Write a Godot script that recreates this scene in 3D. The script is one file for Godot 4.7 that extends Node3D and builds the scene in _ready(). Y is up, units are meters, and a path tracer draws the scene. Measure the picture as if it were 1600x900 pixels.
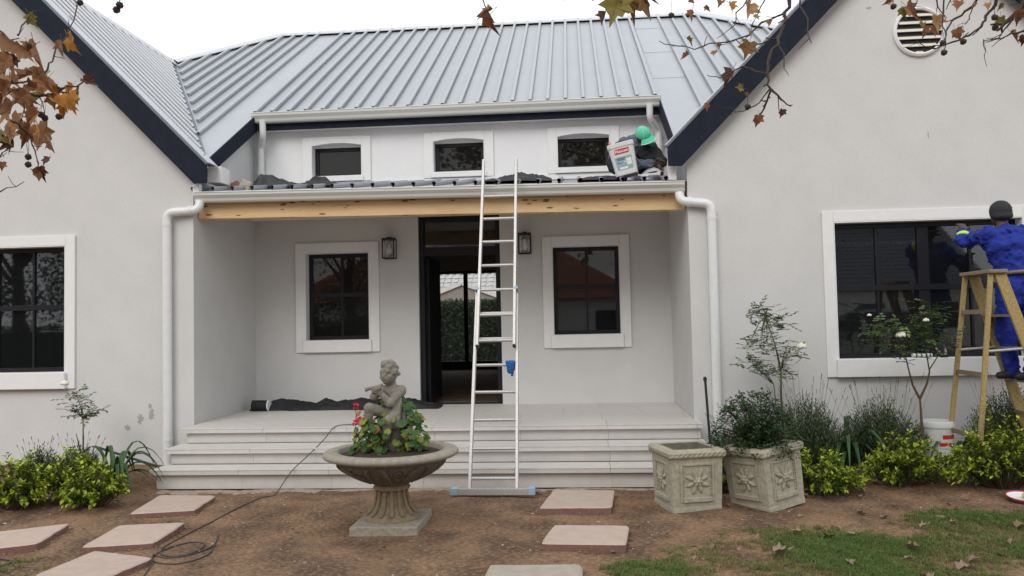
extends Node3D
# A whitewashed house with a porch, two gable wings and two workers, on an overcast day.
# World: camera near the origin looking along -z, ground at y = 0, metres.

const D1 := 8.84      # wing fronts stand at z = -D1
const DB := 10.62     # back wall of the porch
const XL := -4.41     # porch side walls
const XR := 1.255
const FLOOR := 0.5
const APEX_L := -6.93
const APEX_R := 3.78
const RIDGE_W := 6.25 # wing ridge height
const SLOPE_W := 1.015
const EAVE_D := 10.42
const EAVE_Y := 4.50
const SLOPE_M := 0.63
const RIDGE_D := 14.75
const RAKE_L := -4.31
const RAKE_R := 1.16
const FOOT_D := 8.977   # foot of the valleys
const RIB := 0.2352

const LEAVES_A := [[-3.034,3.366,-4.2,0.094,20,2],[-2.768,3.045,-3.683,0.195,50,0],[-2.677,2.987,-3.661,0.12,40,0],[-2.902,3.01,-3.863,0.131,10,0],[-2.713,2.891,-3.559,0.102,-20,1],[-2.774,3.198,-4.155,0.133,30,3],[-2.562,3.031,-3.766,0.087,-10,1],[-2.595,2.938,-4.041,0.091,70,4],[-2.693,2.852,-3.666,0.11,-40,1],[-2.606,2.733,-3.461,0.152,10,0],[-2.651,2.808,-3.687,0.102,60,1],[-2.719,2.885,-3.915,0.108,30,3],[-2.738,2.892,-3.993,0.073,90,4],[-2.54,2.82,-3.847,0.099,150,2],[-2.512,2.75,-3.754,0.123,20,3],[-2.732,2.793,-4.029,0.094,-20,3],[-3.048,2.937,-4.277,0.125,-30,2],[-2.788,2.842,-4.02,0.095,10,1],[-3.12,2.894,-4.259,0.18,40,1],[-2.7,2.658,-3.574,0.139,-20,0],[-3.169,2.876,-4.381,0.103,10,1],[-3.193,2.81,-4.295,0.14,60,1],[-3.044,2.718,-4.04,0.095,-10,3],[-3.087,2.669,-4.063,0.116,40,2],[-3.061,2.695,-4.179,0.131,-20,1],[-3.174,2.778,-4.5,0.179,30,0],[-2.753,2.591,-3.96,0.107,40,1],[-3.095,2.689,-4.344,0.111,0,1],[-3.039,2.585,-4.322,0.073,-10,4],[-2.947,2.466,-4.102,0.091,-60,1],[-3.133,2.536,-4.421,0.098,20,4],[-3.249,2.548,-4.242,0.06,0,1],[-2.695,2.694,-3.525,0.121,0,4],[-2.972,2.875,-4.006,0.113,80,3],[-2.837,2.881,-3.709,0.108,-40,0],[-2.97,2.736,-4.095,0.087,120,1],[-2.998,3.019,-3.804,0.186,30,0],[-2.648,2.671,-3.343,0.167,-30,1],[-3.113,2.682,-3.909,0.166,10,3],[-3.073,2.545,-3.913,0.142,60,1],[-3.051,2.975,-4.068,0.104,43.98742199836096,0],[-2.726,2.768,-3.582,0.124,-19.91711894786019,4],[-3.102,2.831,-4.262,0.105,53.545852707643135,0],[-3.012,3.062,-3.996,0.094,-44.10893126761701,4],[-3.036,2.746,-3.862,0.147,46.47167542726049,1],[-3.086,3.033,-3.989,0.154,46.74912669156109,1],[-2.554,2.799,-3.602,0.102,-54.81663358257721,0],[-3.019,2.737,-4.247,0.092,-14.542031724029961,3],[-2.943,2.951,-3.775,0.143,42.08779434446656,4],[-3.11,2.726,-3.929,0.105,42.26356584106671,1],[-2.894,2.986,-3.654,0.124,-57.90421888160403,0],[-2.649,2.729,-3.582,0.093,-51.74157732891904,1],[-2.74,3.0,-3.732,0.122,-39.29337685729671,4],[-2.966,3.159,-4.082,0.109,21.986997669679653,1],[-2.773,2.701,-3.83,0.121,-55.89142073273455,0],[-2.831,2.597,-3.75,0.091,0.5893645075238396,0],[-2.869,2.725,-3.783,0.126,32.95500012133745,0],[-2.835,3.078,-3.975,0.15,-16.13179255905748,1],[-3.111,2.652,-4.121,0.129,-57.796006161918434,4],[-2.612,2.732,-3.427,0.094,-6.7182636830473115,1],[-2.947,3.018,-4.105,0.113,2.1005056358266856,0],[-2.927,2.654,-3.708,0.141,-0.3203278666031508,0],[-2.994,2.889,-4.153,0.096,17.742355970400567,0],[-2.528,2.792,-3.59,0.104,43.18817993443936,1],[-3.119,3.002,-4.0,0.148,45.062036149721195,0],[-3.161,2.636,-4.016,0.101,53.58230456490621,0],[-2.859,2.98,-4.267,0.081,-34.96777762182447,3],[-2.937,2.931,-4.334,0.117,-17.456267519285944,3],[-2.903,2.905,-4.228,0.082,-49.60940860435466,3],[-2.498,2.732,-3.719,0.07,-5.831946603190396,3],[-2.59,2.775,-3.887,0.084,46.46120023972871,3],[-2.622,2.764,-3.823,0.096,45.63068712515863,3]]
const LEAVES_B := [[-0.404,3.164,-4.047,0.141,0,1],[-0.414,3.131,-3.841,0.085,-60,1],[0.151,2.908,-3.408,0.078,0,4],[0.201,2.934,-3.395,0.161,-20,2],[0.268,2.98,-3.448,0.169,10,5],[0.377,3.133,-3.85,0.168,30,5],[0.211,3.143,-3.751,0.127,0,0],[0.104,3.052,-3.531,0.103,30,1],[-0.002,3.173,-3.78,0.099,0,5],[0.327,3.101,-3.623,0.16,60,5]]
const LEAVES_C := [[0.764,3.479,-4.927,0.086,0,1],[0.747,3.518,-4.833,0.058,90,1],[0.891,3.581,-5.089,0.057,20,1],[0.907,3.483,-4.786,0.082,-20,1],[0.97,3.459,-4.784,0.082,0,3],[1.096,3.486,-4.93,0.146,-30,0],[1.076,3.325,-4.604,0.061,10,2],[1.171,3.313,-4.686,0.063,0,1],[0.768,3.373,-5.095,0.069,70,2],[0.823,3.102,-4.401,0.035,0,1],[0.796,3.064,-4.414,0.048,0,1],[0.699,3.201,-4.859,0.067,-80,1],[0.959,3.045,-4.33,0.118,-20,5],[1.03,3.224,-4.587,0.037,0,2],[0.967,3.066,-4.914,0.136,-30,4],[0.985,2.945,-4.695,0.057,-90,2],[0.762,2.786,-4.493,0.049,0,1],[1.004,2.659,-4.348,0.075,0,1],[1.127,2.688,-4.32,0.053,-10,4],[0.972,2.831,-4.441,0.037,0,4],[1.981,3.539,-5.038,0.067,-70,1],[2.233,3.57,-5.297,0.148,40,1],[2.105,3.493,-5.104,0.081,0,2],[2.252,3.459,-5.218,0.059,180,2],[2.271,3.398,-5.203,0.087,10,1],[2.352,3.458,-5.228,0.118,0,0],[2.34,3.415,-5.223,0.083,0,1],[2.546,3.599,-5.337,0.097,-10,1],[2.263,3.324,-4.583,0.04,0,1],[2.391,3.34,-4.668,0.062,0,0],[2.384,3.292,-4.547,0.053,0,2],[2.505,3.273,-4.752,0.087,0,2],[2.51,3.249,-4.603,0.094,0,1],[2.236,3.203,-4.708,0.083,20,1],[2.582,3.195,-4.778,0.09,30,1],[2.402,3.037,-4.361,0.067,0,4],[2.399,3.084,-4.275,0.097,0,1]]
const BALLS := [[-2.885,2.774,-4.09],[-2.803,2.777,-4.09],[-3.086,2.595,-4.236],[-3.086,2.551,-4.236],[-2.786,3.476,-4.247],[-2.886,2.784,-4.06]]
const BALLS_B := [[-2.233,3.219,-3.72],[-2.256,3.201,-3.731]]
const BALLS_C := [[1.021,2.82,-4.659],[2.46,3.307,-4.745],[2.43,3.226,-4.686],[2.289,3.179,-4.764],[2.166,3.111,-4.736],[2.191,3.189,-4.801],[1.93,3.433,-4.829],[0.617,3.436,-4.797]]
const TWIGS_A := [[0.0047,-3.036,2.284,-3.772,-3.045,2.348,-3.962,-3.056,2.439,-4.163],[0.0047,-3.142,2.426,-3.903,-3.135,2.561,-4.078,-3.109,2.621,-4.113],[0.0047,-3.008,3.223,-4.042,-3.047,3.309,-4.125,-3.063,3.436,-4.24,-3.033,3.462,-4.274],[0.0055,-2.854,2.877,-3.799,-2.802,2.922,-3.911,-2.771,2.987,-3.948,-2.781,3.085,-4.014,-2.792,3.248,-4.143,-2.81,3.416,-4.243,-2.781,3.49,-4.245],[0.0095,-3.022,2.683,-3.667,-2.913,2.764,-3.743,-2.853,2.857,-3.846,-2.821,2.851,-3.947,-2.696,2.88,-3.949,-2.524,2.891,-3.875],[0.0063,-2.913,2.764,-3.743,-2.992,2.73,-3.985,-3.017,2.711,-4.118,-3.055,2.634,-4.25,-3.048,2.538,-4.269],[0.0079,-2.937,2.903,-3.561,-2.929,3.032,-3.805,-2.989,3.199,-4.027],[0.0032,-2.853,2.857,-3.846,-2.908,2.789,-3.96,-3.085,2.602,-4.234],[0.0032,-2.821,2.851,-3.947,-2.879,2.778,-4.081],[0.0063,-2.913,2.764,-3.743,-2.862,2.893,-3.742,-2.972,3.121,-3.908],[0.0032,-2.696,2.88,-3.949,-2.641,2.816,-3.973]]
const TWIGS_B := [[0.0036,-0.394,3.139,-3.948,-0.432,3.227,-3.981,-0.412,3.314,-3.969],[0.0029,0.156,2.959,-3.525,0.178,3.087,-3.547],[0.0036,0.211,3.016,-3.559,0.236,3.089,-3.561],[0.0044,0.281,3.047,-3.601,0.28,3.119,-3.568],[0.0044,0.36,3.073,-3.676,0.327,3.135,-3.61],[0.0073,0.092,3.116,-3.571,0.236,3.096,-3.556,0.36,3.141,-3.651,0.529,3.239,-3.806],[0.0022,-2.233,3.219,-3.72,-2.233,3.291,-3.715]]
const TWIGS_C := [[0.0111,1.287,3.555,-4.581,1.287,3.45,-4.689,1.256,3.325,-4.659,1.188,3.191,-4.591,1.119,3.058,-4.517,1.091,2.954,-4.472,1.106,2.856,-4.449,1.095,2.796,-4.558,1.084,2.771,-4.641],[0.0074,1.106,2.856,-4.449,1.15,2.793,-4.425,1.198,2.746,-4.402],[0.0056,1.265,3.373,-4.685,1.149,3.363,-4.792,1.069,3.284,-4.78,0.959,3.258,-4.8,0.8,3.225,-4.76,0.634,3.194,-4.649,0.514,3.202,-4.568],[0.0046,1.188,3.191,-4.591,1.081,3.19,-4.68,0.997,3.267,-4.798,0.88,3.238,-4.788],[0.0056,1.329,3.49,-4.61,1.33,3.384,-4.627,1.33,3.205,-4.498,1.315,3.087,-4.389],[0.0046,1.091,2.954,-4.472,0.991,3.046,-4.618,0.866,2.991,-4.641,0.791,3.007,-4.631],[0.0037,1.099,2.86,-4.461,1.054,2.813,-4.613,0.97,2.812,-4.735,0.848,2.857,-4.712],[0.0046,1.137,3.612,-4.87,1.034,3.49,-4.952,1.009,3.39,-4.897,0.89,3.293,-4.832],[0.0037,1.188,3.191,-4.591,1.166,2.979,-4.395,1.172,2.897,-4.336],[0.0037,1.184,3.516,-4.837,1.147,3.445,-4.853,1.1,3.359,-4.826,1.072,3.266,-4.76],[0.0167,2.651,3.386,-4.538,2.557,3.333,-4.618,2.482,3.249,-4.647,2.422,3.197,-4.658],[0.0093,2.493,3.471,-4.719,2.484,3.39,-4.777,2.442,3.339,-4.806,2.399,3.265,-4.776,2.335,3.221,-4.782,2.249,3.191,-4.794,2.131,3.144,-4.76],[0.0084,2.468,3.491,-4.808,2.421,3.437,-4.905,2.322,3.376,-4.935,2.262,3.304,-4.893,2.212,3.215,-4.822],[0.0056,2.297,3.592,-4.976,2.283,3.434,-4.977,2.245,3.278,-4.874,2.17,3.121,-4.744],[0.0056,2.215,3.594,-4.971,2.258,3.482,-4.994,2.283,3.383,-4.949],[0.0056,2.348,3.55,-4.978,2.302,3.455,-4.984],[0.0056,2.557,3.333,-4.618,2.465,3.21,-4.619,2.397,3.131,-4.593,2.354,3.13,-4.645],[0.0028,2.359,3.155,-4.675,2.307,3.037,-4.573,2.279,2.945,-4.498],[0.0037,2.131,3.144,-4.76,2.068,3.156,-4.755,2.03,3.202,-4.772],[0.0056,2.487,3.137,-4.505,2.444,3.143,-4.552,2.405,3.122,-4.569,2.354,3.144,-4.666],[0.0037,2.131,3.552,-4.954,2.104,3.469,-4.942,2.075,3.438,-4.92],[0.0037,2.421,3.437,-4.905,2.386,3.35,-4.878,2.356,3.318,-4.871],[0.0037,1.004,3.661,-4.968,0.967,3.573,-4.997],[0.0037,1.096,3.599,-4.931,1.096,3.509,-4.926],[0.0028,0.773,3.638,-4.932,0.763,3.492,-4.919]]

var M := {}
var names := {}
var rng := RandomNumberGenerator.new()
var ground_noise := FastNoiseLite.new()
var house: Node3D


# ---------------------------------------------------------------- mesh collector
class MB:
	var v := PackedVector3Array()
	var n := PackedVector3Array()
	var c := PackedColorArray()
	var i := PackedInt32Array()
	var tint := Color(1, 1, 1)
	var tinted := false

	func vert(p: Vector3, nn: Vector3) -> int:
		v.append(p)
		n.append(nn)
		c.append(tint)
		return v.size() - 1

	# corners run counter-clockwise seen from outside
	func tri(a: Vector3, b: Vector3, d: Vector3) -> void:
		var nn := (b - a).cross(d - a)
		if nn.length_squared() < 1e-16:
			return
		nn = nn.normalized()
		var k := v.size()
		vert(a, nn)
		vert(b, nn)
		vert(d, nn)
		i.append_array([k, k + 2, k + 1])

	func quad(a: Vector3, b: Vector3, d: Vector3, e: Vector3) -> void:
		var nn := (d - a).cross(e - b)
		if nn.length_squared() < 1e-16:
			return
		nn = nn.normalized()
		var k := v.size()
		vert(a, nn)
		vert(b, nn)
		vert(d, nn)
		vert(e, nn)
		i.append_array([k, k + 2, k + 1, k, k + 3, k + 2])

	func poly_smooth(ids: Array, out: Vector3) -> void:
		var a := v[ids[0]]
		var nn := (v[ids[1]] - a).cross(v[ids[2]] - a)
		for q in range(1, ids.size() - 1):
			if nn.dot(out) > 0:
				i.append_array([ids[0], ids[q + 1], ids[q]])
			else:
				i.append_array([ids[0], ids[q], ids[q + 1]])

	# a box from corner lo to corner hi, edges chamfered by b
	func box(lo: Vector3, hi: Vector3, b := 0.0, t := Transform3D.IDENTITY) -> void:
		var ce := (lo + hi) * 0.5
		var h := (hi - lo).abs() * 0.5
		b = minf(b, minf(h.x, minf(h.y, h.z)) * 0.9)
		var ids := {}
		for sx in [-1, 1]:
			for sy in [-1, 1]:
				for sz in [-1, 1]:
					for ax in 3:
						var p := Vector3(sx * (h.x - (0.0 if ax == 0 else b)), sy * (h.y - (0.0 if ax == 1 else b)), sz * (h.z - (0.0 if ax == 2 else b)))
						var nn := Vector3(sx if ax == 0 else 0, sy if ax == 1 else 0, sz if ax == 2 else 0)
						ids[[sx, sy, sz, ax]] = vert(t * (ce + p), (t.basis * nn).normalized())
		for ax in 3:
			for s in [-1, 1]:
				var q := []
				for uv in [[-1, -1], [1, -1], [1, 1], [-1, 1]]:
					var k := [0, 0, 0, ax]
					k[ax] = s
					k[(ax + 1) % 3] = uv[0]
					k[(ax + 2) % 3] = uv[1]
					q.append(ids[k])
				var o := Vector3.ZERO
				o[ax] = s
				poly_smooth(q, t.basis * o)
		if b <= 0.0:
			return
		for ax in 3:      # edges along ax
			var u := (ax + 1) % 3
			var w := (ax + 2) % 3
			for su in [-1, 1]:
				for sw in [-1, 1]:
					var k0 := [0, 0, 0, 0]
					k0[u] = su
					k0[w] = sw
					var q := []
					for e in [[-1, u], [1, u], [1, w], [-1, w]]:
						var k: Array = k0.duplicate()
						k[ax] = e[0]
						k[3] = e[1]
						q.append(ids[k])
					var o := Vector3.ZERO
					o[u] = su
					o[w] = sw
					poly_smooth(q, t.basis * o)
		for sx in [-1, 1]:
			for sy in [-1, 1]:
				for sz in [-1, 1]:
					poly_smooth([ids[[sx, sy, sz, 0]], ids[[sx, sy, sz, 1]], ids[[sx, sy, sz, 2]]], t.basis * Vector3(sx, sy, sz))

	# round tube through pts; radii one number or one per point
	func tube(pts: Array, radii, sides := 8, capped := true) -> void:
		var count := pts.size()
		var prev := Vector3.ZERO
		var rings := []
		for k in count:
			var p: Vector3 = pts[k]
			var d: Vector3 = (pts[mini(k + 1, count - 1)] - pts[maxi(k - 1, 0)]).normalized()
			if prev == Vector3.ZERO:
				prev = d.cross(Vector3.UP if absf(d.y) < 0.9 else Vector3.RIGHT).normalized()
			var u := (prev - d * prev.dot(d)).normalized()
			prev = u
			var w := d.cross(u)
			var r: float = radii[k] if radii is Array else radii
			var ring := []
			for s in sides:
				var a := TAU * s / sides
				var o := u * cos(a) + w * sin(a)
				ring.append(vert(p + o * r, o))
			rings.append(ring)
			if k > 0:
				for s in sides:
					var a0: int = rings[k - 1][s]
					var a1: int = rings[k - 1][(s + 1) % sides]
					var b0: int = ring[s]
					var b1: int = ring[(s + 1) % sides]
					i.append_array([a0, b1, a1, a0, b0, b1])
		if capped:
			for e in [0, count - 1]:
				var d: Vector3 = (pts[0] - pts[1]).normalized() if e == 0 else (pts[e] - pts[e - 1]).normalized()
				var m := vert(pts[e], d)
				var ring := []
				for s in sides:
					ring.append(vert(v[rings[e][s]], d))
				for s in sides:
					poly_smooth([m, ring[s], ring[(s + 1) % sides]], d)

	# turn a profile [radius, height] round the y axis at c0; square gives a 4-sided pillar
	func lathe(prof: Array, c0: Vector3, segs := 32, wobble = null) -> void:
		var rings := []
		var count := prof.size()
		for k in count:
			var a: Vector2 = prof[maxi(k - 1, 0)]
			var b: Vector2 = prof[mini(k + 1, count - 1)]
			var t := (b - a).normalized()
			var ring := []
			for s in segs:
				var g := TAU * s / segs
				var r: float = prof[k].x
				if wobble != null:
					r += wobble.call(g, prof[k].y)
				var o := Vector3(cos(g), 0, sin(g))
				ring.append(vert(c0 + o * r + Vector3(0, prof[k].y, 0), (o * t.y + Vector3(0, -t.x, 0)).normalized()))
			rings.append(ring)
			if k > 0:
				for s in segs:
					var q := (s + 1) % segs
					i.append_array([rings[k - 1][s], rings[k - 1][q], ring[q], rings[k - 1][s], ring[q], ring[s]])

	func ball(p: Vector3, r: Vector3, rows := 6, cols := 10, bas := Basis.IDENTITY) -> void:
		var start := v.size()
		for a in rows + 1:
			var th := PI * a / rows
			for b in cols:
				var ph := TAU * b / cols
				var o := Vector3(sin(th) * cos(ph), cos(th), sin(th) * sin(ph))
				vert(p + bas * (o * r), (bas * (o / r)).normalized())
		for a in rows:
			for b in cols:
				var q := (b + 1) % cols
				var k0 := start + a * cols + b
				var k1 := start + a * cols + q
				var k2 := start + (a + 1) * cols + q
				var k3 := start + (a + 1) * cols + b
				if a > 0:
					i.append_array([k0, k2, k1])
				if a < rows - 1:
					i.append_array([k0, k3, k2])

	# flat polygon pts (2-D, anticlockwise) extruded: t maps (x, y, 0..depth)
	func prism(pts: PackedVector2Array, depth: float, t := Transform3D.IDENTITY) -> void:
		if Geometry2D.is_polygon_clockwise(pts):
			pts = pts.duplicate()
			pts.reverse()
		var ids := Geometry2D.triangulate_polygon(pts)
		for k in range(0, ids.size(), 3):
			var a := pts[ids[k]]
			var b := pts[ids[k + 1]]
			var d := pts[ids[k + 2]]
			if (b - a).cross(d - a) < 0:
				var sw := b
				b = d
				d = sw
			tri(t * Vector3(a.x, a.y, depth), t * Vector3(b.x, b.y, depth), t * Vector3(d.x, d.y, depth))
			tri(t * Vector3(a.x, a.y, 0), t * Vector3(d.x, d.y, 0), t * Vector3(b.x, b.y, 0))
		for k in pts.size():
			var a := pts[k]
			var b := pts[(k + 1) % pts.size()]
			quad(t * Vector3(a.x, a.y, 0), t * Vector3(b.x, b.y, 0), t * Vector3(b.x, b.y, depth), t * Vector3(a.x, a.y, depth))

	# a leaf: folded diamond from p along d (length l, width w), face normal up
	func leaf(p: Vector3, d: Vector3, up: Vector3, l: float, w: float, fold := 0.25, droop := 0.15) -> void:
		var s := d.cross(up).normalized()
		var nn := s.cross(d).normalized()
		var mid := p + d * l * 0.45
		var a := mid + s * w * 0.5 + nn * w * fold
		var b := mid - s * w * 0.5 + nn * w * fold
		var tip := p + d * l - nn * l * droop
		tri(p, a, tip)
		tri(p, tip, b)

	func grid(f: Callable, nu: int, nv: int) -> void:   # smooth sheet f(u, v)
		var k0 := v.size()
		for a in nu + 1:
			for b in nv + 1:
				vert(f.call(float(a) / nu, float(b) / nv), Vector3.UP)
		for a in nu:
			for b in nv:
				var k := k0 + a * (nv + 1) + b
				i.append_array([k, k + 1, k + nv + 2, k, k + nv + 2, k + nv + 1])
		smooth(k0)

	func smooth(from := 0) -> void:
		var acc := PackedVector3Array()
		acc.resize(v.size())
		for k in range(0, i.size(), 3):
			if i[k] < from:
				continue
			var g := (v[i[k + 2]] - v[i[k]]).cross(v[i[k + 1]] - v[i[k]])
			acc[i[k]] += g
			acc[i[k + 1]] += g
			acc[i[k + 2]] += g
		for k in range(from, v.size()):
			if acc[k].length_squared() > 0:
				n[k] = acc[k].normalized()

	func mesh() -> ArrayMesh:
		var arr := []
		arr.resize(Mesh.ARRAY_MAX)
		arr[Mesh.ARRAY_VERTEX] = v
		arr[Mesh.ARRAY_NORMAL] = n
		if tinted:
			arr[Mesh.ARRAY_COLOR] = c
		arr[Mesh.ARRAY_INDEX] = i
		var m := ArrayMesh.new()
		m.add_surface_from_arrays(Mesh.PRIMITIVE_TRIANGLES, arr)
		return m


# ---------------------------------------------------------------- smooth bodies from bones (surface nets)
# prims: [a, b, ra, rb] tapered capsules or [centre, radii, basis] ellipsoids; cuts: planes that trim (normal, d: keep n.p < d)
func body_shape(mb: MB, prims: Array, cell: float, k: float, cuts := [], rough := 0.0, rough_freq := 20.0) -> void:
	var lo := Vector3(1e9, 1e9, 1e9)
	var hi := -lo
	var boxes := []
	for p in prims:
		var a: Vector3
		var b: Vector3
		if p.size() == 4:
			var r := maxf(p[2], p[3])
			a = (p[0] as Vector3).min(p[1]) - Vector3.ONE * r
			b = (p[0] as Vector3).max(p[1]) + Vector3.ONE * r
		else:
			var r: float = maxf(p[1].x, maxf(p[1].y, p[1].z))
			a = p[0] - Vector3.ONE * r
			b = p[0] + Vector3.ONE * r
		var mg := Vector3.ONE * (k + cell * 2.5 + rough)
		boxes.append([a - mg, b + mg])
		lo = lo.min(a - mg)
		hi = hi.max(b + mg)
	var nx := int((hi.x - lo.x) / cell) + 2
	var ny := int((hi.y - lo.y) / cell) + 2
	var nz := int((hi.z - lo.z) / cell) + 2
	var f := PackedFloat32Array()
	f.resize(nx * ny * nz)
	f.fill(1000.0)
	for q in prims.size():
		var p: Array = prims[q]
		var i0 := Vector3i(((boxes[q][0] - lo) / cell).floor())
		var i1 := Vector3i(((boxes[q][1] - lo) / cell).ceil())
		var capsule: bool = p.size() == 4
		var pa: Vector3 = p[0]
		var ab := Vector3.ZERO
		var len2 := 1.0
		var inv := Basis.IDENTITY
		var rr := Vector3.ONE
		var ra := 0.0
		var rb := 0.0
		if capsule:
			ab = p[1] - pa
			len2 = maxf(ab.length_squared(), 1e-9)
			ra = p[2]
			rb = p[3]
		else:
			inv = (p[2] as Basis).transposed()
			rr = p[1]
		for z in range(maxi(i0.z, 0), mini(i1.z + 1, nz)):
			for y in range(maxi(i0.y, 0), mini(i1.y + 1, ny)):
				var row := (z * ny + y) * nx
				for x in range(maxi(i0.x, 0), mini(i1.x + 1, nx)):
					var pos := lo + Vector3(x, y, z) * cell
					var d: float
					if capsule:
						var ap := pos - pa
						var t := clampf(ap.dot(ab) / len2, 0.0, 1.0)
						d = (ap - ab * t).length() - lerpf(ra, rb, t)
					else:
						var e: Vector3 = inv * (pos - pa)
						var g := e / rr
						var gl := g.length()
						var g2 := (g / rr).length()
						d = gl * (gl - 1.0) / maxf(g2, 1e-6)
					var o := f[row + x]
					if o > 500.0:
						f[row + x] = d
					else:
						var h := maxf(k - absf(o - d), 0.0) / k
						f[row + x] = minf(o, d) - h * h * k * 0.25
	var noise := FastNoiseLite.new()
	noise.seed = 7
	noise.frequency = rough_freq
	if rough > 0.0 or cuts:
		for z in nz:
			for y in ny:
				for x in nx:
					var at := (z * ny + y) * nx + x
					if absf(f[at]) < 0.2:
						var pos := lo + Vector3(x, y, z) * cell
						if rough > 0.0 and absf(f[at]) < cell * 4.0:
							f[at] += rough * noise.get_noise_3dv(pos)
						for cu in cuts:
							f[at] = maxf(f[at], (cu[0] as Vector3).dot(pos) - cu[1])
	var id := PackedInt32Array()
	id.resize(nx * ny * nz)
	id.fill(-1)
	var corner := [0, 1, nx, nx + 1, nx * ny, nx * ny + 1, nx * ny + nx, nx * ny + nx + 1]
	var edges := [[0, 1], [2, 3], [4, 5], [6, 7], [0, 2], [1, 3], [4, 6], [5, 7], [0, 4], [1, 5], [2, 6], [3, 7]]
	for z in nz - 1:
		for y in ny - 1:
			for x in nx - 1:
				var at := (z * ny + y) * nx + x
				if f[at] > cell * 2.0:
					continue
				var inside := 0
				for cn in 8:
					if f[at + corner[cn]] < 0.0:
						inside += 1
				if inside == 0 or inside == 8:
					continue
				var sum := Vector3.ZERO
				var count := 0
				for e in edges:
					var fa := f[at + corner[e[0]]]
					var fb := f[at + corner[e[1]]]
					if (fa < 0.0) != (fb < 0.0):
						var t := fa / (fa - fb)
						var ca := Vector3(e[0] & 1, (e[0] >> 1) & 1, e[0] >> 2)
						var cb := Vector3(e[1] & 1, (e[1] >> 1) & 1, e[1] >> 2)
						sum += ca.lerp(cb, t)
						count += 1
				var local := sum / count
				var fx := f[at + 1] + f[at + nx + 1] + f[at + nx * ny + 1] + f[at + nx * ny + nx + 1] - f[at] - f[at + nx] - f[at + nx * ny] - f[at + nx * ny + nx]
				var fy := f[at + nx] + f[at + nx + 1] + f[at + nx * ny + nx] + f[at + nx * ny + nx + 1] - f[at] - f[at + 1] - f[at + nx * ny] - f[at + nx * ny + 1]
				var fz := f[at + nx * ny] + f[at + nx * ny + 1] + f[at + nx * ny + nx] + f[at + nx * ny + nx + 1] - f[at] - f[at + 1] - f[at + nx] - f[at + nx + 1]
				id[at] = mb.vert(lo + (Vector3(x, y, z) + local) * cell, Vector3(fx, fy, fz).normalized())
	var strides := [1, nx, nx * ny]
	for z in range(1, nz - 1):
		for y in range(1, ny - 1):
			for x in range(1, nx - 1):
				var at := (z * ny + y) * nx + x
				var fa := f[at]
				if fa > cell * 2.0 or fa < -cell * 2.0:
					continue
				for ax in 3:
					if (fa < 0.0) == (f[at + strides[ax]] < 0.0):
						continue
					var u: int = strides[(ax + 1) % 3]
					var w: int = strides[(ax + 2) % 3]
					var a := id[at]
					var b := id[at - u]
					var d := id[at - u - w]
					var e := id[at - w]
					if a < 0 or b < 0 or d < 0 or e < 0:
						continue
					if fa < 0.0:
						mb.i.append_array([a, d, b, a, e, d])
					else:
						mb.i.append_array([a, b, d, a, d, e])


# ---------------------------------------------------------------- naming and tagging
func numbered(called: String) -> String:
	names[called] = names.get(called, -1) + 1
	return called if names[called] == 0 else "%s_%03d" % [called, names[called]]

func thing(called: String, label: String, category: String, at := Vector3.ZERO, turn := 0.0, group := "") -> Node3D:
	var o := Node3D.new()
	o.name = numbered(called)
	add_child(o)
	o.position = at
	o.rotation.y = turn
	mark(o, label, category, group)
	return o

func mark(o: Node, label: String, category: String, group := "", kind := "") -> void:
	if label:
		o.set_meta("label", label)
	if category:
		o.set_meta("category", category)
	if group:
		o.set_meta("group", group)
	if kind:
		o.set_meta("kind", kind)

func part(called: String, mb, m: Material, parent: Node) -> MeshInstance3D:
	var o := MeshInstance3D.new()
	o.name = numbered(called) if parent == self else called
	o.mesh = mb.mesh() if mb is MB else mb
	o.material_override = m
	parent.add_child(o, true)
	return o

func holder(called: String, parent: Node) -> Node3D:
	var o := Node3D.new()
	o.name = called
	parent.add_child(o, true)
	return o

func again(o: Node3D, label: String, at: Vector3, turn := 0.0) -> Node3D:
	var c: Node3D = o.duplicate()
	c.name = numbered(String(o.name).rstrip("0123456789").trim_suffix("_"))
	add_child(c)
	c.position = at
	c.rotation.y = turn
	c.set_meta("label", label)
	return c


# ---------------------------------------------------------------- materials
func lin(r: float, g: float, b: float, a := 1.0) -> Color:
	var s := Color(r, g, b).linear_to_srgb()
	s.a = a
	return s

func noise_bytes(seed_: int, freq: float, oct: int, size: int, ridged := false) -> PackedByteArray:
	var f := FastNoiseLite.new()
	f.seed = seed_
	f.frequency = freq
	f.fractal_octaves = oct
	f.noise_type = FastNoiseLite.TYPE_SIMPLEX_SMOOTH
	if ridged:
		f.fractal_type = FastNoiseLite.FRACTAL_RIDGED
	return f.get_seamless_image(size, size, false, false, 0.15).get_data()

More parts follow.
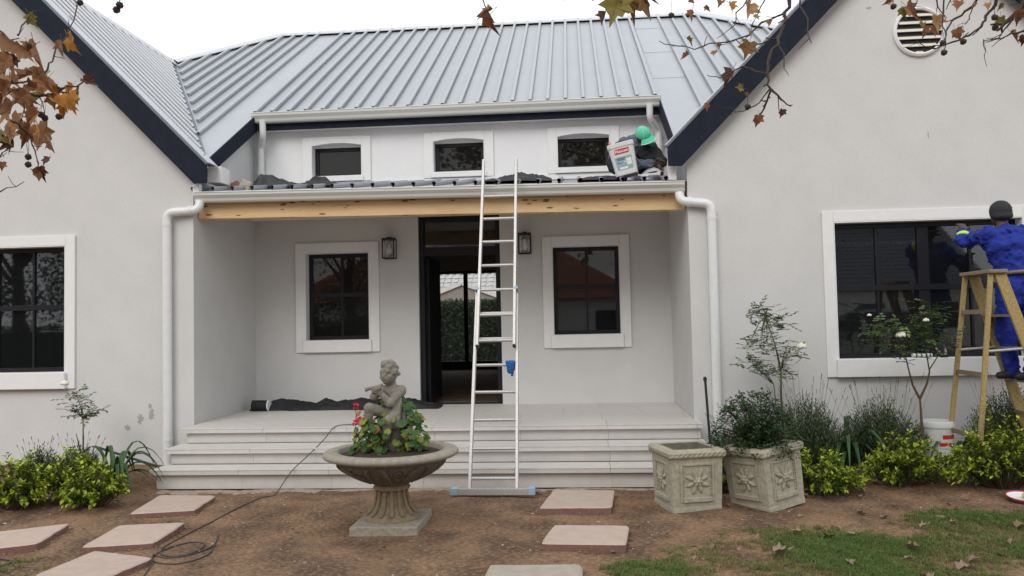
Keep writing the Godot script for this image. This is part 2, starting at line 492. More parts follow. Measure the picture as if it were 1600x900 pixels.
# two noises mixed between colours: coarse decides the patch colour, fine the speckle
func mix_texture(seed_: int, c0: Color, c1: Color, c2: Color, coarse: float, fine: float, amount: float, size := 512) -> ImageTexture:
	var a := noise_bytes(seed_, coarse, 4, size)
	var b := noise_bytes(seed_ + 1, fine, 3, size)
	var data := PackedByteArray()
	data.resize(size * size * 3)
	for k in size * size:
		var t := clampf((a[k] / 255.0 - 0.5) * 1.7 + 0.5, 0.0, 1.0)
		var s := (b[k] / 255.0 - 0.5) * 2.0
		var q := c0.lerp(c1, t)
		if s > 0.0:
			q = q.lerp(c2, minf(1.0, s * amount))
		else:
			q = q * (1.0 + s * amount * 0.6)
		q = q.linear_to_srgb()
		data[k * 3] = int(clampf(q.r * 255.0, 0, 255))
		data[k * 3 + 1] = int(clampf(q.g * 255.0, 0, 255))
		data[k * 3 + 2] = int(clampf(q.b * 255.0, 0, 255))
	return ImageTexture.create_from_image(Image.create_from_data(size, size, false, Image.FORMAT_RGB8, data))

func bump_texture(seed_: int, freq: float, oct: int, strength: float, size := 512) -> ImageTexture:
	var im := Image.create_from_data(size, size, false, Image.FORMAT_L8, noise_bytes(seed_, freq, oct, size))
	im.convert(Image.FORMAT_RGBA8)
	im.bump_map_to_normal_map(strength)
	return ImageTexture.create_from_image(im)

func plain(c: Color, rough := 0.7, metal := 0.0, spec := 0.5) -> StandardMaterial3D:
	var m := StandardMaterial3D.new()
	m.albedo_color = c
	m.roughness = rough
	m.metallic = metal
	m.metallic_specular = spec
	return m

func textured(tex: Texture2D, tile: float, rough := 0.85, bump: Texture2D = null, bump_scale := 1.0, world := true) -> StandardMaterial3D:
	var m := plain(Color.WHITE, rough)
	m.albedo_texture = tex
	m.uv1_triplanar = true
	m.uv1_world_triplanar = world
	m.uv1_scale = Vector3.ONE / tile
	if bump:
		m.normal_enabled = true
		m.normal_texture = bump
		m.normal_scale = bump_scale
	return m

func leafy(rough := 0.6, back := 0.25) -> StandardMaterial3D:
	var m := plain(Color.WHITE, rough, 0.0, 0.35)
	m.vertex_color_use_as_albedo = true
	m.backlight_enabled = true
	m.backlight = Color(back, back, back)
	m.cull_mode = BaseMaterial3D.CULL_DISABLED
	return m

func make_materials() -> void:
	var grain := bump_texture(3, 0.11, 3, 1.6)
	var lumps := bump_texture(5, 0.02, 4, 5.0)
	var fine := bump_texture(9, 0.16, 4, 3.0)
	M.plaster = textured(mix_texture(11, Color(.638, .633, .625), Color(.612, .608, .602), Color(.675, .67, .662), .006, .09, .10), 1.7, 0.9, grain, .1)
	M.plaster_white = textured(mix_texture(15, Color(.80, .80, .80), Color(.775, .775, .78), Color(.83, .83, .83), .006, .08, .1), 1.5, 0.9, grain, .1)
	M.trim = textured(mix_texture(17, Color(.80, .80, .80), Color(.775, .775, .775), Color(.83, .83, .83), .01, .1, .08), .9, 0.75, grain, .12)
	M.inside = textured(mix_texture(19, Color(.50, .47, .43), Color(.46, .43, .40), Color(.54, .51, .47), .008, .05, .1), 1.9, 0.9)
	M.inside_floor = textured(mix_texture(21, Color(.17, .12, .085), Color(.12, .085, .06), Color(.22, .16, .115), .006, .03, .3), 1.3, 0.8)
	M.inside_floor.metallic_specular = 0.12
	M.fascia = textured(mix_texture(23, Color(.018, .022, .036), Color(.014, .018, .030), Color(.027, .033, .050), .008, .08, .15), .8, 0.7, grain, .15)
	M.fascia.metallic_specular = 0.25
	M.fascia_cap = plain(lin(.16, .18, .21), 0.45, 0.3)
	M.roof = textured(mix_texture(25, Color(.42, .432, .455), Color(.395, .408, .432), Color(.45, .462, .485), .005, .06, .09), 1.9, 0.40, lumps, .11)
	M.roof.metallic = 0.25
	M.roof_b = textured(mix_texture(27, Color(.435, .447, .47), Color(.408, .42, .445), Color(.465, .477, .50), .006, .05, .1), 1.6, 0.43, lumps, .13)
	M.roof_b.metallic = 0.25
	M.roof_cap = plain(lin(.56, .57, .60), 0.45, 0.1)
	M.underlay = textured(mix_texture(29, Color(.012, .012, .014), Color(.02, .02, .022), Color(.03, .03, .03), .02, .08, .5), .4, 0.55, fine, .4)
	M.tarp = textured(mix_texture(30, Color(.007, .008, .010), Color(.011, .012, .015), Color(.022, .022, .027), .012, .1, .4), .5, 0.7, fine, .35)
	M.gutter = plain(lin(.60, .60, .56), 0.4, 0.0, .5)
	M.pvc = textured(mix_texture(31, Color(.76, .77, .77), Color(.72, .73, .72), Color(.8, .8, .8), .01, .05, .1), .7, 0.35)
	M.frame = plain(lin(.010, .010, .014), 0.4, 0.0, .4)
	M.glass = plain(Color(.86, .9, .9, .10), 0.02, 0.0, .6)
	M.glass.transparency = BaseMaterial3D.TRANSPARENCY_ALPHA
	M.darkened_glass = plain(lin(.012, .013, .014, .55), 0.02, 0.0, .68)  # dark tint stands in for the unlit rooms behind the panes
	M.darkened_glass.transparency = BaseMaterial3D.TRANSPARENCY_ALPHA
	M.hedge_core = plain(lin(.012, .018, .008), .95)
	M.tile = textured(mix_texture(35, Color(.61, .585, .55), Color(.575, .55, .515), Color(.66, .635, .60), .012, .1, .14), .8, 0.55, grain, .1)
	M.tile_b = textured(mix_texture(37, Color(.635, .61, .575), Color(.60, .575, .54), Color(.68, .655, .62), .010, .12, .14), .9, 0.55, grain, .1)
	M.cream = plain(lin(.72, .68, .59), 0.6)
	M.concrete = textured(mix_texture(41, Color(.36, .34, .31), Color(.30, .28, .25), Color(.44, .42, .38), .012, .08, .3), .8, 0.9, fine, .4)
	M.brass = plain(lin(.35, .34, .32), 0.4, 0.6)
	# cast stone: lichen and soot blotches
	M.stone = textured(mix_texture(43, Color(.46, .425, .335), Color(.32, .29, .215), Color(.58, .545, .455), .014, .09, .5), .45, 0.92, fine, .7)
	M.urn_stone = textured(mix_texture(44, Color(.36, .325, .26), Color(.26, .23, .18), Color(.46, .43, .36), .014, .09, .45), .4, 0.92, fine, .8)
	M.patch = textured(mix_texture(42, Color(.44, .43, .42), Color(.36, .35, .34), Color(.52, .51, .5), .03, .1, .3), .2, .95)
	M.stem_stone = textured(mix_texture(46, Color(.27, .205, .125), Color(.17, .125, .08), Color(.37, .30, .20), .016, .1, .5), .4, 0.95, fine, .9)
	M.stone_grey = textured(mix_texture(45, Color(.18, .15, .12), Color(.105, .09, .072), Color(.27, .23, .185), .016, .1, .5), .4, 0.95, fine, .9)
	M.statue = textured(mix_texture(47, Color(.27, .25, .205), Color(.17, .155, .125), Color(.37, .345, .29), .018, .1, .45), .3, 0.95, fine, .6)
	M.paver = textured(mix_texture(49, Color(.50, .38, .315), Color(.44, .345, .29), Color(.58, .46, .39), .008, .11, .3), .6, 0.9, fine, .35)
	M.paver_b = textured(mix_texture(50, Color(.52, .40, .33), Color(.46, .36, .30), Color(.60, .485, .41), .008, .12, .3), .7, 0.9, fine, .35)
	M.paver_grey = textured(mix_texture(52, Color(.42, .36, .30), Color(.36, .31, .26), Color(.48, .42, .36), .009, .11, .3), .6, 0.9, fine, .35)
	M.paver_edge = textured(mix_texture(54, Color(.24, .13, .105), Color(.19, .10, .085), Color(.31, .19, .15), .02, .12, .4), .4, 0.95, fine, .6)
	M.soil = textured(mix_texture(57, Color(.25, .145, .078), Color(.105, .058, .031), Color(.37, .255, .16), .005, .06, .6, 1024), 3.1, 0.97, bump_texture(59, .05, 5, 6.0, 1024), .9)
	M.soil_b = textured(mix_texture(60, Color(.06, .04, .028), Color(.035, .024, .017), Color(.1, .07, .05), .02, .1, .6), .5, 0.98, fine, 1.0)
	M.mortar = textured(mix_texture(62, Color(.40, .34, .27), Color(.30, .235, .175), Color(.47, .42, .35), .02, .1, .4), .7, 0.95, fine, .8)
	M.alu = textured(mix_texture(64, Color(.58, .565, .55), Color(.44, .425, .41), Color(.70, .69, .68), .025, .12, .4), .3, 0.48)
	M.alu.metallic = 0.45
	M.blue_plastic = plain(lin(.32, .45, .56), 0.5)
	M.blue_cloth = plain(lin(.01, .10, .33), 0.8)
	M.yellow_wood = textured(mix_texture(66, Color(.46, .34, .115), Color(.33, .235, .085), Color(.60, .54, .42), .02, .06, .6), .35, 0.7, fine, .2)
	M.old_wood = textured(mix_texture(68, Color(.30, .22, .14), Color(.22, .16, .10), Color(.5, .46, .4), .02, .07, .6), .3, 0.8, fine, .25)
	M.black = plain(lin(.012, .012, .013), 0.5)
	M.rubber = plain(lin(.02, .02, .022), 0.55)
	M.cable = plain(lin(.05, .05, .052), 0.6)
	M.white_plastic = textured(mix_texture(70, Color(.70, .71, .70), Color(.62, .63, .61), Color(.76, .77, .76), .02, .08, .25), .25, 0.4)
	M.red = plain(lin(.52, .025, .03), 0.45)
	M.teal = textured(mix_texture(72, Color(.17, .34, .40), Color(.34, .46, .50), Color(.55, .63, .65), .03, .1, .35), .2, 0.5)
	M.skin = textured(mix_texture(74, Color(.10, .048, .028), Color(.085, .04, .024), Color(.12, .06, .036), .02, .1, .15), .2, 0.55)
	M.overall = textured(mix_texture(76, Color(.008, .030, .31), Color(.005, .018, .20), Color(.025, .065, .42), .012, .1, .25), .4, 0.85, fine, .3)
	M.jacket = textured(mix_texture(78, Color(.13, .145, .20), Color(.055, .06, .095), Color(.30, .32, .40), .035, .12, .45), .25, 0.9, fine, .3)
	M.dark_cloth = textured(mix_texture(80, Color(.02, .022, .026), Color(.012, .013, .016), Color(.04, .042, .05), .03, .1, .3), .25, 0.9, fine, .3)
	M.beanie = textured(mix_texture(82, Color(.035, .035, .04), Color(.025, .025, .028), Color(.075, .075, .08), .03, .14, .6), .12, 0.95, fine, .8)
	M.cap = plain(lin(.09, .52, .33), 0.8)
	M.cap_white = plain(lin(.6, .68, .6), 0.8)
	M.hi_vis = plain(lin(.55, .85, .05), 0.6)
	M.belt = plain(lin(.22, .15, .09), 0.8)
	M.bark = textured(mix_texture(84, Color(.075, .055, .045), Color(.045, .033, .028), Color(.12, .10, .085), .03, .1, .4), .2, 0.9, fine, .5)
	M.stem = plain(lin(.09, .06, .035), 0.85)
	M.green_stem = plain(lin(.07, .10, .035), 0.8)
	M.leafy = leafy()
	M.leafy_glossy = leafy(0.42, .2)
	M.petal = plain(lin(.75, .74, .62), 0.7)
	M.petal_red = plain(lin(.70, .03, .11), 0.7)
	M.brick = textured(mix_texture(86, Color(.30, .09, .06), Color(.24, .08, .055), Color(.5, .4, .36), .03, .1, .5), .2, 0.95, fine, .5)
	M.litter = []
	for c in [[.31, .215, .15], [.235, .155, .10], [.36, .25, .165]]:
		var lb := Color(c[0], c[1], c[2])
		var lm := textured(mix_texture(120 + M.litter.size(), lb, lb * 0.75, lb * 1.3, .03, .1, .35, 128), .12, 0.8, null, 1.0, false)
		lm.cull_mode = BaseMaterial3D.CULL_DISABLED
		M.litter.append(lm)
	M.leaf_tints = []
	for c in [[.42, .23, .11], [.28, .125, .05], [.24, .20, .035], [.52, .23, .035], [.11, .045, .025], [.20, .10, .022]]:
		var base := Color(c[0], c[1], c[2])
		var m := textured(mix_texture(90 + M.leaf_tints.size(), base, base * 0.75, base * 1.4, .03, .1, .35, 128), .12, 0.7, null, 1.0, false)
		m.backlight_enabled = true
		m.backlight = Color(.3, .3, .3)
		m.cull_mode = BaseMaterial3D.CULL_DISABLED
		M.leaf_tints.append(m)
	M.beam = beam_wood()

func beam_wood() -> StandardMaterial3D:
	var w := 2048
	var h := 128
	var im := Image.create(w, h, false, Image.FORMAT_RGB8)
	var a := FastNoiseLite.new()
	a.seed = 5
	a.frequency = 0.012
	a.fractal_octaves = 3
	var r := RandomNumberGenerator.new()
	r.seed = 91
	var knots := []
	for k in 34:
		knots.append(Vector3(r.randf() * w, r.randf_range(8, h - 8), r.randf_range(3.0, 8.5)))
	for x in w:
		var near := []
		for kn in knots:
			if absf(kn.x - x) < 90:
				near.append(kn)
		for y in h:
			var bend := 0.0
			var dark := 0.0
			for kn in near:
				var dx: float = (x - kn.x) / 2.2
				var dy: float = y - kn.y
				var d := sqrt(dx * dx + dy * dy)
				bend += signf(dy) * kn.z * 2.0 * exp(-d / (kn.z * 3.0))
				dark = maxf(dark, 1.0 - smoothstep(kn.z * 0.55, kn.z * 1.1, d))
			var g := 0.5 + 0.5 * sin((y - bend) * 0.42 + a.get_noise_2d(x * 0.35, y * 2.0) * 9.0)
			var s := a.get_noise_2d(x * 0.8 + 900, y * 14.0)
			var tone := a.get_noise_2d(x * 0.15 + 50, y * 0.6 + 300)
			var c := Color(.74, .53, .30).lerp(Color(.60, .38, .18), clampf(g * 0.45 + s * 0.35 + tone * 0.6, 0.0, 1.0))
			if y < 26:
				c = c.lerp(Color(.50, .25, .09), clampf(0.3 + tone * 2.0, 0.0, 0.7))
			c = c.lerp(Color(.13, .055, .025), dark * 0.9)
			im.set_pixel(x, y, c.linear_to_srgb())
	var m := plain(Color.WHITE, 0.7)
	m.albedo_texture = ImageTexture.create_from_image(im)
	m.uv1_triplanar = true
	m.uv1_triplanar_sharpness = 8.0
	m.uv1_scale = Vector3(1.0 / 5.7, 1.0 / 0.21, 1.0 / 0.21)
	return m


func gh(x: float, z: float) -> float:   # height of the soil
	var h := ground_noise.get_noise_2d(x * 1.3, z * 1.3) * 0.018 + ground_noise.get_noise_2d(x * 6.0 + 40.0, z * 6.0) * 0.006
	h += 0.05 * smoothstep(1.6, 2.6, x) * smoothstep(-7.2, -7.9, z)       # raised bed along the wall
	h += 0.05 * smoothstep(-4.1, -4.6, x) * smoothstep(-6.3, -7.0, z)
	h -= 0.042 * smoothstep(-7.15, -7.7, z) * smoothstep(-4.9, -4.4, x) * (1.0 - smoothstep(1.2, 1.7, x))   # trodden dip along the steps
	return h


# ---------------------------------------------------------------- house
# wall in the xy plane, front face at z = zf, thickness behind it, rectangular openings [x0, x1, y0, y1]
func wall_mesh(mb: MB, x0: float, x1: float, y0: float, y1: float, zf: float, thick: float, openings := []) -> void:
	var xs := [x0, x1]
	var ys := [y0, y1]
	for o in openings:
		xs.append_array([o[0], o[1]])
		ys.append_array([o[2], o[3]])
	xs.sort()
	ys.sort()
	var zb := zf - thick
	for a in xs.size() - 1:
		for b in ys.size() - 1:
			var l: float = xs[a]
			var r: float = xs[a + 1]
			var d: float = ys[b]
			var u: float = ys[b + 1]
			if r - l < 1e-5 or u - d < 1e-5:
				continue
			var open := false
			for o in openings:
				if (l + r) * 0.5 > o[0] and (l + r) * 0.5 < o[1] and (d + u) * 0.5 > o[2] and (d + u) * 0.5 < o[3]:
					open = true
			if not open:
				mb.quad(Vector3(l, d, zf), Vector3(r, d, zf), Vector3(r, u, zf), Vector3(l, u, zf))
				mb.quad(Vector3(r, d, zb), Vector3(l, d, zb), Vector3(l, u, zb), Vector3(r, u, zb))
	for o in openings + [[x0, x1, y0, y1]]:
		var f: float = 1.0
		mb.quad(Vector3(o[0], o[2], zf), Vector3(o[0], o[2], zb), Vector3(o[0], o[3], zb), Vector3(o[0], o[3], zf))
		mb.quad(Vector3(o[1], o[2], zb), Vector3(o[1], o[2], zf), Vector3(o[1], o[3], zf), Vector3(o[1], o[3], zb))
		mb.quad(Vector3(o[0], o[2], zb), Vector3(o[0], o[2], zf), Vector3(o[1], o[2], zf), Vector3(o[1], o[2], zb))
		mb.quad(Vector3(o[0], o[3], zf), Vector3(o[0], o[3], zb), Vector3(o[1], o[3], zb), Vector3(o[1], o[3], zf))

func slab(lo: Vector3, hi: Vector3, m: Material, called: String, parent: Node, bevel := 0.0) -> MeshInstance3D:
	var mb := MB.new()
	mb.box(lo, hi, bevel)
	return part(called, mb, m, parent)

func main_y(d: float) -> float:
	return EAVE_Y + SLOPE_M * (d - EAVE_D)

# window in an opening: plaster surround, sill, dark frame, bars and panes
func window(label: String, x0: float, x1: float, y0: float, y1: float, zf: float, band: float, cols: Array, bar_y: float, sill_h: float, sill_out: float, arched := 0.0) -> void:
	var w := holder("window", house)
	w.set_meta("label", label)
	var s := MB.new()
	var pr := 0.028      # surround stands proud of the wall
	var o0 := x0 - band
	var o1 := x1 + band
	var o3 := y1 + band
	s.box(Vector3(o0, y0 - sill_h, zf + 0.0015), Vector3(x0, o3, zf + pr), 0.004)
	s.box(Vector3(x1, y0 - sill_h, zf + 0.0015), Vector3(o1, o3, zf + pr), 0.004)
	if arched > 0.0:
		var top := PackedVector2Array([Vector2(x0, o3), Vector2(x0, y1)])
		for k in range(1, 12):
			var t := k / 12.0
			top.append(Vector2(lerpf(x0, x1, t), y1 + arched * 4.0 * t * (1.0 - t)))
		top.append_array(PackedVector2Array([Vector2(x1, y1), Vector2(x1, o3)]))
		s.box(Vector3(x0 + 0.01, y1 - 0.004, zf - 0.16), Vector3(x1 - 0.01, y1 + 0.065, zf - 0.105))
		s.prism(top, 0.128, Transform3D(Basis.IDENTITY, Vector3(0, 0, zf + pr - 0.128)))
	else:
		s.box(Vector3(x0, y1, zf + 0.0015), Vector3(x1, o3, zf + pr), 0.004)
	# painted reveals
	var dep := 0.15
	s.box(Vector3(x0, y0, zf - dep), Vector3(x0 + 0.01, y1, zf + pr - 0.002))
	s.box(Vector3(x1 - 0.01, y0, zf - dep), Vector3(x1, y1, zf + pr - 0.002))
	if arched <= 0.0:
		s.box(Vector3(x0 + 0.01, y1 - 0.01, zf - dep), Vector3(x1 - 0.01, y1, zf + pr - 0.002))
	part("surround", s, M.trim, w)
	var sl := MB.new()
	sl.box(Vector3(x0 - band * 0.22, y0 - sill_h, zf + pr + 0.001), Vector3(x1 + band * 0.22, y0 + 0.004, zf + sill_out), 0.008)
	sl.box(Vector3(x0 + 0.011, y0 - 0.03, zf - dep), Vector3(x1 - 0.011, y0 + 0.003, zf + pr))
	part("sill", sl, M.trim, w)
	# frame
	var fz := zf - 0.11
	var fw := 0.05
	var a0 := x0 + 0.012
	var a1 := x1 - 0.012
	var b0 := y0 + 0.004
	var b1 := y1 - 0.012 if arched <= 0.0 else y1 - 0.002
	var f := MB.new()
	f.box(Vector3(a0, b0, fz - 0.05), Vector3(a0 + fw, b1, fz), 0.004)
	f.box(Vector3(a1 - fw, b0, fz - 0.05), Vector3(a1, b1, fz), 0.004)
	f.box(Vector3(a0 + fw, b1 - fw, fz - 0.05), Vector3(a1 - fw, b1, fz), 0.004)
	f.box(Vector3(a0 + fw, b0, fz - 0.05), Vector3(a1 - fw, b0 + fw, fz), 0.004)
	part("frame", f, M.frame, w)
	var rows := [[b0 + fw, b1 - fw]]
	if bar_y > 0.0:
		rows = [[b0 + fw, bar_y - 0.032], [bar_y + 0.032, b1 - fw]]
		slab(Vector3(a0 + fw, bar_y - 0.032, fz - 0.045), Vector3(a1 - fw, bar_y + 0.032, fz + 0.006), M.frame, "glazing_bar", w, 0.004)
	var edges := [[a0 + fw, 0.0]]
	for c in cols:
		edges.append([c[0], c[1]])
	edges.append([a1 - fw, 0.0])
	for k in edges.size() - 1:
		var l: float = edges[k][0] + edges[k][1] * 0.5
		var r: float = edges[k + 1][0] - edges[k + 1][1] * 0.5
		for row in rows:
			slab(Vector3(l - 0.004, row[0] - 0.004, fz - 0.030), Vector3(r + 0.004, row[1] + 0.004, fz - 0.024), M.darkened_glass, "pane", w)
			if k > 0:
				var cw: float = edges[k][1]
				slab(Vector3(edges[k][0] - cw * 0.5, row[0], fz - 0.042), Vector3(edges[k][0] + cw * 0.5, row[1], fz - 0.004), M.frame, "glazing_bar", w, 0.003)

# one strip of roof sheet between two ribs, with its rib on the left edge. low/high: distance limits at each edge. plane: f(along, dist) -> point
func sheet(parent: Node, m: Material, x0: float, x1: float, lo0: float, lo1: float, hi0: float, hi1: float, plane: Callable, up: Vector3, rib := true, gap0 := 0.0) -> void:
	if hi0 - lo0 < 0.02 and hi1 - lo1 < 0.02:
		return
	hi0 = maxf(hi0, lo0 + 0.005)
	hi1 = maxf(hi1, lo1 + 0.005)
	var mb := MB.new()
	var th := up * -0.004
	var a: Vector3 = plane.call(x0, lo0)
	var b: Vector3 = plane.call(x1, lo1)
	var c: Vector3 = plane.call(x1, hi1)
	var d: Vector3 = plane.call(x0, hi0)
	var flip := (b - a).cross(d - a).dot(up) < 0.0
	var q := [a, b, c, d] if not flip else [b, a, d, c]
	mb.quad(q[0], q[1], q[2], q[3])
	mb.quad(q[1] + th, q[0] + th, q[3] + th, q[2] + th)
	mb.quad(a + th, b + th, b, a)
	if rib:
		# trapezoid rib with open dark end
		var along := (b - a) * Vector3(1, 0, 1)
		along = (plane.call(x0 + 0.1, lo0) - plane.call(x0, lo0)).normalized()
		var hgt := 0.054
		var pr := [[-0.009, 0.0005], [-0.023, hgt * 0.66], [-0.019, hgt], [0.019, hgt], [0.023, hgt * 0.66], [0.009, 0.0005]]
		var lo_p: Vector3 = plane.call(x0, lo0 - 0.004 + gap0)
		var hi_p: Vector3 = plane.call(x0, hi0)
		for k in 5:
			var p0: Vector3 = along * pr[k][0] + up * pr[k][1]
			var p1: Vector3 = along * pr[k + 1][0] + up * pr[k + 1][1]
			if flip:
				mb.quad(lo_p + p0, lo_p + p1, hi_p + p1, hi_p + p0)
			else:
				mb.quad(lo_p + p1, lo_p + p0, hi_p + p0, hi_p + p1)
		if gap0 > 0.0:      # turned-down end at a valley
			mb.quad(lo_p + along * -0.009, lo_p + along * 0.009, lo_p + along * 0.023 + up * hgt * 0.66, lo_p + along * -0.023 + up * hgt * 0.66)
			mb.quad(lo_p + along * -0.023 + up * hgt * 0.66, lo_p + along * 0.023 + up * hgt * 0.66, lo_p + along * 0.019 + up * hgt, lo_p + along * -0.019 + up * hgt)
	part("roof_sheet", mb, m, parent)

func build_house() -> void:
	house = thing("house", "single-storey white house with grey ribbed metal roof and two gable wings", "house")
	var zf := -D1
	# ---- wing fronts
	for side in [-1, 1]:
		var ap: float = APEX_L if side < 0 else APEX_R
		var inner: float = XL if side < 0 else XR
		var outer: float = 2.0 * ap - inner
		var x0 := minf(inner, outer)
		var x1 := maxf(inner, outer)
		var wx0: float = -7.92 if side < 0 else 2.80
		var wx1: float = -5.957 if side < 0 else 4.763
		var mb := MB.new()
		wall_mesh(mb, x0, x1, -0.3, 3.44, zf, 0.24, [[wx0, wx1, 1.12, 2.607]])
		mb.prism(PackedVector2Array([Vector2(x0, 3.44), Vector2(x1, 3.44), Vector2(ap, 3.44 + (x1 - x0) * 0.5 * SLOPE_W)]), 0.24, Transform3D(Basis.IDENTITY, Vector3(0, 0, zf - 0.24)))
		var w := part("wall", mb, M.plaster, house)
		w.set_meta("label", "gable wall of the " + ("left wing" if side < 0 else "right wing with a round vent"))
		var mid := (wx0 + wx1) * 0.5
		window("wide dark-framed window in the " + ("left" if side < 0 else "right") + " wing", wx0, wx1, 1.12, 2.607, zf, 0.118, [[lerpf(wx0, mid, .5), 0.028], [mid, 0.12], [lerpf(mid, wx1, .5), 0.028]], 1.885, 0.19, 0.075)
		# wing side walls and room behind the window
		var oi := 0.24
		var sx0: float = outer if side < 0 else outer - oi
		slab(Vector3(sx0, -0.3, -17.0), Vector3(sx0 + oi, 3.3, zf - 0.24), M.plaster, "wall", house)
		var rx0 := x0 + 0.26
		var rx1 := x1 - 0.26
		slab(Vector3(rx0, 0.3, -13.4), Vector3(rx1, 0.5, zf - 0.25), M.inside_floor, "floor", house)
		slab(Vector3(rx0, 3.0, -13.4), Vector3(rx1, 3.1, zf - 0.25), M.inside, "ceiling", house)
		slab(Vector3(rx0, 0.5, -13.6), Vector3(rx1, 3.0, -13.4), M.inside, "wall", house)
		slab(Vector3(rx1 + 0.001, 0.5, -13.6), Vector3(rx1 + 0.015, 3.0, zf - 0.25), M.inside, "wall", house)
		slab(Vector3(rx0 - 0.015, 0.5, -13.6), Vector3(rx0 - 0.001, 3.0, zf - 0.25), M.inside, "wall", house)
	# ---- porch side walls, running up under the roof edge
	for side in [-1, 1]:
		var x: float = XL if side < 0 else XR
		var mb := MB.new()
		var pts := PackedVector2Array([Vector2(D1 + 0.241, -0.3), Vector2(14.0, -0.3), Vector2(14.0, 4.0), Vector2(DB, main_y(DB) - 0.16), Vector2(D1 + 0.241, main_y(D1 + 0.241) - 0.16)])
		if side < 0:
			mb.prism(pts, 0.22, Transform3D(Basis(Vector3(0, 0, -1), Vector3(0, 1, 0), Vector3(1, 0, 0)), Vector3(x - 0.22, 0, 0)))
		else:
			mb.prism(pts, 0.22, Transform3D(Basis(Vector3(0, 0, -1), Vector3(0, 1, 0), Vector3(1, 0, 0)), Vector3(x, 0, 0)))
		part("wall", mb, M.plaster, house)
	# ---- porch back wall with door and two windows; wall above the porch roof
	var bw := MB.new()
	wall_mesh(bw, XL, XR, 0.3, 3.42, -DB, 0.22, [[-2.128, -1.010, 0.5, 3.06], [-3.70, -2.805, 1.40, 2.60], [-0.31, 0.592, 1.412, 2.60]])
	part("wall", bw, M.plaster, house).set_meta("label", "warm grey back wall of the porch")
	var uw := MB.new()
	var ups := []
	for c in [-3.24, -1.545, 0.148]:
		ups.append([c - 0.355, c + 0.355, 3.652, 4.075])
	wall_mesh(uw, XL, XR, 3.42, 4.52, -DB, 0.22, ups.map(func(o): return [o[0], o[1], o[2], o[3] + 0.06]))
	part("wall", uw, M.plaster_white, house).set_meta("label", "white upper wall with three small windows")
	slab(Vector3(XL + 0.002, 3.50, -DB + 0.0015), Vector3(XR - 0.002, 3.575, -DB + 0.02), M.trim, "skirting", house, 0.005)
	window("two-by-two paned porch window beside the door, nearer the black tarp", -3.70, -2.805, 1.40, 2.60, -DB, 0.135, [[-3.225, 0.03]], 2.02, 0.165, 0.06)
	window("two-by-two paned porch window behind the ladder's far side, reflecting a tiled roof", -0.31, 0.592, 1.412, 2.60, -DB, 0.13, [[0.148, 0.03]], 2.055, 0.175, 0.06)
	var where := ["above the black tarp", "above the front door", "beside the crouching worker"]
	for k in 3:
		window("small arched upper window " + where[k], ups[k][0], ups[k][1], ups[k][2], ups[k][3], -DB, 0.125, [], 0.0, 0.075, 0.05, 0.035)
	# ---- rooms behind the porch: hall with rear door, side room, loft
	slab(Vector3(XL, 0.25, -18.7), Vector3(XR, 0.492, -DB - 0.222), M.inside_floor, "floor", house)
	slab(Vector3(XL, 3.22, -18.7), Vector3(XR, 3.34, -DB - 0.222), M.inside, "ceiling", house)
	slab(Vector3(-0.9, 0.5, -18.5), Vector3(-0.75, 3.2, -DB - 0.222), M.inside, "wall", house)
	slab(Vector3(-0.74, 0.5, -14.6), Vector3(XR, 3.2, -14.45), M.inside, "wall", house)
	slab(Vector3(XL + 0.003, 0.5, -18.5), Vector3(XL + 0.015, 3.2, -DB - 0.222), M.inside, "wall", house)
	slab(Vector3(XR - 0.015, 0.5, -14.4), Vector3(XR - 0.003, 3.2, -DB - 0.222), M.inside, "wall", house)
	slab(Vector3(XL, 3.345, -12.2), Vector3(XR, 4.9, -12.1), M.inside, "wall", house)
	var rw := MB.new()
	wall_mesh(rw, -9.45, 6.3, -0.3, 3.4, -18.5, 0.24, [[-3.47, -1.74, 0.5, 2.82]])
	part("wall", rw, M.inside, house)
	var rd := holder("rear_door", house)
	rd.set_meta("label", "dark framed glass rear door seen through the hall")
	var rf := MB.new()
	for x in [-3.47, -2.645, -1.84]:
		rf.box(Vector3(x, 0.5, -18.62), Vector3(x + 0.10, 2.82, -18.55), 0.004)
	rf.box(Vector3(-3.37, 0.5, -18.62), Vector3(-2.645, 0.70, -18.55), 0.004)
	rf.box(Vector3(-2.545, 0.5, -18.62), Vector3(-1.84, 0.70, -18.55), 0.004)
	rf.box(Vector3(-3.37, 2.76, -18.62), Vector3(-2.645, 2.82, -18.55), 0.004)
	rf.box(Vector3(-2.545, 2.76, -18.62), Vector3(-1.84, 2.82, -18.55), 0.004)
	part("frame", rf, M.frame, rd)
	slab(Vector3(-3.375, 0.695, -18.59), Vector3(-2.64, 2.765, -18.584), M.glass, "pane", rd)
	slab(Vector3(-2.55, 0.695, -18.59), Vector3(-1.835, 2.765, -18.584), M.glass, "pane", rd)
	# ---- front door: frame, toplight, leaf swung inward
	var fd := holder("front_door", house)
	fd.set_meta("label", "open dark front door with a toplight")
	var df := MB.new()
	var dz := -DB - 0.06
	df.box(Vector3(-2.125, 0.5, dz - 0.12), Vector3(-2.06, 3.057, dz), 0.004)
	df.box(Vector3(-1.078, 0.5, dz - 0.12), Vector3(-1.013, 3.057, dz), 0.004)
	df.box(Vector3(-2.06, 2.99, dz - 0.12), Vector3(-1.078, 3.057, dz), 0.004)
	df.box(Vector3(-2.06, 2.52, dz - 0.12), Vector3(-1.078, 2.64, dz), 0.004)
	df.box(Vector3(-2.06, 0.5, dz - 0.12), Vector3(-1.078, 0.525, dz - 0.01), 0.004)
	part("frame", df, M.frame, fd)
	slab(Vector3(-2.063, 2.637, dz - 0.07), Vector3(-1.075, 2.993, dz - 0.064), M.darkened_glass, "pane", fd)
	var lm := MB.new()
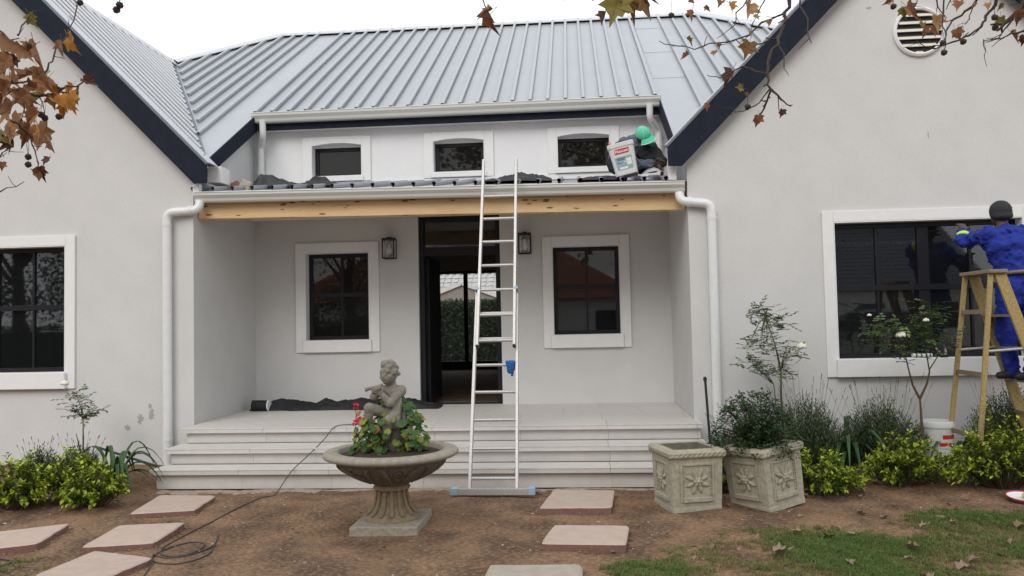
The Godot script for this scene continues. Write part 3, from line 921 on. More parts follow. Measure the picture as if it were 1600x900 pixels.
	lm.box(Vector3(-2.055, 0.53, dz - 1.02), Vector3(-2.015, 2.515, dz - 0.13), 0.004)
	part("door_leaf", lm, M.frame, fd)
	var hd := MB.new()
	hd.tube([Vector3(-2.014, 1.5, dz - 0.93), Vector3(-1.965, 1.5, dz - 0.93), Vector3(-1.965, 1.5, dz - 0.81)], 0.009, 8)
	part("handle", hd, M.brass, fd)
	build_roof()
	build_rainwater()
	build_steps()
	build_vent()
	# plaster repair smears and a scratch
	rng.seed = 31
	for q in [[-5.21, 0.47, .045, .05], [-5.055, 0.565, .05, .085], [-4.92, 0.61, .045, .085], [-4.935, 0.715, .03, .04], [3.84, 3.53, .007, .05], [3.27, 4.95, .04, .02]]:
		var pts := PackedVector2Array()
		for k in 19:
			var a := TAU * k / 19.0
			var r := rng.randf_range(0.35, 1.0)
			pts.append(Vector2(q[0] + cos(a) * q[2] * r, q[1] + sin(a) * q[3] * r))
		var mb := MB.new()
		mb.prism(pts, 0.002, Transform3D(Basis.IDENTITY, Vector3(0, 0, zf + 0.0005)))
		part("plaster_patch", mb, M.patch, house)

func build_roof() -> void:
	# ---- main roof, front slope
	var up := Vector3(0, 1, SLOPE_M).normalized()
	var plane := func(x: float, d: float) -> Vector3: return Vector3(x, main_y(d), -d)
	var wing_top_d := EAVE_D + (RIDGE_W - EAVE_Y) / SLOPE_M
	var hip_l := -5.53
	var hip_r := 2.36
	var low := func(x: float) -> float:
		if x > RAKE_L - 0.001 and x < RAKE_R + 0.001:
			return EAVE_D
		var t: float = (RAKE_L - x) if x < 0 else (x - RAKE_R)
		return FOOT_D + t * SLOPE_W / SLOPE_M
	var high := func(x: float) -> float:
		if x >= hip_l and x <= hip_r:
			return RIDGE_D
		var t: float = (hip_l - x) / (hip_l - APEX_L) if x < 0 else (x - hip_r) / (APEX_R - hip_r)
		return lerpf(RIDGE_D, wing_top_d, t)
	var roof := holder("main_roof", house)
	var xs := []
	var x := RAKE_L
	while x < RAKE_R - 0.05:
		xs.append(x)
		x += RIB
	var k := 0
	for a in xs.size():
		var x0: float = xs[a]
		var x1: float = xs[a + 1] if a + 1 < xs.size() else RAKE_R
		sheet(roof, M.roof if (a * 7) % 3 else M.roof_b, x0, x1, EAVE_D, EAVE_D, RIDGE_D, RIDGE_D, plane, up, true)
	# flat flashing sheets beside the raised middle, lapped
	for side in [-1, 1]:
		var e0: float = RAKE_L - 0.47 if side < 0 else RAKE_R
		var e1: float = RAKE_L if side < 0 else RAKE_R + 0.47
		var l0: float = low.call(e0 - 0.002 if side < 0 else e0 + 0.002)
		var l1: float = low.call(e1 - 0.002 if side < 0 else e1 + 0.002)
		if side < 0:
			sheet(roof, M.roof_b, e0, e1, l0, l1, RIDGE_D, RIDGE_D, plane, up, true)
		else:
			var cutsd := [11.2, 12.45, 13.9]
			var prev := [l0, l1]
			var lift := 0.0
			for c in cutsd + [RIDGE_D]:
				var off := lift
				var lifted := func(xx: float, d: float) -> Vector3: return Vector3(xx, main_y(d) + off, -d)
				sheet(roof, M.roof_b, e0, e1, prev[0], prev[1], c + 0.06, c + 0.06, lifted, up, false)
				prev = [c, c]
				lift += 0.005
		x = e0 if side < 0 else e1
		k = 0
		while true:
			var x1: float = x - RIB if side < 0 else x + RIB
			var xa := minf(x, x1)
			var xb := maxf(x, x1)
			if high.call(x) - low.call(x) < 0.1 or k > 30:
				break
			sheet(roof, M.roof if k % 3 else M.roof_b, xa, xb, low.call(xa), low.call(xb), high.call(xa), high.call(xb), plane, up, true, 0.09)
			x = x1
			k += 1
	# ridge and hip caps over dark closers
	var rl := Vector3(hip_l, main_y(RIDGE_D), -RIDGE_D)
	var rr := Vector3(hip_r, main_y(RIDGE_D), -RIDGE_D)
	var wl := Vector3(APEX_L, RIDGE_W, -wing_top_d)
	var wr := Vector3(APEX_R, RIDGE_W, -wing_top_d)
	for e in [[rl, rr], [wl, rl], [rr, wr]]:
		cap_strip(roof, e[0], e[1], 0.17, 0.06 if e[0] == rl else 0.075, 0.6 if e[0] == rl else 0.5)
	# back slope and hip ends
	var back := MB.new()
	var bl := Vector3(-9.6, 3.3, -19.0)
	var br := Vector3(6.45, 3.3, -19.0)
	back.quad(br, bl, rl, rr)
	back.tri(bl, Vector3(-9.6, 3.4, -12.0), rl)
	back.tri(Vector3(6.45, 3.4, -12.0), br, rr)
	back.tri(Vector3(-9.6, 3.4, -12.0), wl, rl)
	back.tri(wr, Vector3(6.45, 3.4, -12.0), rr)
	part("back_slope", back, M.roof, roof)
	# valley trays
	for side in [-1, 1]:
		var top := wl if side < 0 else wr
		var foot: Vector3 = Vector3(RAKE_L - 0.01, main_y(FOOT_D), -FOOT_D) if side < 0 else Vector3(RAKE_R + 0.01, main_y(FOOT_D), -FOOT_D)
		var vt := MB.new()
		var u := Vector3(0.03 * side, 0.012, 0.0)
		vt.tube([foot + Vector3(0, 0.006, 0), top + Vector3(0, 0.006, 0)], 0.02, 6)
		part("valley_flashing", vt, M.fascia_cap, roof)
	# ---- wing roofs
	for side in [-1, 1]:
		var ap: float = APEX_L if side < 0 else APEX_R
		var wroof := holder("wing_roof", house)
		var front := 8.70
		for sl in [-1, 1]:       # two slopes of the wing
			var s: float = sl
			var wup := Vector3(s, 1.0 / SLOPE_W, 0).normalized()
			var half := 2.73
			var inner: bool = sl == -side
			var wplane := func(d: float, t: float) -> Vector3: return Vector3(ap + s * (half + 0.02 - t), RIDGE_W - SLOPE_W * (half + 0.02 - t), -d)
			# t runs from the eave (0) to the ridge (half + 0.02)
			var d := front + 0.12
			var n := 0
			var last: float = wing_top_d if inner else 16.5
			while d < last:
				var d1 := minf(d + RIB, last)
				var t0 := 0.0
				var t1 := 0.0
				if inner:      # stop at the valley
					t0 = maxf(0.0, half + 0.02 - (RIDGE_W - main_y(maxf(d, 8.75))) / SLOPE_W)
					t1 = maxf(0.0, half + 0.02 - (RIDGE_W - main_y(maxf(d1, 8.75))) / SLOPE_W)
				sheet(wroof, M.roof if n % 3 else M.roof_b, d, d1, t0, t1, half + 0.02, half + 0.02, wplane, wup, true, 0.09 if inner else 0.0)
				d = d1
				n += 1
			# barge board on the gable, its cap and the white verge flashing
			var eave := Vector3(ap + s * (half + 0.01), RIDGE_W - SLOPE_W * (half + 0.01), 0)
			var apex := Vector3(ap, RIDGE_W, 0)
			var bb := MB.new()
			var dep := 0.352
			var pts := PackedVector2Array([Vector2(apex.x, apex.y + 0.005), Vector2(eave.x, eave.y + 0.005), Vector2(eave.x, eave.y - 0.20), Vector2(eave.x - s * 0.15, eave.y - 0.205), Vector2(apex.x, apex.y - dep)])
			bb.prism(pts, 0.035, Transform3D(Basis.IDENTITY, Vector3(0, 0, -8.735)))
			part("barge_board", bb, M.fascia, wroof)
			var run := (apex - eave).normalized()
			var nrm := Vector3(-run.y, run.x, 0) * (1.0 if s < 0 else -1.0)
			if nrm.y < 0:
				nrm = -nrm
			var cp := MB.new()
			var bas := Basis(run, nrm, run.cross(nrm))
			var ln := (apex - eave).length()
			cp.box(Vector3(0, 0.004, 0.0), Vector3(ln, 0.03, 0.045 * signf(bas.z.z)), 0.004, Transform3D(bas, eave + Vector3(0, 0, -8.74)))
			part("barge_cap", cp, M.fascia_cap, wroof)
			var vf := MB.new()
			vf.box(Vector3(0, 0.031, 0.03 * signf(bas.z.z)), Vector3(ln, 0.044, -0.20 * signf(bas.z.z)), 0.003, Transform3D(bas, eave + Vector3(0, 0, -8.74)))
			part("verge_flashing", vf, M.roof_cap, wroof)
			# soffit board under the overhang
			var so := MB.new()
			so.box(Vector3(0.05, -0.05, 0.002 * signf(bas.z.z)), Vector3(ln, -0.03, -0.16 * signf(bas.z.z)), 0.0, Transform3D(bas, eave + Vector3(0, 0, -8.74)))
			part("soffit", so, M.trim, wroof)
		cap_strip(wroof, Vector3(ap, RIDGE_W, -8.72), Vector3(ap, RIDGE_W, -wing_top_d), 0.15, 0.06, 0.98)
	# ---- rake boards down the sides of the raised middle, soffits
	for side in [-1, 1]:
		var rx: float = RAKE_L if side < 0 else RAKE_R
		var mb := MB.new()
		var pts := PackedVector2Array([Vector2(FOOT_D - .02, main_y(FOOT_D - .02) - 0.006), Vector2(EAVE_D + 0.02, main_y(EAVE_D + 0.02) - 0.006), Vector2(EAVE_D + 0.02, main_y(EAVE_D) - 0.225), Vector2(FOOT_D - .02, main_y(FOOT_D - .02) - 0.2)])
		mb.prism(pts, 0.03, Transform3D(Basis(Vector3(0, 0, -1), Vector3(0, 1, 0), Vector3(1, 0, 0)), Vector3(rx - 0.015, 0, 0)))
		part("rake_board", mb, M.fascia, roof)
		var so := MB.new()
		var wx: float = XL if side < 0 else XR
		var l := minf(wx, rx) + 0.0
		var r := maxf(wx, rx) - 0.0
		so.quad(Vector3(l, main_y(FOOT_D) - 0.15, -FOOT_D), Vector3(r, main_y(FOOT_D) - 0.15, -FOOT_D), Vector3(r, main_y(DB) - 0.15, -DB), Vector3(l, main_y(DB) - 0.15, -DB))
		part("soffit", so, M.trim, roof)
	slab(Vector3(RAKE_L + 0.016, 4.285, -EAVE_D - 0.05), Vector3(RAKE_R - 0.016, 4.485, -EAVE_D - 0.022), M.fascia, "fascia_board", roof, 0.003)
	slab(Vector3(RAKE_L + 0.016, 4.30, -DB + 0.002), Vector3(RAKE_R - 0.016, 4.32, -EAVE_D - 0.051), M.trim, "soffit", roof)
	# ---- lean-to porch roof
	var porch := holder("porch_roof", house)
	var pp := func(xx: float, dd: float) -> Vector3: return Vector3(xx, 3.160 - 0.012 * (xx + 1.58) + 0.195 * (dd - 8.86), -dd)
	x = XL + 0.02
	k = 0
	while x < XR - 0.03:
		var x1 := minf(x + RIB, XR - 0.01)
		sheet(porch, M.roof if k % 2 else M.roof_b, x, x1, 8.795, 8.795, DB - 0.005, DB - 0.005, pp, Vector3(0, 1, 0.195).normalized(), true)
		x = x1
		k += 1
	slab(Vector3(XL + 0.01, 3.06, -DB + 0.01), Vector3(XR - 0.01, 3.085, -9.065), M.plaster_white, "ceiling", porch)
	# exposed timber beam, slightly out of level
	var bm := MB.new()
	bm.box(Vector3(-2.82, -0.218, -0.06), Vector3(2.82, 0.0, 0.06), 0.006)
	var beam := part("timber_beam", bm, M.beam, house)
	beam.position = Vector3(-1.578, 3.064, -9.0)
	beam.rotation.z = -0.0125
	beam.set_meta("label", "raw pine beam across the front of the porch")

func cap_strip(parent: Node, a: Vector3, b: Vector3, half: float, lift: float, slope: float) -> void:
	var d := (b - a).normalized()
	var s := d.cross(Vector3.UP).normalized()
	var mb := MB.new()
	var drop := Vector3(0, -half * slope, 0)
	var t := Vector3(0, lift, 0)
	for e in [1.0, -1.0]:
		var o: Vector3 = s * half * e + drop
		var q := [a + t, b + t, b + t + o, a + t + o]
		if e > 0:
			q.reverse()
		mb.quad(q[0], q[1], q[2], q[3])
		# short lip
		var lip := Vector3(0, -0.018, 0)
		mb.quad(a + t + o, b + t + o, b + t + o + lip, a + t + o + lip)
	part("ridge_cap", mb, M.roof_cap, parent)
	var dk := MB.new()
	for e in [1.0, -1.0]:
		var o: Vector3 = s * half * 0.72 * e + drop * 0.72
		dk.quad(a + o + Vector3(0, 0.002, 0), b + o + Vector3(0, 0.002, 0), b + o + t * 0.62, a + o + t * 0.62)
	part("closer_strip", dk, M.black, parent)

# ---------------------------------------------------------------- gutters and downpipes
func round_path(pts: Array, r: float) -> Array:
	var out := [pts[0]]
	for k in range(1, pts.size() - 1):
		var p: Vector3 = pts[k]
		var a: Vector3 = p + (pts[k - 1] - p).normalized() * r
		var b: Vector3 = p + (pts[k + 1] - p).normalized() * r
		for s in 6:
			var t := s / 5.0
			out.append(a.lerp(p, t).lerp(p.lerp(b, t), t))
	out.append(pts[-1])
	return out

func gutter(x0: float, x1: float, y0: float, y1: float, z: float, h: float, wd: float) -> void:
	var g := MB.new()
	# ogee front, hollow inside: outer profile then inner, [forward, up]
	var prof := [[0.0, 0.0], [0.0, -h], [wd * .62, -h], [wd * .72, -h * .86], [wd * .78, -h * .6], [wd * .9, -h * .42], [wd, -h * .26], [wd, -0.004], [wd * 1.06, 0.004], [wd * 1.0, 0.014], [wd * .93, 0.004], [wd * .93, -h * .24], [wd * .7, -h * .55], [wd * .6, -h * .9], [0.012, -h * .9], [0.012, 0.0]]
	for k in prof.size():
		var p: Array = prof[k]
		var q: Array = prof[(k + 1) % prof.size()]
		g.quad(Vector3(x1, y1 + p[1], z + p[0]), Vector3(x0, y0 + p[1], z + p[0]), Vector3(x0, y0 + q[1], z + q[0]), Vector3(x1, y1 + q[1], z + q[0]))
	for e in [[x0, y0], [x1, y1]]:
		var pts := PackedVector2Array()
		for k in 8:
			pts.append(Vector2(prof[k][0], prof[k][1] + e[1]))
		g.prism(pts, 0.004, Transform3D(Basis(Vector3(0, 0, 1), Vector3(0, 1, 0), Vector3(-1, 0, 0)), Vector3(e[0], 0, z)))
	part("gutter", g, M.gutter, house)

func downpipe(pts: Array, r: float, joints: Array, label: String) -> void:
	var mb := MB.new()
	mb.tube(round_path(pts, 0.085 if r > 0.045 else 0.055), r, 14)
	var p := part("downpipe", mb, M.pvc, house)
	p.set_meta("label", label)
	for j in joints:
		var c := MB.new()
		var q: Vector3 = j[0]
		var dirv: Vector3 = j[1]
		c.tube([q - dirv * 0.02, q - dirv * 0.012, q + dirv * 0.012, q + dirv * 0.02], [r + 0.003, r + 0.007, r + 0.007, r + 0.003], 14)
		if absf(dirv.y) > 0.5:
			c.box(q + Vector3(-0.012, -0.012, -0.09), q + Vector3(0.012, 0.012, -r + 0.004), 0.0)
		part("clip", c, M.pvc, p)

func build_rainwater() -> void:
	gutter(XL + 0.03, XR - 0.03, 3.165, 3.098, -8.90, 0.105, 0.12)
	gutter(RAKE_L - 0.02, RAKE_R + 0.0, 4.495, 4.495, -EAVE_D - 0.02, 0.118, 0.12)
	downpipe([Vector3(-4.325, 3.07, -8.83), Vector3(-4.325, 2.965, -8.80), Vector3(-4.69, 2.945, -8.765), Vector3(-4.685, 0.02, -8.765)], 0.05,
		[[Vector3(-4.69, 2.80, -8.765), Vector3.UP], [Vector3(-4.685, 0.34, -8.765), Vector3.UP], [Vector3(-4.42, 2.962, -8.79), Vector3.RIGHT]], "white downpipe on the left wing beside the steps")
	downpipe([Vector3(1.165, 2.98, -8.83), Vector3(1.165, 2.885, -8.80), Vector3(1.497, 2.845, -8.765), Vector3(1.493, 0.02, -8.765)], 0.05,
		[[Vector3(1.497, 2.69, -8.765), Vector3.UP], [Vector3(1.265, 2.873, -8.79), Vector3.RIGHT]], "white downpipe on the right wing behind the planters")
	downpipe([Vector3(-4.19, 4.40, -10.36), Vector3(-4.19, 4.20, -10.38), Vector3(-4.285, 4.09, -10.54), Vector3(-4.285, 3.45, -10.54)], 0.044,
		[[Vector3(-4.285, 3.72, -10.54), Vector3.UP]], "white downpipe from the upper gutter near the left valley")
	downpipe([Vector3(1.02, 4.40, -10.36), Vector3(1.02, 4.22, -10.38), Vector3(1.145, 4.10, -10.54), Vector3(1.145, 3.45, -10.54)], 0.044,
		[[Vector3(1.145, 3.9, -10.54), Vector3.UP]], "white downpipe from the upper gutter above the crouching worker")
	# boxed eave ends at the foot of the valleys
	slab(Vector3(-4.30, 3.31, -9.20), Vector3(-4.13, 3.50, -8.96), M.trim, "eave_box", house, 0.006)
	slab(Vector3(-4.395, 3.14, -8.86), Vector3(-4.315, 3.27, -8.79), M.trim, "eave_box", house, 0.004)
	slab(Vector3(1.05, 3.13, -8.90), Vector3(1.14, 3.36, -8.83), M.trim, "eave_box", house, 0.004)

# ---------------------------------------------------------------- steps and porch floor, tile by tile
func build_steps() -> void:
	var x0 := -4.372
	var x1 := 1.290
	var ln := 0.933
	var dz := [7.81, 8.10, 8.45, 10.615]
	var step_nose := 0.052
	for k in 3:
		var st := holder("step", house)
		st.set_meta("label", ["lowest step of the porch stair, touching the soil", "middle step of the porch stair", "top step, edge of the porch floor"][k])
		var top := FLOOR * (k + 1) / 3.0
		var under := FLOOR * k / 3.0
		slab(Vector3(x0 + 0.05, (under - 0.12) if k else -0.2, -(dz[k + 1] + 0.02)), Vector3(x1 - 0.05, top - 0.03, -(dz[k] + 0.07)), M.concrete, "core", st)
		var x := x0
		var n := 0
		while x < x1 - 0.01:
			var e := minf(x + ln, x1)
			var dep: float = (dz[k + 1] + 0.03) if k < 2 else 8.88
			# tread: thin tile with a mitred front strip
			slab(Vector3(x + 0.0012, top - 0.012, -dep), Vector3(e - 0.0012, top, -dz[k]), M.tile if (n + k) % 2 else M.tile_b, "tread_tile", st, 0.0025)
			slab(Vector3(x + 0.0012, top - step_nose, -(dz[k] + 0.013)), Vector3(e - 0.0012, top - 0.0135, -(dz[k] + 0.002)), M.tile_b if (n + k) % 2 else M.tile, "nosing_tile", st, 0.0015)
			var rx0 := maxf(x, x0 + 0.035) if x == x0 else x
			var rx1 := minf(e, x1 - 0.035) if e >= x1 - 0.001 else e
			slab(Vector3(rx0 + 0.015, (under + 0.0015) if k else -0.06, -(dz[k] + 0.068)), Vector3(rx1 + 0.013, top - 0.016, -(dz[k] + 0.056)), M.tile if (n + k) % 2 else M.tile_b, "riser_tile", st, 0.001)
			x = e
			n += 1
		# returns at both ends
		for s in [[x0 + 0.002, x0 + 0.012], [x1 - 0.012, x1 - 0.002]]:
			slab(Vector3(s[0], top - step_nose, -D1 + 0.002), Vector3(s[1], top - 0.0135, -(dz[k] + 0.015)), M.tile, "nosing_tile", st)
		for s in [[x0 + 0.038, x0 + 0.049], [x1 - 0.049, x1 - 0.038]]:
			slab(Vector3(s[0], (under - 0.1) if k else -0.06, -D1 + 0.002), Vector3(s[1], top - 0.016, -(dz[k] + 0.07)), M.tile, "riser_tile", st)
	# fill under the ends of the treads beside the wall
	var pf := holder("porch_floor", house)
	slab(Vector3(XL + 0.01, 0.1, -DB - 0.1), Vector3(XR - 0.01, FLOOR - 0.014, -8.85), M.concrete, "core", pf)
	var d := 8.882
	var r := 0
	while d < DB - 0.01:
		var d1 := minf(d + 0.6, DB - 0.001)
		var x := XL + 0.003 - (0.45 if r % 2 else 0.0)
		while x < XR:
			var a := maxf(x, XL + 0.003)
			var b := minf(x + ln, XR - 0.003)
			if b - a > 0.02:
				slab(Vector3(a + 0.001, FLOOR - 0.012, -d1), Vector3(b - 0.001, FLOOR - 0.0006, -d - 0.002), M.tile if int(x * 7 + r) % 2 else M.tile_b, "floor_tile", pf, 0.001)
			x += ln
		d = d1
		r += 1
	# black strip along the foot of the steps
	slab(Vector3(-4.34, -0.1, -7.88), Vector3(1.26, -0.034, -7.862), M.black, "foot_strip", house)

func build_vent() -> void:
	var c := Vector3(3.785, 4.66, -D1)
	var v := holder("vent", house)
	v.set_meta("label", "round white louvred vent high in the right gable")
	var r := 0.262
	var ring := MB.new()
	var n := 40
	var prof := [[r - 0.022, 0.001], [r - 0.022, 0.035], [r - 0.008, 0.042], [r + 0.012, 0.03], [r + 0.016, 0.001]]
	for k in n:
		var a := TAU * k / n
		var b := TAU * (k + 1) / n
		for p in 4:
			var q0 := Vector3(cos(a) * prof[p][0], sin(a) * prof[p][0], prof[p][1])
			var q1 := Vector3(cos(b) * prof[p][0], sin(b) * prof[p][0], prof[p][1])
			var q2 := Vector3(cos(b) * prof[p + 1][0], sin(b) * prof[p + 1][0], prof[p + 1][1])
			var q3 := Vector3(cos(a) * prof[p + 1][0], sin(a) * prof[p + 1][0], prof[p + 1][1])
			ring.quad(c + q1, c + q0, c + q3, c + q2)
	part("ring", ring, M.trim, v)
	var back := MB.new()
	for k in n:
		var a := TAU * k / n
		var b := TAU * (k + 1) / n
		back.tri(c + Vector3(0, 0, 0.003), c + Vector3(cos(a) * (r - 0.02), sin(a) * (r - 0.02), 0.003), c + Vector3(cos(b) * (r - 0.02), sin(b) * (r - 0.02), 0.003))
	part("shade_disc", back, M.black, v)  # black disc stands in for the shade of an open hollow
	for k in 7:
		var y := -0.235 + k * 0.083
		var hw := sqrt(maxf(0.0, r * r - pow(absf(y) + 0.02, 2))) - 0.022
		if hw < 0.03:
			continue
		var s := MB.new()
		var t := Transform3D(Basis(Vector3.RIGHT, -0.75), c + Vector3(0, y, 0.02))
		s.box(Vector3(-hw, -0.028, -0.004), Vector3(hw, 0.028, 0.004), 0.002, t)
		part("slat", s, M.cream, v)


# ---------------------------------------------------------------- ground
func axis(stops: Array) -> Array:      # [[value, step], ...] -> coordinates
	var out := []
	for k in stops.size() - 1:
		var x: float = stops[k][0]
		while x < stops[k + 1][0] - 1e-4:
			out.append(x)
			x += stops[k][1]
	out.append(stops[-1][0])
	return out

func build_ground() -> void:
	var xs := axis([[-90, 20], [-30, 4], [-10, 0.5], [-5.5, 0.06], [5.0, 0.5], [10, 4], [30, 20], [90, 1]])
	var zs := axis([[-90, 20], [-30, 4], [-10, 0.4], [-8.8, 0.05], [-4.0, 0.4], [0, 2], [10, 5], [30, 20], [90, 1]])
	var mb := MB.new()
	for x in xs:
		for z in zs:
			mb.vert(Vector3(x, gh(x, z), z), Vector3.UP)
	var w := zs.size()
	for a in xs.size() - 1:
		for b in w - 1:
			var k := a * w + b
			mb.i.append_array([k, k + w + 1, k + 1, k, k + w, k + w + 1])
	mb.smooth()
	for k in mb.n.size():
		if mb.n[k].y < 0:
			mb.n[k] = -mb.n[k]
	var g := part("ground", mb, M.soil, self)
	mark(g, "bare reddish brown garden soil in front of the steps", "ground", "", "structure")
	# grit, clods and chips lying on the soil
	rng.seed = 71
	var st := MB.new()
	st.ball(Vector3.ZERO, Vector3(1, .6, .8), 4, 6)
	for col in 2:
		var mm := MultiMesh.new()
		mm.transform_format = MultiMesh.TRANSFORM_3D
		mm.use_colors = true
		mm.mesh = st.mesh()
		mm.instance_count = 9000 if col == 0 else 900
		for k in mm.instance_count:
			var x := rng.randf_range(-5.2, 5.0)
			var z := rng.randf_range(-8.5, -4.2)
			var s := rng.randf_range(0.002, 0.0065) if col == 0 else rng.randf_range(0.003, 0.009)
			if rng.randf() < 0.06:
				s *= rng.randf_range(1.6, 3.0)
			mm.set_instance_transform(k, Transform3D(Basis(Vector3.UP, rng.randf() * TAU).scaled(Vector3(s * rng.randf_range(.7, 1.5), s * rng.randf_range(.5, 1.0), s)), Vector3(x, gh(x, z) + s * 0.2, z)))
			var b := rng.randf_range(.6, 1.3)
			mm.set_instance_color(k, Color(.17 * b, .105 * b, .07 * b) if col == 0 else Color(.42 * b, .36 * b, .30 * b))
		var o := MultiMeshInstance3D.new()
		o.name = "soil_crumbs" if col == 0 else "pebbles"
		o.multimesh = mm
		o.material_override = leafy(.95, 0.0)
		o.material_override.backlight_enabled = false
		add_child(o)
		mark(o, "crumbs of brown earth scattered over the bare soil" if col == 0 else "small pale stone chips scattered over the bare soil", "soil" if col == 0 else "pebbles", "", "stuff")

func build_spill() -> void:
	var nz := FastNoiseLite.new()
	nz.seed = 21
	nz.frequency = 1.4
	var mb := MB.new()
	mb.grid(func(u: float, v: float) -> Vector3:
		var x := lerpf(-4.25, 1.2, u)
		var wide := 0.10 + 0.22 * nz.get_noise_2d(x * 1.5, 0.0) + (0.12 if x < -2.6 else -0.02)
		var z := -7.84 + v * maxf(0.03, wide)
		return Vector3(x, gh(x, z) + 0.006 - 0.008 * v + 0.006 * nz.get_noise_2d(x * 9.0, z * 9.0), z), 140, 7)
	mark(part("mortar_spill", mb, M.mortar, self), "pale sandy mortar droppings along the foot of the steps", "mortar", "", "stuff")

func lawn_edge(x: float) -> float:     # z of the lawn's edge; grass lies nearer the camera
	var e := [[-0.4, -4.4], [0.12, -5.05], [0.37, -5.25], [0.61, -5.58], [1.04, -6.02], [1.4, -6.2], [1.94, -6.4], [2.45, -6.5], [3.03, -6.7], [3.63, -6.9], [5.5, -7.2]]
	for k in e.size() - 1:
		if x <= e[k + 1][0]:
			return lerpf(e[k][1], e[k + 1][1], (x - e[k][0]) / (e[k + 1][0] - e[k][0]))
	return -7.2

func build_grass() -> void:
	rng.seed = 5
	var patch := FastNoiseLite.new()
	patch.seed = 12
	patch.frequency = 0.9
	patch.fractal_octaves = 3
	var tuft := MB.new()
	for k in 13:
		var a := rng.randf() * TAU
		var p := Vector3(cos(a), 0, sin(a)) * rng.randf_range(0.0, 0.026)
		var b := rng.randf() * TAU
		var o := Vector3(cos(b), 0, sin(b))
		var h := rng.randf_range(0.016, 0.046)
		var lean := rng.randf_range(0.2, 1.1)
		var s := o.cross(Vector3.UP) * rng.randf_range(0.0012, 0.0022)
		var m := p + Vector3(0, h * 0.6, 0) + o * h * lean * 0.3
		var tip := p + Vector3(0, h * (1.0 - lean * 0.35), 0) + o * h * lean
		tuft.quad(p - s, p + s, m + s * .8, m - s * .8)
		tuft.tri(m - s * .8, m + s * .8, tip)
	var spots := []
	for k in 60000:
		var x := rng.randf_range(-0.3, 5.2)
		var z := rng.randf_range(-7.3, -3.9)
		var inside := z - lawn_edge(x)
		var n := patch.get_noise_2d(x, z)
		var dens := smoothstep(-0.12, 0.5, inside + n * 0.55) * (0.55 + n * 1.0)
		if rng.randf() < dens:
			spots.append([x, z, n])
	for k in 1500:     # a weedy tuft at the near left corner
		var x := rng.randf_range(-5.0, -3.45)
		var z := rng.randf_range(-5.4, -4.5)
		if rng.randf() < 0.55 + patch.get_noise_2d(x, z) - (x + 4.2) * 0.5 - absf(z + 5.0) * .6:
			spots.append([x, z, 0.0])
	var mm := MultiMesh.new()
	mm.transform_format = MultiMesh.TRANSFORM_3D
	mm.use_colors = true
	mm.mesh = tuft.mesh()
	mm.instance_count = spots.size()
	for k in spots.size():
		var s := rng.randf_range(.55, 1.25)
		var x: float = spots[k][0]
		var z: float = spots[k][1]
		mm.set_instance_transform(k, Transform3D(Basis(Vector3.UP, rng.randf() * TAU).scaled(Vector3.ONE * s), Vector3(x, gh(x, z) - 0.003, z)))
		var dry: float = clampf(rng.randf() * 0.75 - spots[k][2] * 0.8, 0.0, 1.0)
		var c := Color(.085, .15, .028).lerp(Color(.24, .20, .085), dry)
		mm.set_instance_color(k, c * rng.randf_range(.7, 1.25))
	var o := MultiMeshInstance3D.new()
	o.name = "grass"
	o.multimesh = mm
	o.material_override = leafy(.7, .2)
	add_child(o)
	mark(o, "short patchy lawn grass in the near right corner", "grass", "", "stuff")

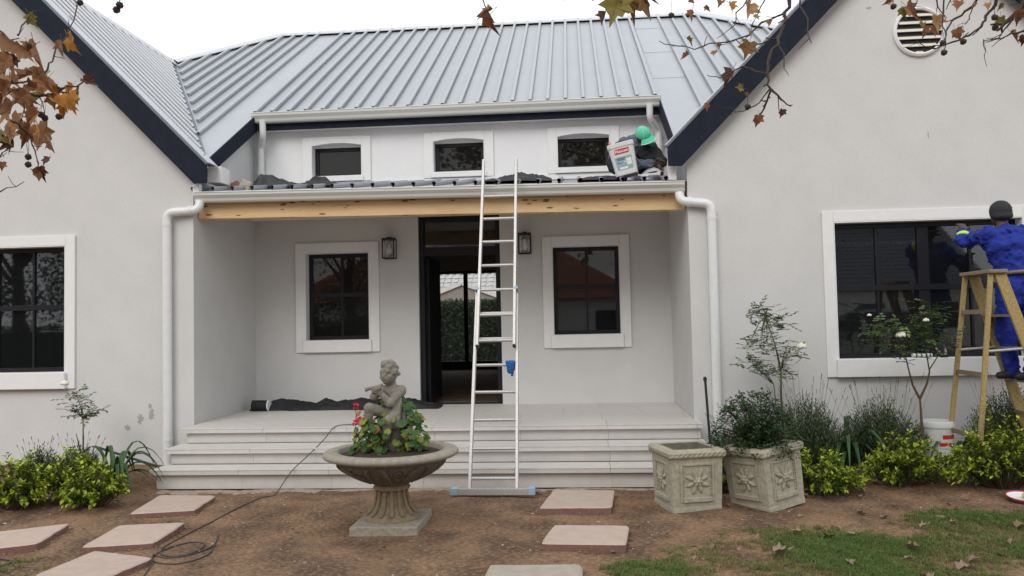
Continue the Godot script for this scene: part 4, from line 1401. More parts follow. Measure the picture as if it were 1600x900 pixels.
func build_pavers() -> void:
	# corner lists as they lie on the ground, anticlockwise from the front left
	var list := [
		[[[-3.805, -6.471], [-3.29, -6.60], [-3.36, -7.17], [-3.93, -7.20]], "pink paving slab nearest the foot of the steps, by the golden shrubs", 0],
		[[[-3.587, -5.482], [-3.10, -5.60], [-3.155, -6.19], [-3.666, -6.10]], "pink paving slab beside the looped cable", 1],
		[[[-4.50, -5.30], [-3.976, -5.579], [-4.108, -6.153], [-4.62, -5.86]], "pink paving slab cut off by the left edge, below the shrubs", 1],
		[[[-3.49, -4.84], [-2.984, -4.758], [-2.904, -5.241], [-3.427, -5.403]], "pink paving slab in the bottom left corner where the cable ends", 0],
		[[[-0.35, -6.646], [0.255, -6.663], [0.312, -7.33], [-0.256, -7.36]], "pink paving slab just in front of the ladder foot", 0],
		[[[-0.296, -5.597], [0.303, -5.576], [0.361, -6.084], [-0.212, -6.104]], "pink paving slab second from the steps, at the lawn's edge", 1],
		[[[-0.62, -4.50], [0.01, -4.51], [-0.001, -5.13], [-0.593, -5.11]], "grey-beige paving slab at the bottom edge of the picture", 2]]
	for e in list:
		var pts: Array = e[0]
		var c := Vector2.ZERO
		for p in pts:
			c += Vector2(p[0], p[1]) / 4.0
		var t := thing("paving_slab", e[1], "paving slab", Vector3(c.x, 0, c.y), 0.0, "stepping slabs laid in the soil")
		rng.seed = 300 + int(e[0][0][0] * 100.0)
		var th := 0.052
		var ring := []
		for k in 4:      # worn outline: small nicks along each side, corners knocked off
			var p := Vector2(pts[k][0], pts[k][1]) - c
			var q := Vector2(pts[(k + 1) % 4][0], pts[(k + 1) % 4][1]) - c
			for s in 9:
				var r := p.lerp(q, s / 9.0)
				var bite := rng.randf_range(0.0, 0.004) + (rng.randf_range(.004, .012) if rng.randf() < .12 else 0.0)
				if s == 0:
					bite = rng.randf_range(.006, .02)
				ring.append(r - r.normalized() * bite)
		var top := MB.new()
		var edge := MB.new()
		var n := ring.size()
		for k in n:
			var r0: Vector2 = ring[k]
			var r1: Vector2 = ring[(k + 1) % n]
			var i0 := r0 - r0.normalized() * rng.randf_range(.008, .012)
			var i1 := r1 - r1.normalized() * .010
			i0 = r0 - r0.normalized() * .010
			top.tri(Vector3(0, th, 0), Vector3(i0.x, th, i0.y), Vector3(i1.x, th, i1.y))
			top.quad(Vector3(r0.x, th - .008, r0.y), Vector3(r1.x, th - .008, r1.y), Vector3(i1.x, th, i1.y), Vector3(i0.x, th, i0.y))
			edge.quad(Vector3(r0.x, -.06, r0.y), Vector3(r1.x, -.06, r1.y), Vector3(r1.x, th - .008, r1.y), Vector3(r0.x, th - .008, r0.y))
		part("top_face", top, [M.paver, M.paver_b, M.paver_grey][e[2]], t)
		part("edge", edge, M.paver_edge if e[2] < 2 else M.concrete, t)
		# crumbs of soil heaped against the sides
		var cr := MB.new()
		for k in 46:
			var r: Vector2 = ring[rng.randi() % n]
			var o := r * rng.randf_range(1.0, 1.05) + Vector2(rng.randf_range(-.03, .03), rng.randf_range(-.03, .03))
			if o.length() < r.length():
				o = r * 1.01
			var z := rng.randf_range(.006, .018)
			cr.ball(Vector3(o.x, gh(o.x + c.x, o.y + c.y) + z * .2, o.y), Vector3(z, z * .7, z * rng.randf_range(.7, 1.2)), 4, 6)
		part("soil_crumbs", cr, M.soil, t).set_meta("kind", "stuff")


# ---------------------------------------------------------------- ladder, lamps, cable
func build_ladder() -> void:
	var a := Vector3(-0.8, 0.03, -7.39)
	var b := Vector3(-0.8, 3.33, -8.745)
	var dir := (b - a).normalized()
	var ln := (b - a).length()
	var side := Vector3(1, 0, 0)
	var out := side.cross(dir).normalized()     # towards the viewer
	if out.z < 0:
		out = -out
	var bas := Basis(side, dir, out)
	var t := thing("extension_ladder", "two-part aluminium extension ladder leaning on the porch gutter", "ladder", a)
	var cx := -0.012
	# lower section: wide, behind; upper section: narrower, in front
	for s in [-1, 1]:
		var st := MB.new()
		# stiles splay towards the foot
		var foot := Vector3(s * 0.222 + cx, 0, -0.02)
		var head := Vector3(s * 0.208 - 0.015, 2.05, -0.02)
		var run := (head - foot).normalized()
		var bb := Basis(Vector3(1, 0, 0), run, Vector3(1, 0, 0).cross(run))
		st.box(Vector3(-0.015, 0, -0.032), Vector3(0.015, (head - foot).length(), 0.032), 0.004, Transform3D(bas * bb, bas * foot))
		part("stile", st, M.alu, t)
		var up := MB.new()
		var f2 := Vector3(s * 0.186 - 0.012, 1.42, 0.045)
		var h2 := Vector3(s * 0.181 - 0.008, ln + 0.02, 0.045)
		var run2 := (h2 - f2).normalized()
		var bb2 := Basis(Vector3(1, 0, 0), run2, Vector3(1, 0, 0).cross(run2))
		up.box(Vector3(-0.015, 0, -0.03), Vector3(0.015, (h2 - f2).length(), 0.03), 0.004, Transform3D(bas * bb2, bas * f2))
		part("stile", up, M.alu, t)
		for e in [[h2, 0.09, M.white_plastic, "end_cap"], [f2, 0.03, M.rubber, "end_cap"]]:
			var cp := MB.new()
			var p: Vector3 = e[0]
			cp.box(Vector3(p.x - 0.016, p.y - e[1] * 0.5, p.z - 0.036), Vector3(p.x + 0.016, p.y + e[1] * 0.5, p.z + 0.036), 0.01, Transform3D(bas, Vector3.ZERO))
			part(e[3], cp, e[2], t)
		var gd := MB.new()
		gd.box(Vector3(s * 0.198 - 0.022 - 0.013, 2.03, -0.05), Vector3(s * 0.198 + 0.022 - 0.013, 2.065, 0.079), 0.006, Transform3D(bas, Vector3.ZERO))
		part("guide_bracket", gd, M.blue_plastic, t)
		var ft := MB.new()
		ft.box(Vector3(s * 0.36 - 0.035 + cx, -0.035, -0.045), Vector3(s * 0.36 + 0.035 + cx, 0.035, 0.045), 0.008, Transform3D(Basis.IDENTITY, Vector3(0, 0.005, 0)))
		part("foot_cap", ft, M.blue_plastic, t)
	var bar := MB.new()
	bar.box(Vector3(-0.33 + cx, -0.028, -0.036), Vector3(0.33 + cx, 0.032, 0.036), 0.004)
	part("stabiliser_bar", bar, M.alu, t)
	var y := 0.125
	while y < ln - 0.25:
		if y < 2.0:
			var hw := lerpf(0.222, 0.208, y / 2.05) - 0.012
			var r := MB.new()
			r.tube([bas * Vector3(-hw + cx, y, -0.02), bas * Vector3(hw + cx, y, -0.02)], 0.0155, 10)
			part("rung", r, M.alu, t)
		if y > 1.5:
			var r2 := MB.new()
			r2.tube([bas * Vector3(-0.172 - 0.01, y - 0.045, 0.045), bas * Vector3(0.172 - 0.01, y - 0.045, 0.045)], 0.0155, 10)
			part("rung", r2, M.alu, t)
		y += 0.28
	# blue glove-like rag knotted on a lower rung
	var rag := MB.new()
	var p0 := a + bas * Vector3(0.135, 0.125 + 0.28 * 4, -0.02)
	body_shape(rag, [[p0 + Vector3(-0.03, 0.02, 0.0), p0 + Vector3(0.03, 0.02, 0.012), 0.022, 0.024], [p0 + Vector3(-0.02, 0.01, 0.022), p0 + Vector3(-0.012, -0.07, 0.03), 0.024, 0.018], [p0 + Vector3(0.02, 0.01, 0.024), p0 + Vector3(0.015, -0.10, 0.026), 0.022, 0.012], [p0 + Vector3(0.03, 0.02, -0.02), p0 + Vector3(0.028, -0.05, -0.012), 0.018, 0.012]], 0.006, 0.012, [], 0.012, 40.0)
	var ro := part("cloth_rag", rag, M.blue_cloth, self)
	mark(ro, "bright blue rag draped over a ladder rung", "rag")

func build_lanterns() -> void:
	for e in [[-2.50, 2.63, "black box wall lantern between the porch window and the door"], [-0.665, 2.645, "black box wall lantern behind the ladder's top section"]]:
		var t := thing("wall_lantern", e[2], "lantern", Vector3(e[0], e[1], -DB), 0.0, "wall lanterns either side of the front door")
		var w := 0.078
		var h := 0.145
		var d0 := 0.035
		var d1 := 0.175
		var f := MB.new()
		for sx in [-1, 1]:
			for z in [d0, d1]:
				f.box(Vector3(sx * w - 0.007, -h, z - 0.007), Vector3(sx * w + 0.007, h - 0.03, z + 0.007), 0.001)
		for y in [-h, h - 0.042]:
			for sx in [-1, 1]:
				f.box(Vector3(sx * w - 0.007, y - 0.0, d0 + 0.007), Vector3(sx * w + 0.007, y + 0.014, d1 - 0.007), 0.001)
			for z in [d0, d1]:
				f.box(Vector3(-w + 0.007, y, z - 0.007), Vector3(w - 0.007, y + 0.014, z + 0.007), 0.001)
		part("cage", f, M.black, t)
		var top := MB.new()
		top.box(Vector3(-w - 0.01, h - 0.028, d0 - 0.01), Vector3(w + 0.01, h - 0.012, d1 + 0.01), 0.003)
		top.box(Vector3(-0.03, h - 0.012, 0.07), Vector3(0.03, h + 0.006, 0.13), 0.003)
		part("roof_plate", top, M.black, t)
		slab_local("back_plate", Vector3(-0.05, -0.11, 0.001), Vector3(0.05, 0.12, 0.02), M.black, t)
		slab_local("arm", Vector3(-0.012, 0.06, 0.02), Vector3(0.012, 0.085, d0 + 0.05), M.black, t)
		for sx in [-1, 1]:
			slab_local("pane", Vector3(sx * w - 0.0015, -h + 0.014, d0 + 0.008), Vector3(sx * w + 0.0015, h - 0.043, d1 - 0.008), M.glass, t)
		slab_local("pane", Vector3(-w + 0.008, -h + 0.014, d1 - 0.0015), Vector3(w - 0.008, h - 0.043, d1 + 0.0015), M.glass, t)
		var sk := MB.new()
		sk.tube([Vector3(0, h - 0.03, 0.105), Vector3(0, h - 0.09, 0.105)], 0.018, 10)
		part("socket", sk, M.black, t)
		var bulb := MB.new()
		bulb.lathe([Vector2(0.0, -0.09), Vector2(0.02, -0.085), Vector2(0.032, -0.06), Vector2(0.03, -0.03), Vector2(0.016, 0.01), Vector2(0.014, 0.05)], Vector3(0, 0, 0.105), 14)
		part("bulb", bulb, plain(lin(.55, .42, .22), .2), t)

func slab_local(called: String, lo: Vector3, hi: Vector3, m: Material, t: Node, bevel := 0.0) -> void:
	var mb := MB.new()
	mb.box(lo, hi, bevel)
	part(called, mb, m, t)

func spline(pts: Array, per := 8) -> Array:
	var c := Curve3D.new()
	for k in pts.size():
		var p: Vector3 = pts[k]
		var tan := (pts[mini(k + 1, pts.size() - 1)] - pts[maxi(k - 1, 0)]) * 0.17 as Vector3
		c.add_point(p, -tan, tan)
	var out := []
	for k in pts.size() - 1:
		for s in per:
			out.append(c.sample(k, s / float(per)))
	out.append(pts[-1])
	return out

func build_cable() -> void:
	var g := func(x: float, z: float) -> Vector3: return Vector3(x, gh(x, z) + 0.006, z)
	var pts := [Vector3(-2.2, 0.506, -8.75), Vector3(-2.45, 0.508, -8.62), Vector3(-2.63, 0.507, -8.46), Vector3(-2.70, 0.40, -8.30), Vector3(-2.78, 0.27, -7.98), Vector3(-2.86, 0.172, -7.79), Vector3(-2.91, 0.07, -7.66), g.call(-2.95, -7.52), g.call(-2.98, -7.25), g.call(-3.02, -6.8), g.call(-3.05, -6.41), g.call(-3.05, -6.1), g.call(-3.05, -5.85), g.call(-3.03, -5.6), g.call(-2.95, -5.43), g.call(-2.82, -5.40), g.call(-2.74, -5.55), g.call(-2.80, -5.75), g.call(-2.93, -5.74), g.call(-3.0, -5.5), g.call(-2.93, -5.28), g.call(-2.74, -5.24), g.call(-2.62, -5.42), g.call(-2.70, -5.72), g.call(-2.80, -6.0), g.call(-2.70, -5.7), g.call(-2.72, -5.47), g.call(-2.86, -5.36), g.call(-2.98, -5.40), Vector3(-2.95, 0.05, -5.32), g.call(-2.87, -5.12), g.call(-2.82, -4.9), g.call(-2.8, -4.5)]
	var mb := MB.new()
	mb.tube(spline(pts, 6), 0.0048, 6)
	mark(part("electric_cable", mb, M.cable, self), "dark electric cable trailing from the porch down the steps into loops", "cable")
	var h := MB.new()
	h.tube(spline([g.call(-4.7, -5.1), g.call(-4.25, -5.35), g.call(-3.98, -5.32), g.call(-4.05, -5.16), g.call(-4.4, -5.05)], 8), 0.007, 6)
	mark(part("electric_cable", h, M.cable, self), "short dark cable end on the soil at the left edge", "cable")
	var p := MB.new()
	p.tube([Vector3(-5.42, 0.30, -8.55), Vector3(-4.55, 0.10, -8.35)], 0.014, 8)
	mark(part("black_pipe", p, M.rubber, self), "thin black pipe lying slanted behind the strap leaves, left of steps", "pipe")
	var q := MB.new()
	q.tube([Vector3(1.345, 0.0, -8.3), Vector3(1.30, 0.96, -8.3)], 0.013, 8)
	q.tube([Vector3(1.3, 0.95, -8.3), Vector3(1.299, 0.975, -8.3), Vector3(1.298, 0.995, -8.3)], [0.017, 0.02, 0.012], 8)
	mark(part("irrigation_riser", q, M.rubber, self), "thin dark irrigation riser standing beside the right end of steps", "pipe")

func crumple(p0: Vector3, p1: Vector3, halfw: float, heights: Array, seed_: int, fold := 0.03) -> MB:
	# a heaped sheet running from p0 to p1: heights sampled along it, soft folds running along and across
	var nz := FastNoiseLite.new()
	nz.seed = seed_
	nz.frequency = 1.0
	nz.fractal_octaves = 2
	var mb := MB.new()
	var ax := p1 - p0
	var ln := ax.length()
	var side := Vector3(0, 1, 0).cross(ax).normalized()
	mb.grid(func(u: float, v: float) -> Vector3:
		var hh := u * (heights.size() - 1)
		var k := mini(int(hh), heights.size() - 2)
		var h := lerpf(heights[k], heights[k + 1], smoothstep(0.0, 1.0, hh - k))
		var s := u * ln
		var a := v * 2.0 - 1.0
		var p := p0 + ax * u + side * a * halfw * (1.0 + 0.4 * nz.get_noise_2d(s * 2.0, 7.0))
		var prof := pow(maxf(0.0, 1.0 - a * a), 0.7)
		var crease := 1.0 - absf(nz.get_noise_2d(s * 2.6 + a * 1.1, a * 1.4 + 3.0)) * 2.6
		p.y += prof * (h * (0.8 + 0.5 * nz.get_noise_2d(s * 1.6, a * 0.9)) + fold * clampf(crease, -0.5, 1.0)) + 0.006
		p += side * nz.get_noise_2d(s * 3.0, a * 1.5 + 9.0) * fold * prof
		return p, 130, 26)
	return mb

func build_sheets() -> void:
	var mb := crumple(Vector3(-4.30, FLOOR, -10.30), Vector3(-1.80, FLOOR, -10.36), 0.19, [.05, .11, .11, .12, .13, .11, .07, .13, .08, .10, .12, .11, .10, .10, .10, .11, .10, .06, .02], 3, .022)
	var t := part("black_tarpaulin", mb, M.tarp, self)
	mark(t, "long crumpled black tarpaulin along the foot of the porch wall", "tarpaulin")
	var roll := MB.new()
	roll.tube([Vector3(-4.26, 0.575, -10.14), Vector3(-4.04, 0.57, -10.14)], 0.07, 14)
	var rr := part("rolled_end", roll, M.tarp, t)
	var band := MB.new()
	band.tube([Vector3(-4.05, 0.572, -10.139), Vector3(-4.035, 0.572, -10.139)], 0.073, 14)
	part("tie", band, M.trim, t)
	# underlay offcuts on the porch roof
	var pr := func(x: float, d: float) -> Vector3: return Vector3(x, 3.160 - 0.012 * (x + 1.58) + 0.195 * (d - 8.86), -d)
	for e in [[-3.90, -3.28, 9.35, .14, [.03, .17, .14, .09, .05, .02], 11, "crumpled dark roofing underlay below the upper window, by the left downpipe"], [-3.33, -2.80, 9.35, .12, [.01, .07, .11, .10, .05, .01], 14, "low fold of dark roofing underlay just right of the taller crumple"], [-1.05, -0.25, 9.3, .14, [.01, .05, .11, .12, .10, .06, .02], 17, "crumpled dark underlay on porch roof behind the ladder top"], [0.05, 0.62, 9.2, .10, [.01, .035, .04, .05, .03, .01], 21, "flat strip of dark underlay on the porch roof beside the bucket"]]:
		var c := crumple(pr.call(e[0], e[2]), pr.call(e[1], e[2]), e[3], e[4], e[5], .03)
		mark(part("roofing_underlay", c, M.underlay, self), e[6], "underlay", "offcuts of dark underlay on the porch roof")
	# broken brick and white offcut
	var br := MB.new()
	br.box(Vector3(-0.05, 0.0, -0.04), Vector3(0.05, 0.12, 0.04), 0.012, Transform3D(Basis(Vector3(0.2, 0.3, 1).normalized(), 0.5), pr.call(-4.02, 9.2) + Vector3(0, -0.01, 0)))
	mark(part("broken_brick", br, M.brick, self), "broken red brick on the porch roof near the left valley", "brick")
	var wb := MB.new()
	wb.box(Vector3(-0.07, 0.0, -0.03), Vector3(0.07, 0.13, 0.03), 0.01, Transform3D(Basis(Vector3(0, 0.2, 1).normalized(), -0.45), pr.call(-3.93, 9.12) + Vector3(0, -0.01, 0)))
	mark(part("plaster_lump", wb, M.stone, self), "pale lump of broken plaster beside the red brick on porch roof", "rubble")
	var fl := MB.new()
	var z0 := -9.12
	fl.grid(func(u: float, v: float) -> Vector3: return Vector3(0.80 + 0.30 * u, 3.26 + 0.10 * sin(u * PI) * (0.3 + 0.7 * v) + 0.04 * v, z0 - 0.22 * v), 12, 6)
	mark(part("flashing_sheet", fl, M.roof_cap, self), "loose bent white flashing sheet under the crouching worker's hands", "flashing")


# ---------------------------------------------------------------- urn, statue, planters
func urn_radius(y: float) -> float:
	var p := [[.328, .135], [.345, .165], [.382, .245], [.424, .318], [.468, .382], [.51, .425], [.545, .445]]
	for k in p.size() - 1:
		if y <= p[k + 1][0]:
			return lerpf(p[k][1], p[k + 1][1], (y - p[k][0]) / (p[k + 1][0] - p[k][0]))
	return .445

func build_urn() -> void:
	var t := thing("urn_planter", "large weathered stone urn on a square foot, planted with geraniums", "urn", Vector3(-1.505, 0.0, -6.30))
	var pl := MB.new()
	pl.box(Vector3(-.265, -.03, -.30), Vector3(.265, .062, .31), .012)
	part("plinth", pl, M.urn_stone, t)
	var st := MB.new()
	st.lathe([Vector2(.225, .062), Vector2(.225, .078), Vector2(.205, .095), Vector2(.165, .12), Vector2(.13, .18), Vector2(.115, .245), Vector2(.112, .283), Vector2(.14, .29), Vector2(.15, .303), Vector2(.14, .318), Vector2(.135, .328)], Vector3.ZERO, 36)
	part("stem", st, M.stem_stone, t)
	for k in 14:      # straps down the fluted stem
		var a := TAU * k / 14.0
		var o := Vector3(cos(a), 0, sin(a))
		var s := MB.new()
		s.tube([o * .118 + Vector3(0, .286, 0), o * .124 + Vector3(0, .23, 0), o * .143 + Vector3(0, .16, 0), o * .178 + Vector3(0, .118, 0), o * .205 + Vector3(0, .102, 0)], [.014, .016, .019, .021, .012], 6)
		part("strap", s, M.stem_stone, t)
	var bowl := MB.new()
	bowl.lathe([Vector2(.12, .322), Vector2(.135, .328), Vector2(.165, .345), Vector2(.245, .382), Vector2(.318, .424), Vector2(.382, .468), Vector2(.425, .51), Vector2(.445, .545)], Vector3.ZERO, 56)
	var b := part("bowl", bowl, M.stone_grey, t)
	var on := func(ang: float, y: float, lift: float) -> Vector3:
		var r := urn_radius(y) + lift
		return Vector3(cos(ang) * r, y, sin(ang) * r)
	for k in 7:       # scrolls and sweeping leaves in relief
		var a := TAU * k / 7.0 + .3
		var s := MB.new()
		var pts := []
		var rad := []
		for q in 30:
			var g := q / 29.0
			var w := lerpf(.064, .006, g)
			var ph := g * TAU * 1.9
			pts.append(on.call(a + cos(ph) * w / .4, .452 + sin(ph) * w, .002))
			rad.append(lerpf(.010, .006, g))
		s.tube(pts, rad, 5)
		part("scroll", s, M.stone_grey, b)
		var lf := MB.new()
		for side in [-1, 1]:
			var lp := []
			var lr := []
			for q in 9:
				var g := q / 8.0
				lp.append(on.call(a + side * (.17 + .23 * g), .362 + .155 * sin(g * PI * .62), -.004))
				lr.append(.022 * sin(PI * (.12 + .85 * g)) + .003)
			lf.tube(lp, lr, 5)
		part("leaf_relief", lf, M.stone_grey, b)
	var rim := MB.new()
	rim.lathe([Vector2(.44, .535), Vector2(.455, .54), Vector2(.50, .548), Vector2(.527, .562), Vector2(.532, .58), Vector2(.52, .597), Vector2(.49, .606), Vector2(.44, .607), Vector2(.415, .60), Vector2(.40, .56), Vector2(.39, .52)], Vector3.ZERO, 180, func(g: float, y: float) -> float: return .009 * absf(sin(g * 30.0)) if y > .547 and y < .6 else 0.0)
	part("rim", rim, M.urn_stone, t)
	var so := MB.new()
	rng.seed = 8
	so.grid(func(u: float, v: float) -> Vector3: return Vector3(cos(u * TAU) * v * .405, .565 + .04 * (1.0 - v * v) + .012 * sin(u * 40.0 + v * 17.0) * v * (1.0 - v) * 4.0, sin(u * TAU) * v * .405), 40, 8)
	part("soil", so, M.soil_b, t)
	# ---- cherub on a stump
	var c := thing("cherub_statue", "weathered stone cherub playing a pipe, seated in the urn", "statue", Vector3(-1.518, 0, -6.30))
	var q := func(px: float, py: float, z: float) -> Vector3: return Vector3((px - 607.0) * .00509, 1.301 - (py - 565.0) * .00509, z)
	var hc: Vector3 = q.call(609, 582, .02)
	var tilt := Basis(Vector3.UP, -.35)
	var prims := [
		[hc, Vector3(.066, .082, .074), tilt], [hc + tilt * Vector3(0, -.045, .03), Vector3(.05, .045, .05), tilt],
		[hc + tilt * Vector3(-.028, -.03, .05), Vector3(.026, .024, .02), tilt], [hc + tilt * Vector3(.028, -.03, .05), Vector3(.026, .024, .02), tilt],
		[hc + tilt * Vector3(0, -.005, .07), hc + tilt * Vector3(0, -.028, .083), .008, .012],
		[hc + tilt * Vector3(-.035, .014, .062), hc + tilt * Vector3(.035, .014, .062), .012, .012],
		[hc + tilt * Vector3(0, -.07, .055), hc + tilt * Vector3(0, -.074, .052), .018, .018],
		[hc + tilt * Vector3(-.012, -.048, .074), hc + tilt * Vector3(.012, -.048, .074), .008, .008],
		[q.call(610, 596, 0), q.call(611, 607, -.005), .04, .045],
		[q.call(598, 611, .01), q.call(626, 611, -.005), .043, .045],
		[q.call(611, 614, 0), q.call(613, 638, 0), .060, .065], [q.call(612, 640, .02), Vector3(.07, .065, .075), Basis.IDENTITY],
		[q.call(611, 652, -.01), Vector3(.082, .055, .08), Basis.IDENTITY],
		[q.call(597, 611, .03), q.call(588, 618, .11), .036, .029], [q.call(588, 618, .11), q.call(598, 603, .135), .028, .021],
		[q.call(627, 612, .02), q.call(613, 629, .11), .040, .032], [q.call(613, 629, .11), q.call(597, 609, .13), .031, .021],
		[q.call(604, 645, .04), q.call(583, 635, .15), .052, .042], [q.call(583, 635, .15), q.call(580, 662, .14), .039, .028], [q.call(580, 664, .14), q.call(576, 668, .19), .027, .02],
		[q.call(620, 648, .04), q.call(613, 654, .17), .050, .041], [q.call(613, 654, .17), q.call(608, 680, .14), .038, .027],
		[q.call(626, 628, .05), q.call(622, 662, .10), .022, .034], [q.call(619, 632, .075), q.call(615, 664, .12), .018, .024], [q.call(629, 640, .0), q.call(630, 662, .03), .03, .035]]
	for k in 5:        # fingers of both hands round the pipe
		prims.append([q.call(600.5 - k * 1.7, 600.5 + k * .5, .145), q.call(600 - k * 1.7, 605 + k * .4, .155), .0085, .007])
		prims.append([q.call(594.5 - k * 1.5, 604 + k * .4, .15), q.call(594 - k * 1.5, 609 + k * .3, .15), .0085, .007])
	rng.seed = 44
	for k in 58:       # curls of hair
		var th := rng.randf_range(0.05, 1.75)
		var ph := rng.randf() * TAU
		var o := Vector3(sin(th) * cos(ph), cos(th), sin(th) * sin(ph))
		if o.z > .45 and o.y < .55:
			continue
		var p := hc + tilt * (o * Vector3(.07, .086, .078))
		prims.append([p, p + tilt * Vector3(rng.randf_range(-.012, .012), rng.randf_range(-.012, .008), 0), rng.randf_range(.012, .02), rng.randf_range(.01, .016)])
	var body := MB.new()
	body_shape(body, prims, .0055, .014, [], .003, 30.0)
	part("figure", body, M.statue, c)
	var fl := MB.new()
	fl.tube([q.call(604, 599, .125), q.call(590, 603, .15), q.call(579, 606, .165), q.call(577.5, 606.5, .167)], [.010, .012, .016, .02], 10)
	part("pipe", fl, M.statue, c)
	var stump := MB.new()
	stump.lathe([Vector2(.10, .56), Vector2(.115, .60), Vector2(.105, .68), Vector2(.10, .76), Vector2(.11, .82), Vector2(.10, .86), Vector2(0, .865)], Vector3(.02, 0, -.01), 20, func(g: float, y: float) -> float: return .008 * sin(g * 5.0 + y * 20.0))
	part("stump", stump, M.stone_grey, c)
	# ---- geraniums
	var gp := thing("geranium", "leafy geranium with red flowers growing round the cherub", "plant", Vector3(-1.505, .58, -6.30))
	rng.seed = 61
	var lv := MB.new()
	lv.tinted = true
	var sm := MB.new()
	for k in 340:
		var a := rng.randf_range(0, TAU)
		var rr := rng.randf_range(.05, .34) if rng.randf() < .8 else rng.randf_range(.1, .36)
		var hh := rng.randf_range(.04, .43) * (1.15 - rr * 1.5)
		var p := Vector3(cos(a) * rr, hh, sin(a) * rr * .8)
		if p.x > .0 and p.x < .14 and p.z > .0 and p.y > .05 and rng.randf() < .75:
			continue
		if p.x > .30 or p.x < -.30:
			p.x *= .85
		var o := Vector3(cos(a), rng.randf_range(.5, 1.6), sin(a) + .5).normalized()
		var r := rng.randf_range(.018, .038)
		var w := rng.randf()
		var col := Color(.05, .11, .03)
		if w > .62:
			col = Color(.20, .25, .04)
		elif w > .57:
			col = Color(.34, .17, .06)
		col *= rng.randf_range(.75, 1.25)
		lv.tint = col
		var u := o.cross(Vector3(rng.randf_range(-1, 1), .3, rng.randf_range(-1, 1))).normalized()
		var v := o.cross(u)
		var mid := lv.vert(p - o * r * .35, o)
		var ring := []
		for s in 14:
			var g := TAU * s / 14.0
			var rr2 := r * (1.0 + (.10 if s % 2 else -.06))
			if s == 0:
				rr2 *= .35
			if s % 2 and w > .62:
				lv.tint = col * .8
			ring.append(lv.vert(p + (u * cos(g) + v * sin(g)) * rr2 + o * r * .12 * sin(g * 3.0), (o + (u * cos(g) + v * sin(g)) * .35).normalized()))
		for s in 14:
			lv.poly_smooth([mid, ring[s], ring[(s + 1) % 14]], o)
		if k % 3 == 0:
			sm.tube([Vector3(p.x * .35, .0, p.z * .35), Vector3(p.x * .75, p.y * .55, p.z * .75), p - o * r * .4], [.005, .004, .0025], 5)
	part("foliage", lv, M.leafy, gp)
	part("stems", sm, M.green_stem, gp)
	for e in [[-.205, .255, .14, .038], [-.255, .245, .12, .024], [-.27, .365, .07, .030]]:
		var fp := Vector3(e[0], e[1], e[2])
		var f := MB.new()
		for k in 26:
			var o := Vector3(rng.randf_range(-1, 1), rng.randf_range(-.4, 1), rng.randf_range(-1, 1)).normalized()
			f.leaf(fp + o * e[3] * .5, (o + Vector3(rng.randf_range(-.6, .6), rng.randf_range(-.6, .6), rng.randf_range(-.6, .6))).normalized(), Vector3(.3, 1, .4).normalized(), e[3] * .9, e[3] * .75, .2, .1)
		part("flower", f, M.petal_red, gp)
		var s := MB.new()
		s.tube([Vector3(e[0] * .5, .05, e[2] * .5), fp + Vector3(.01, -.1, 0), fp], [.004, .003, .0025], 5)
		part("flower_stem", s, M.green_stem, gp)

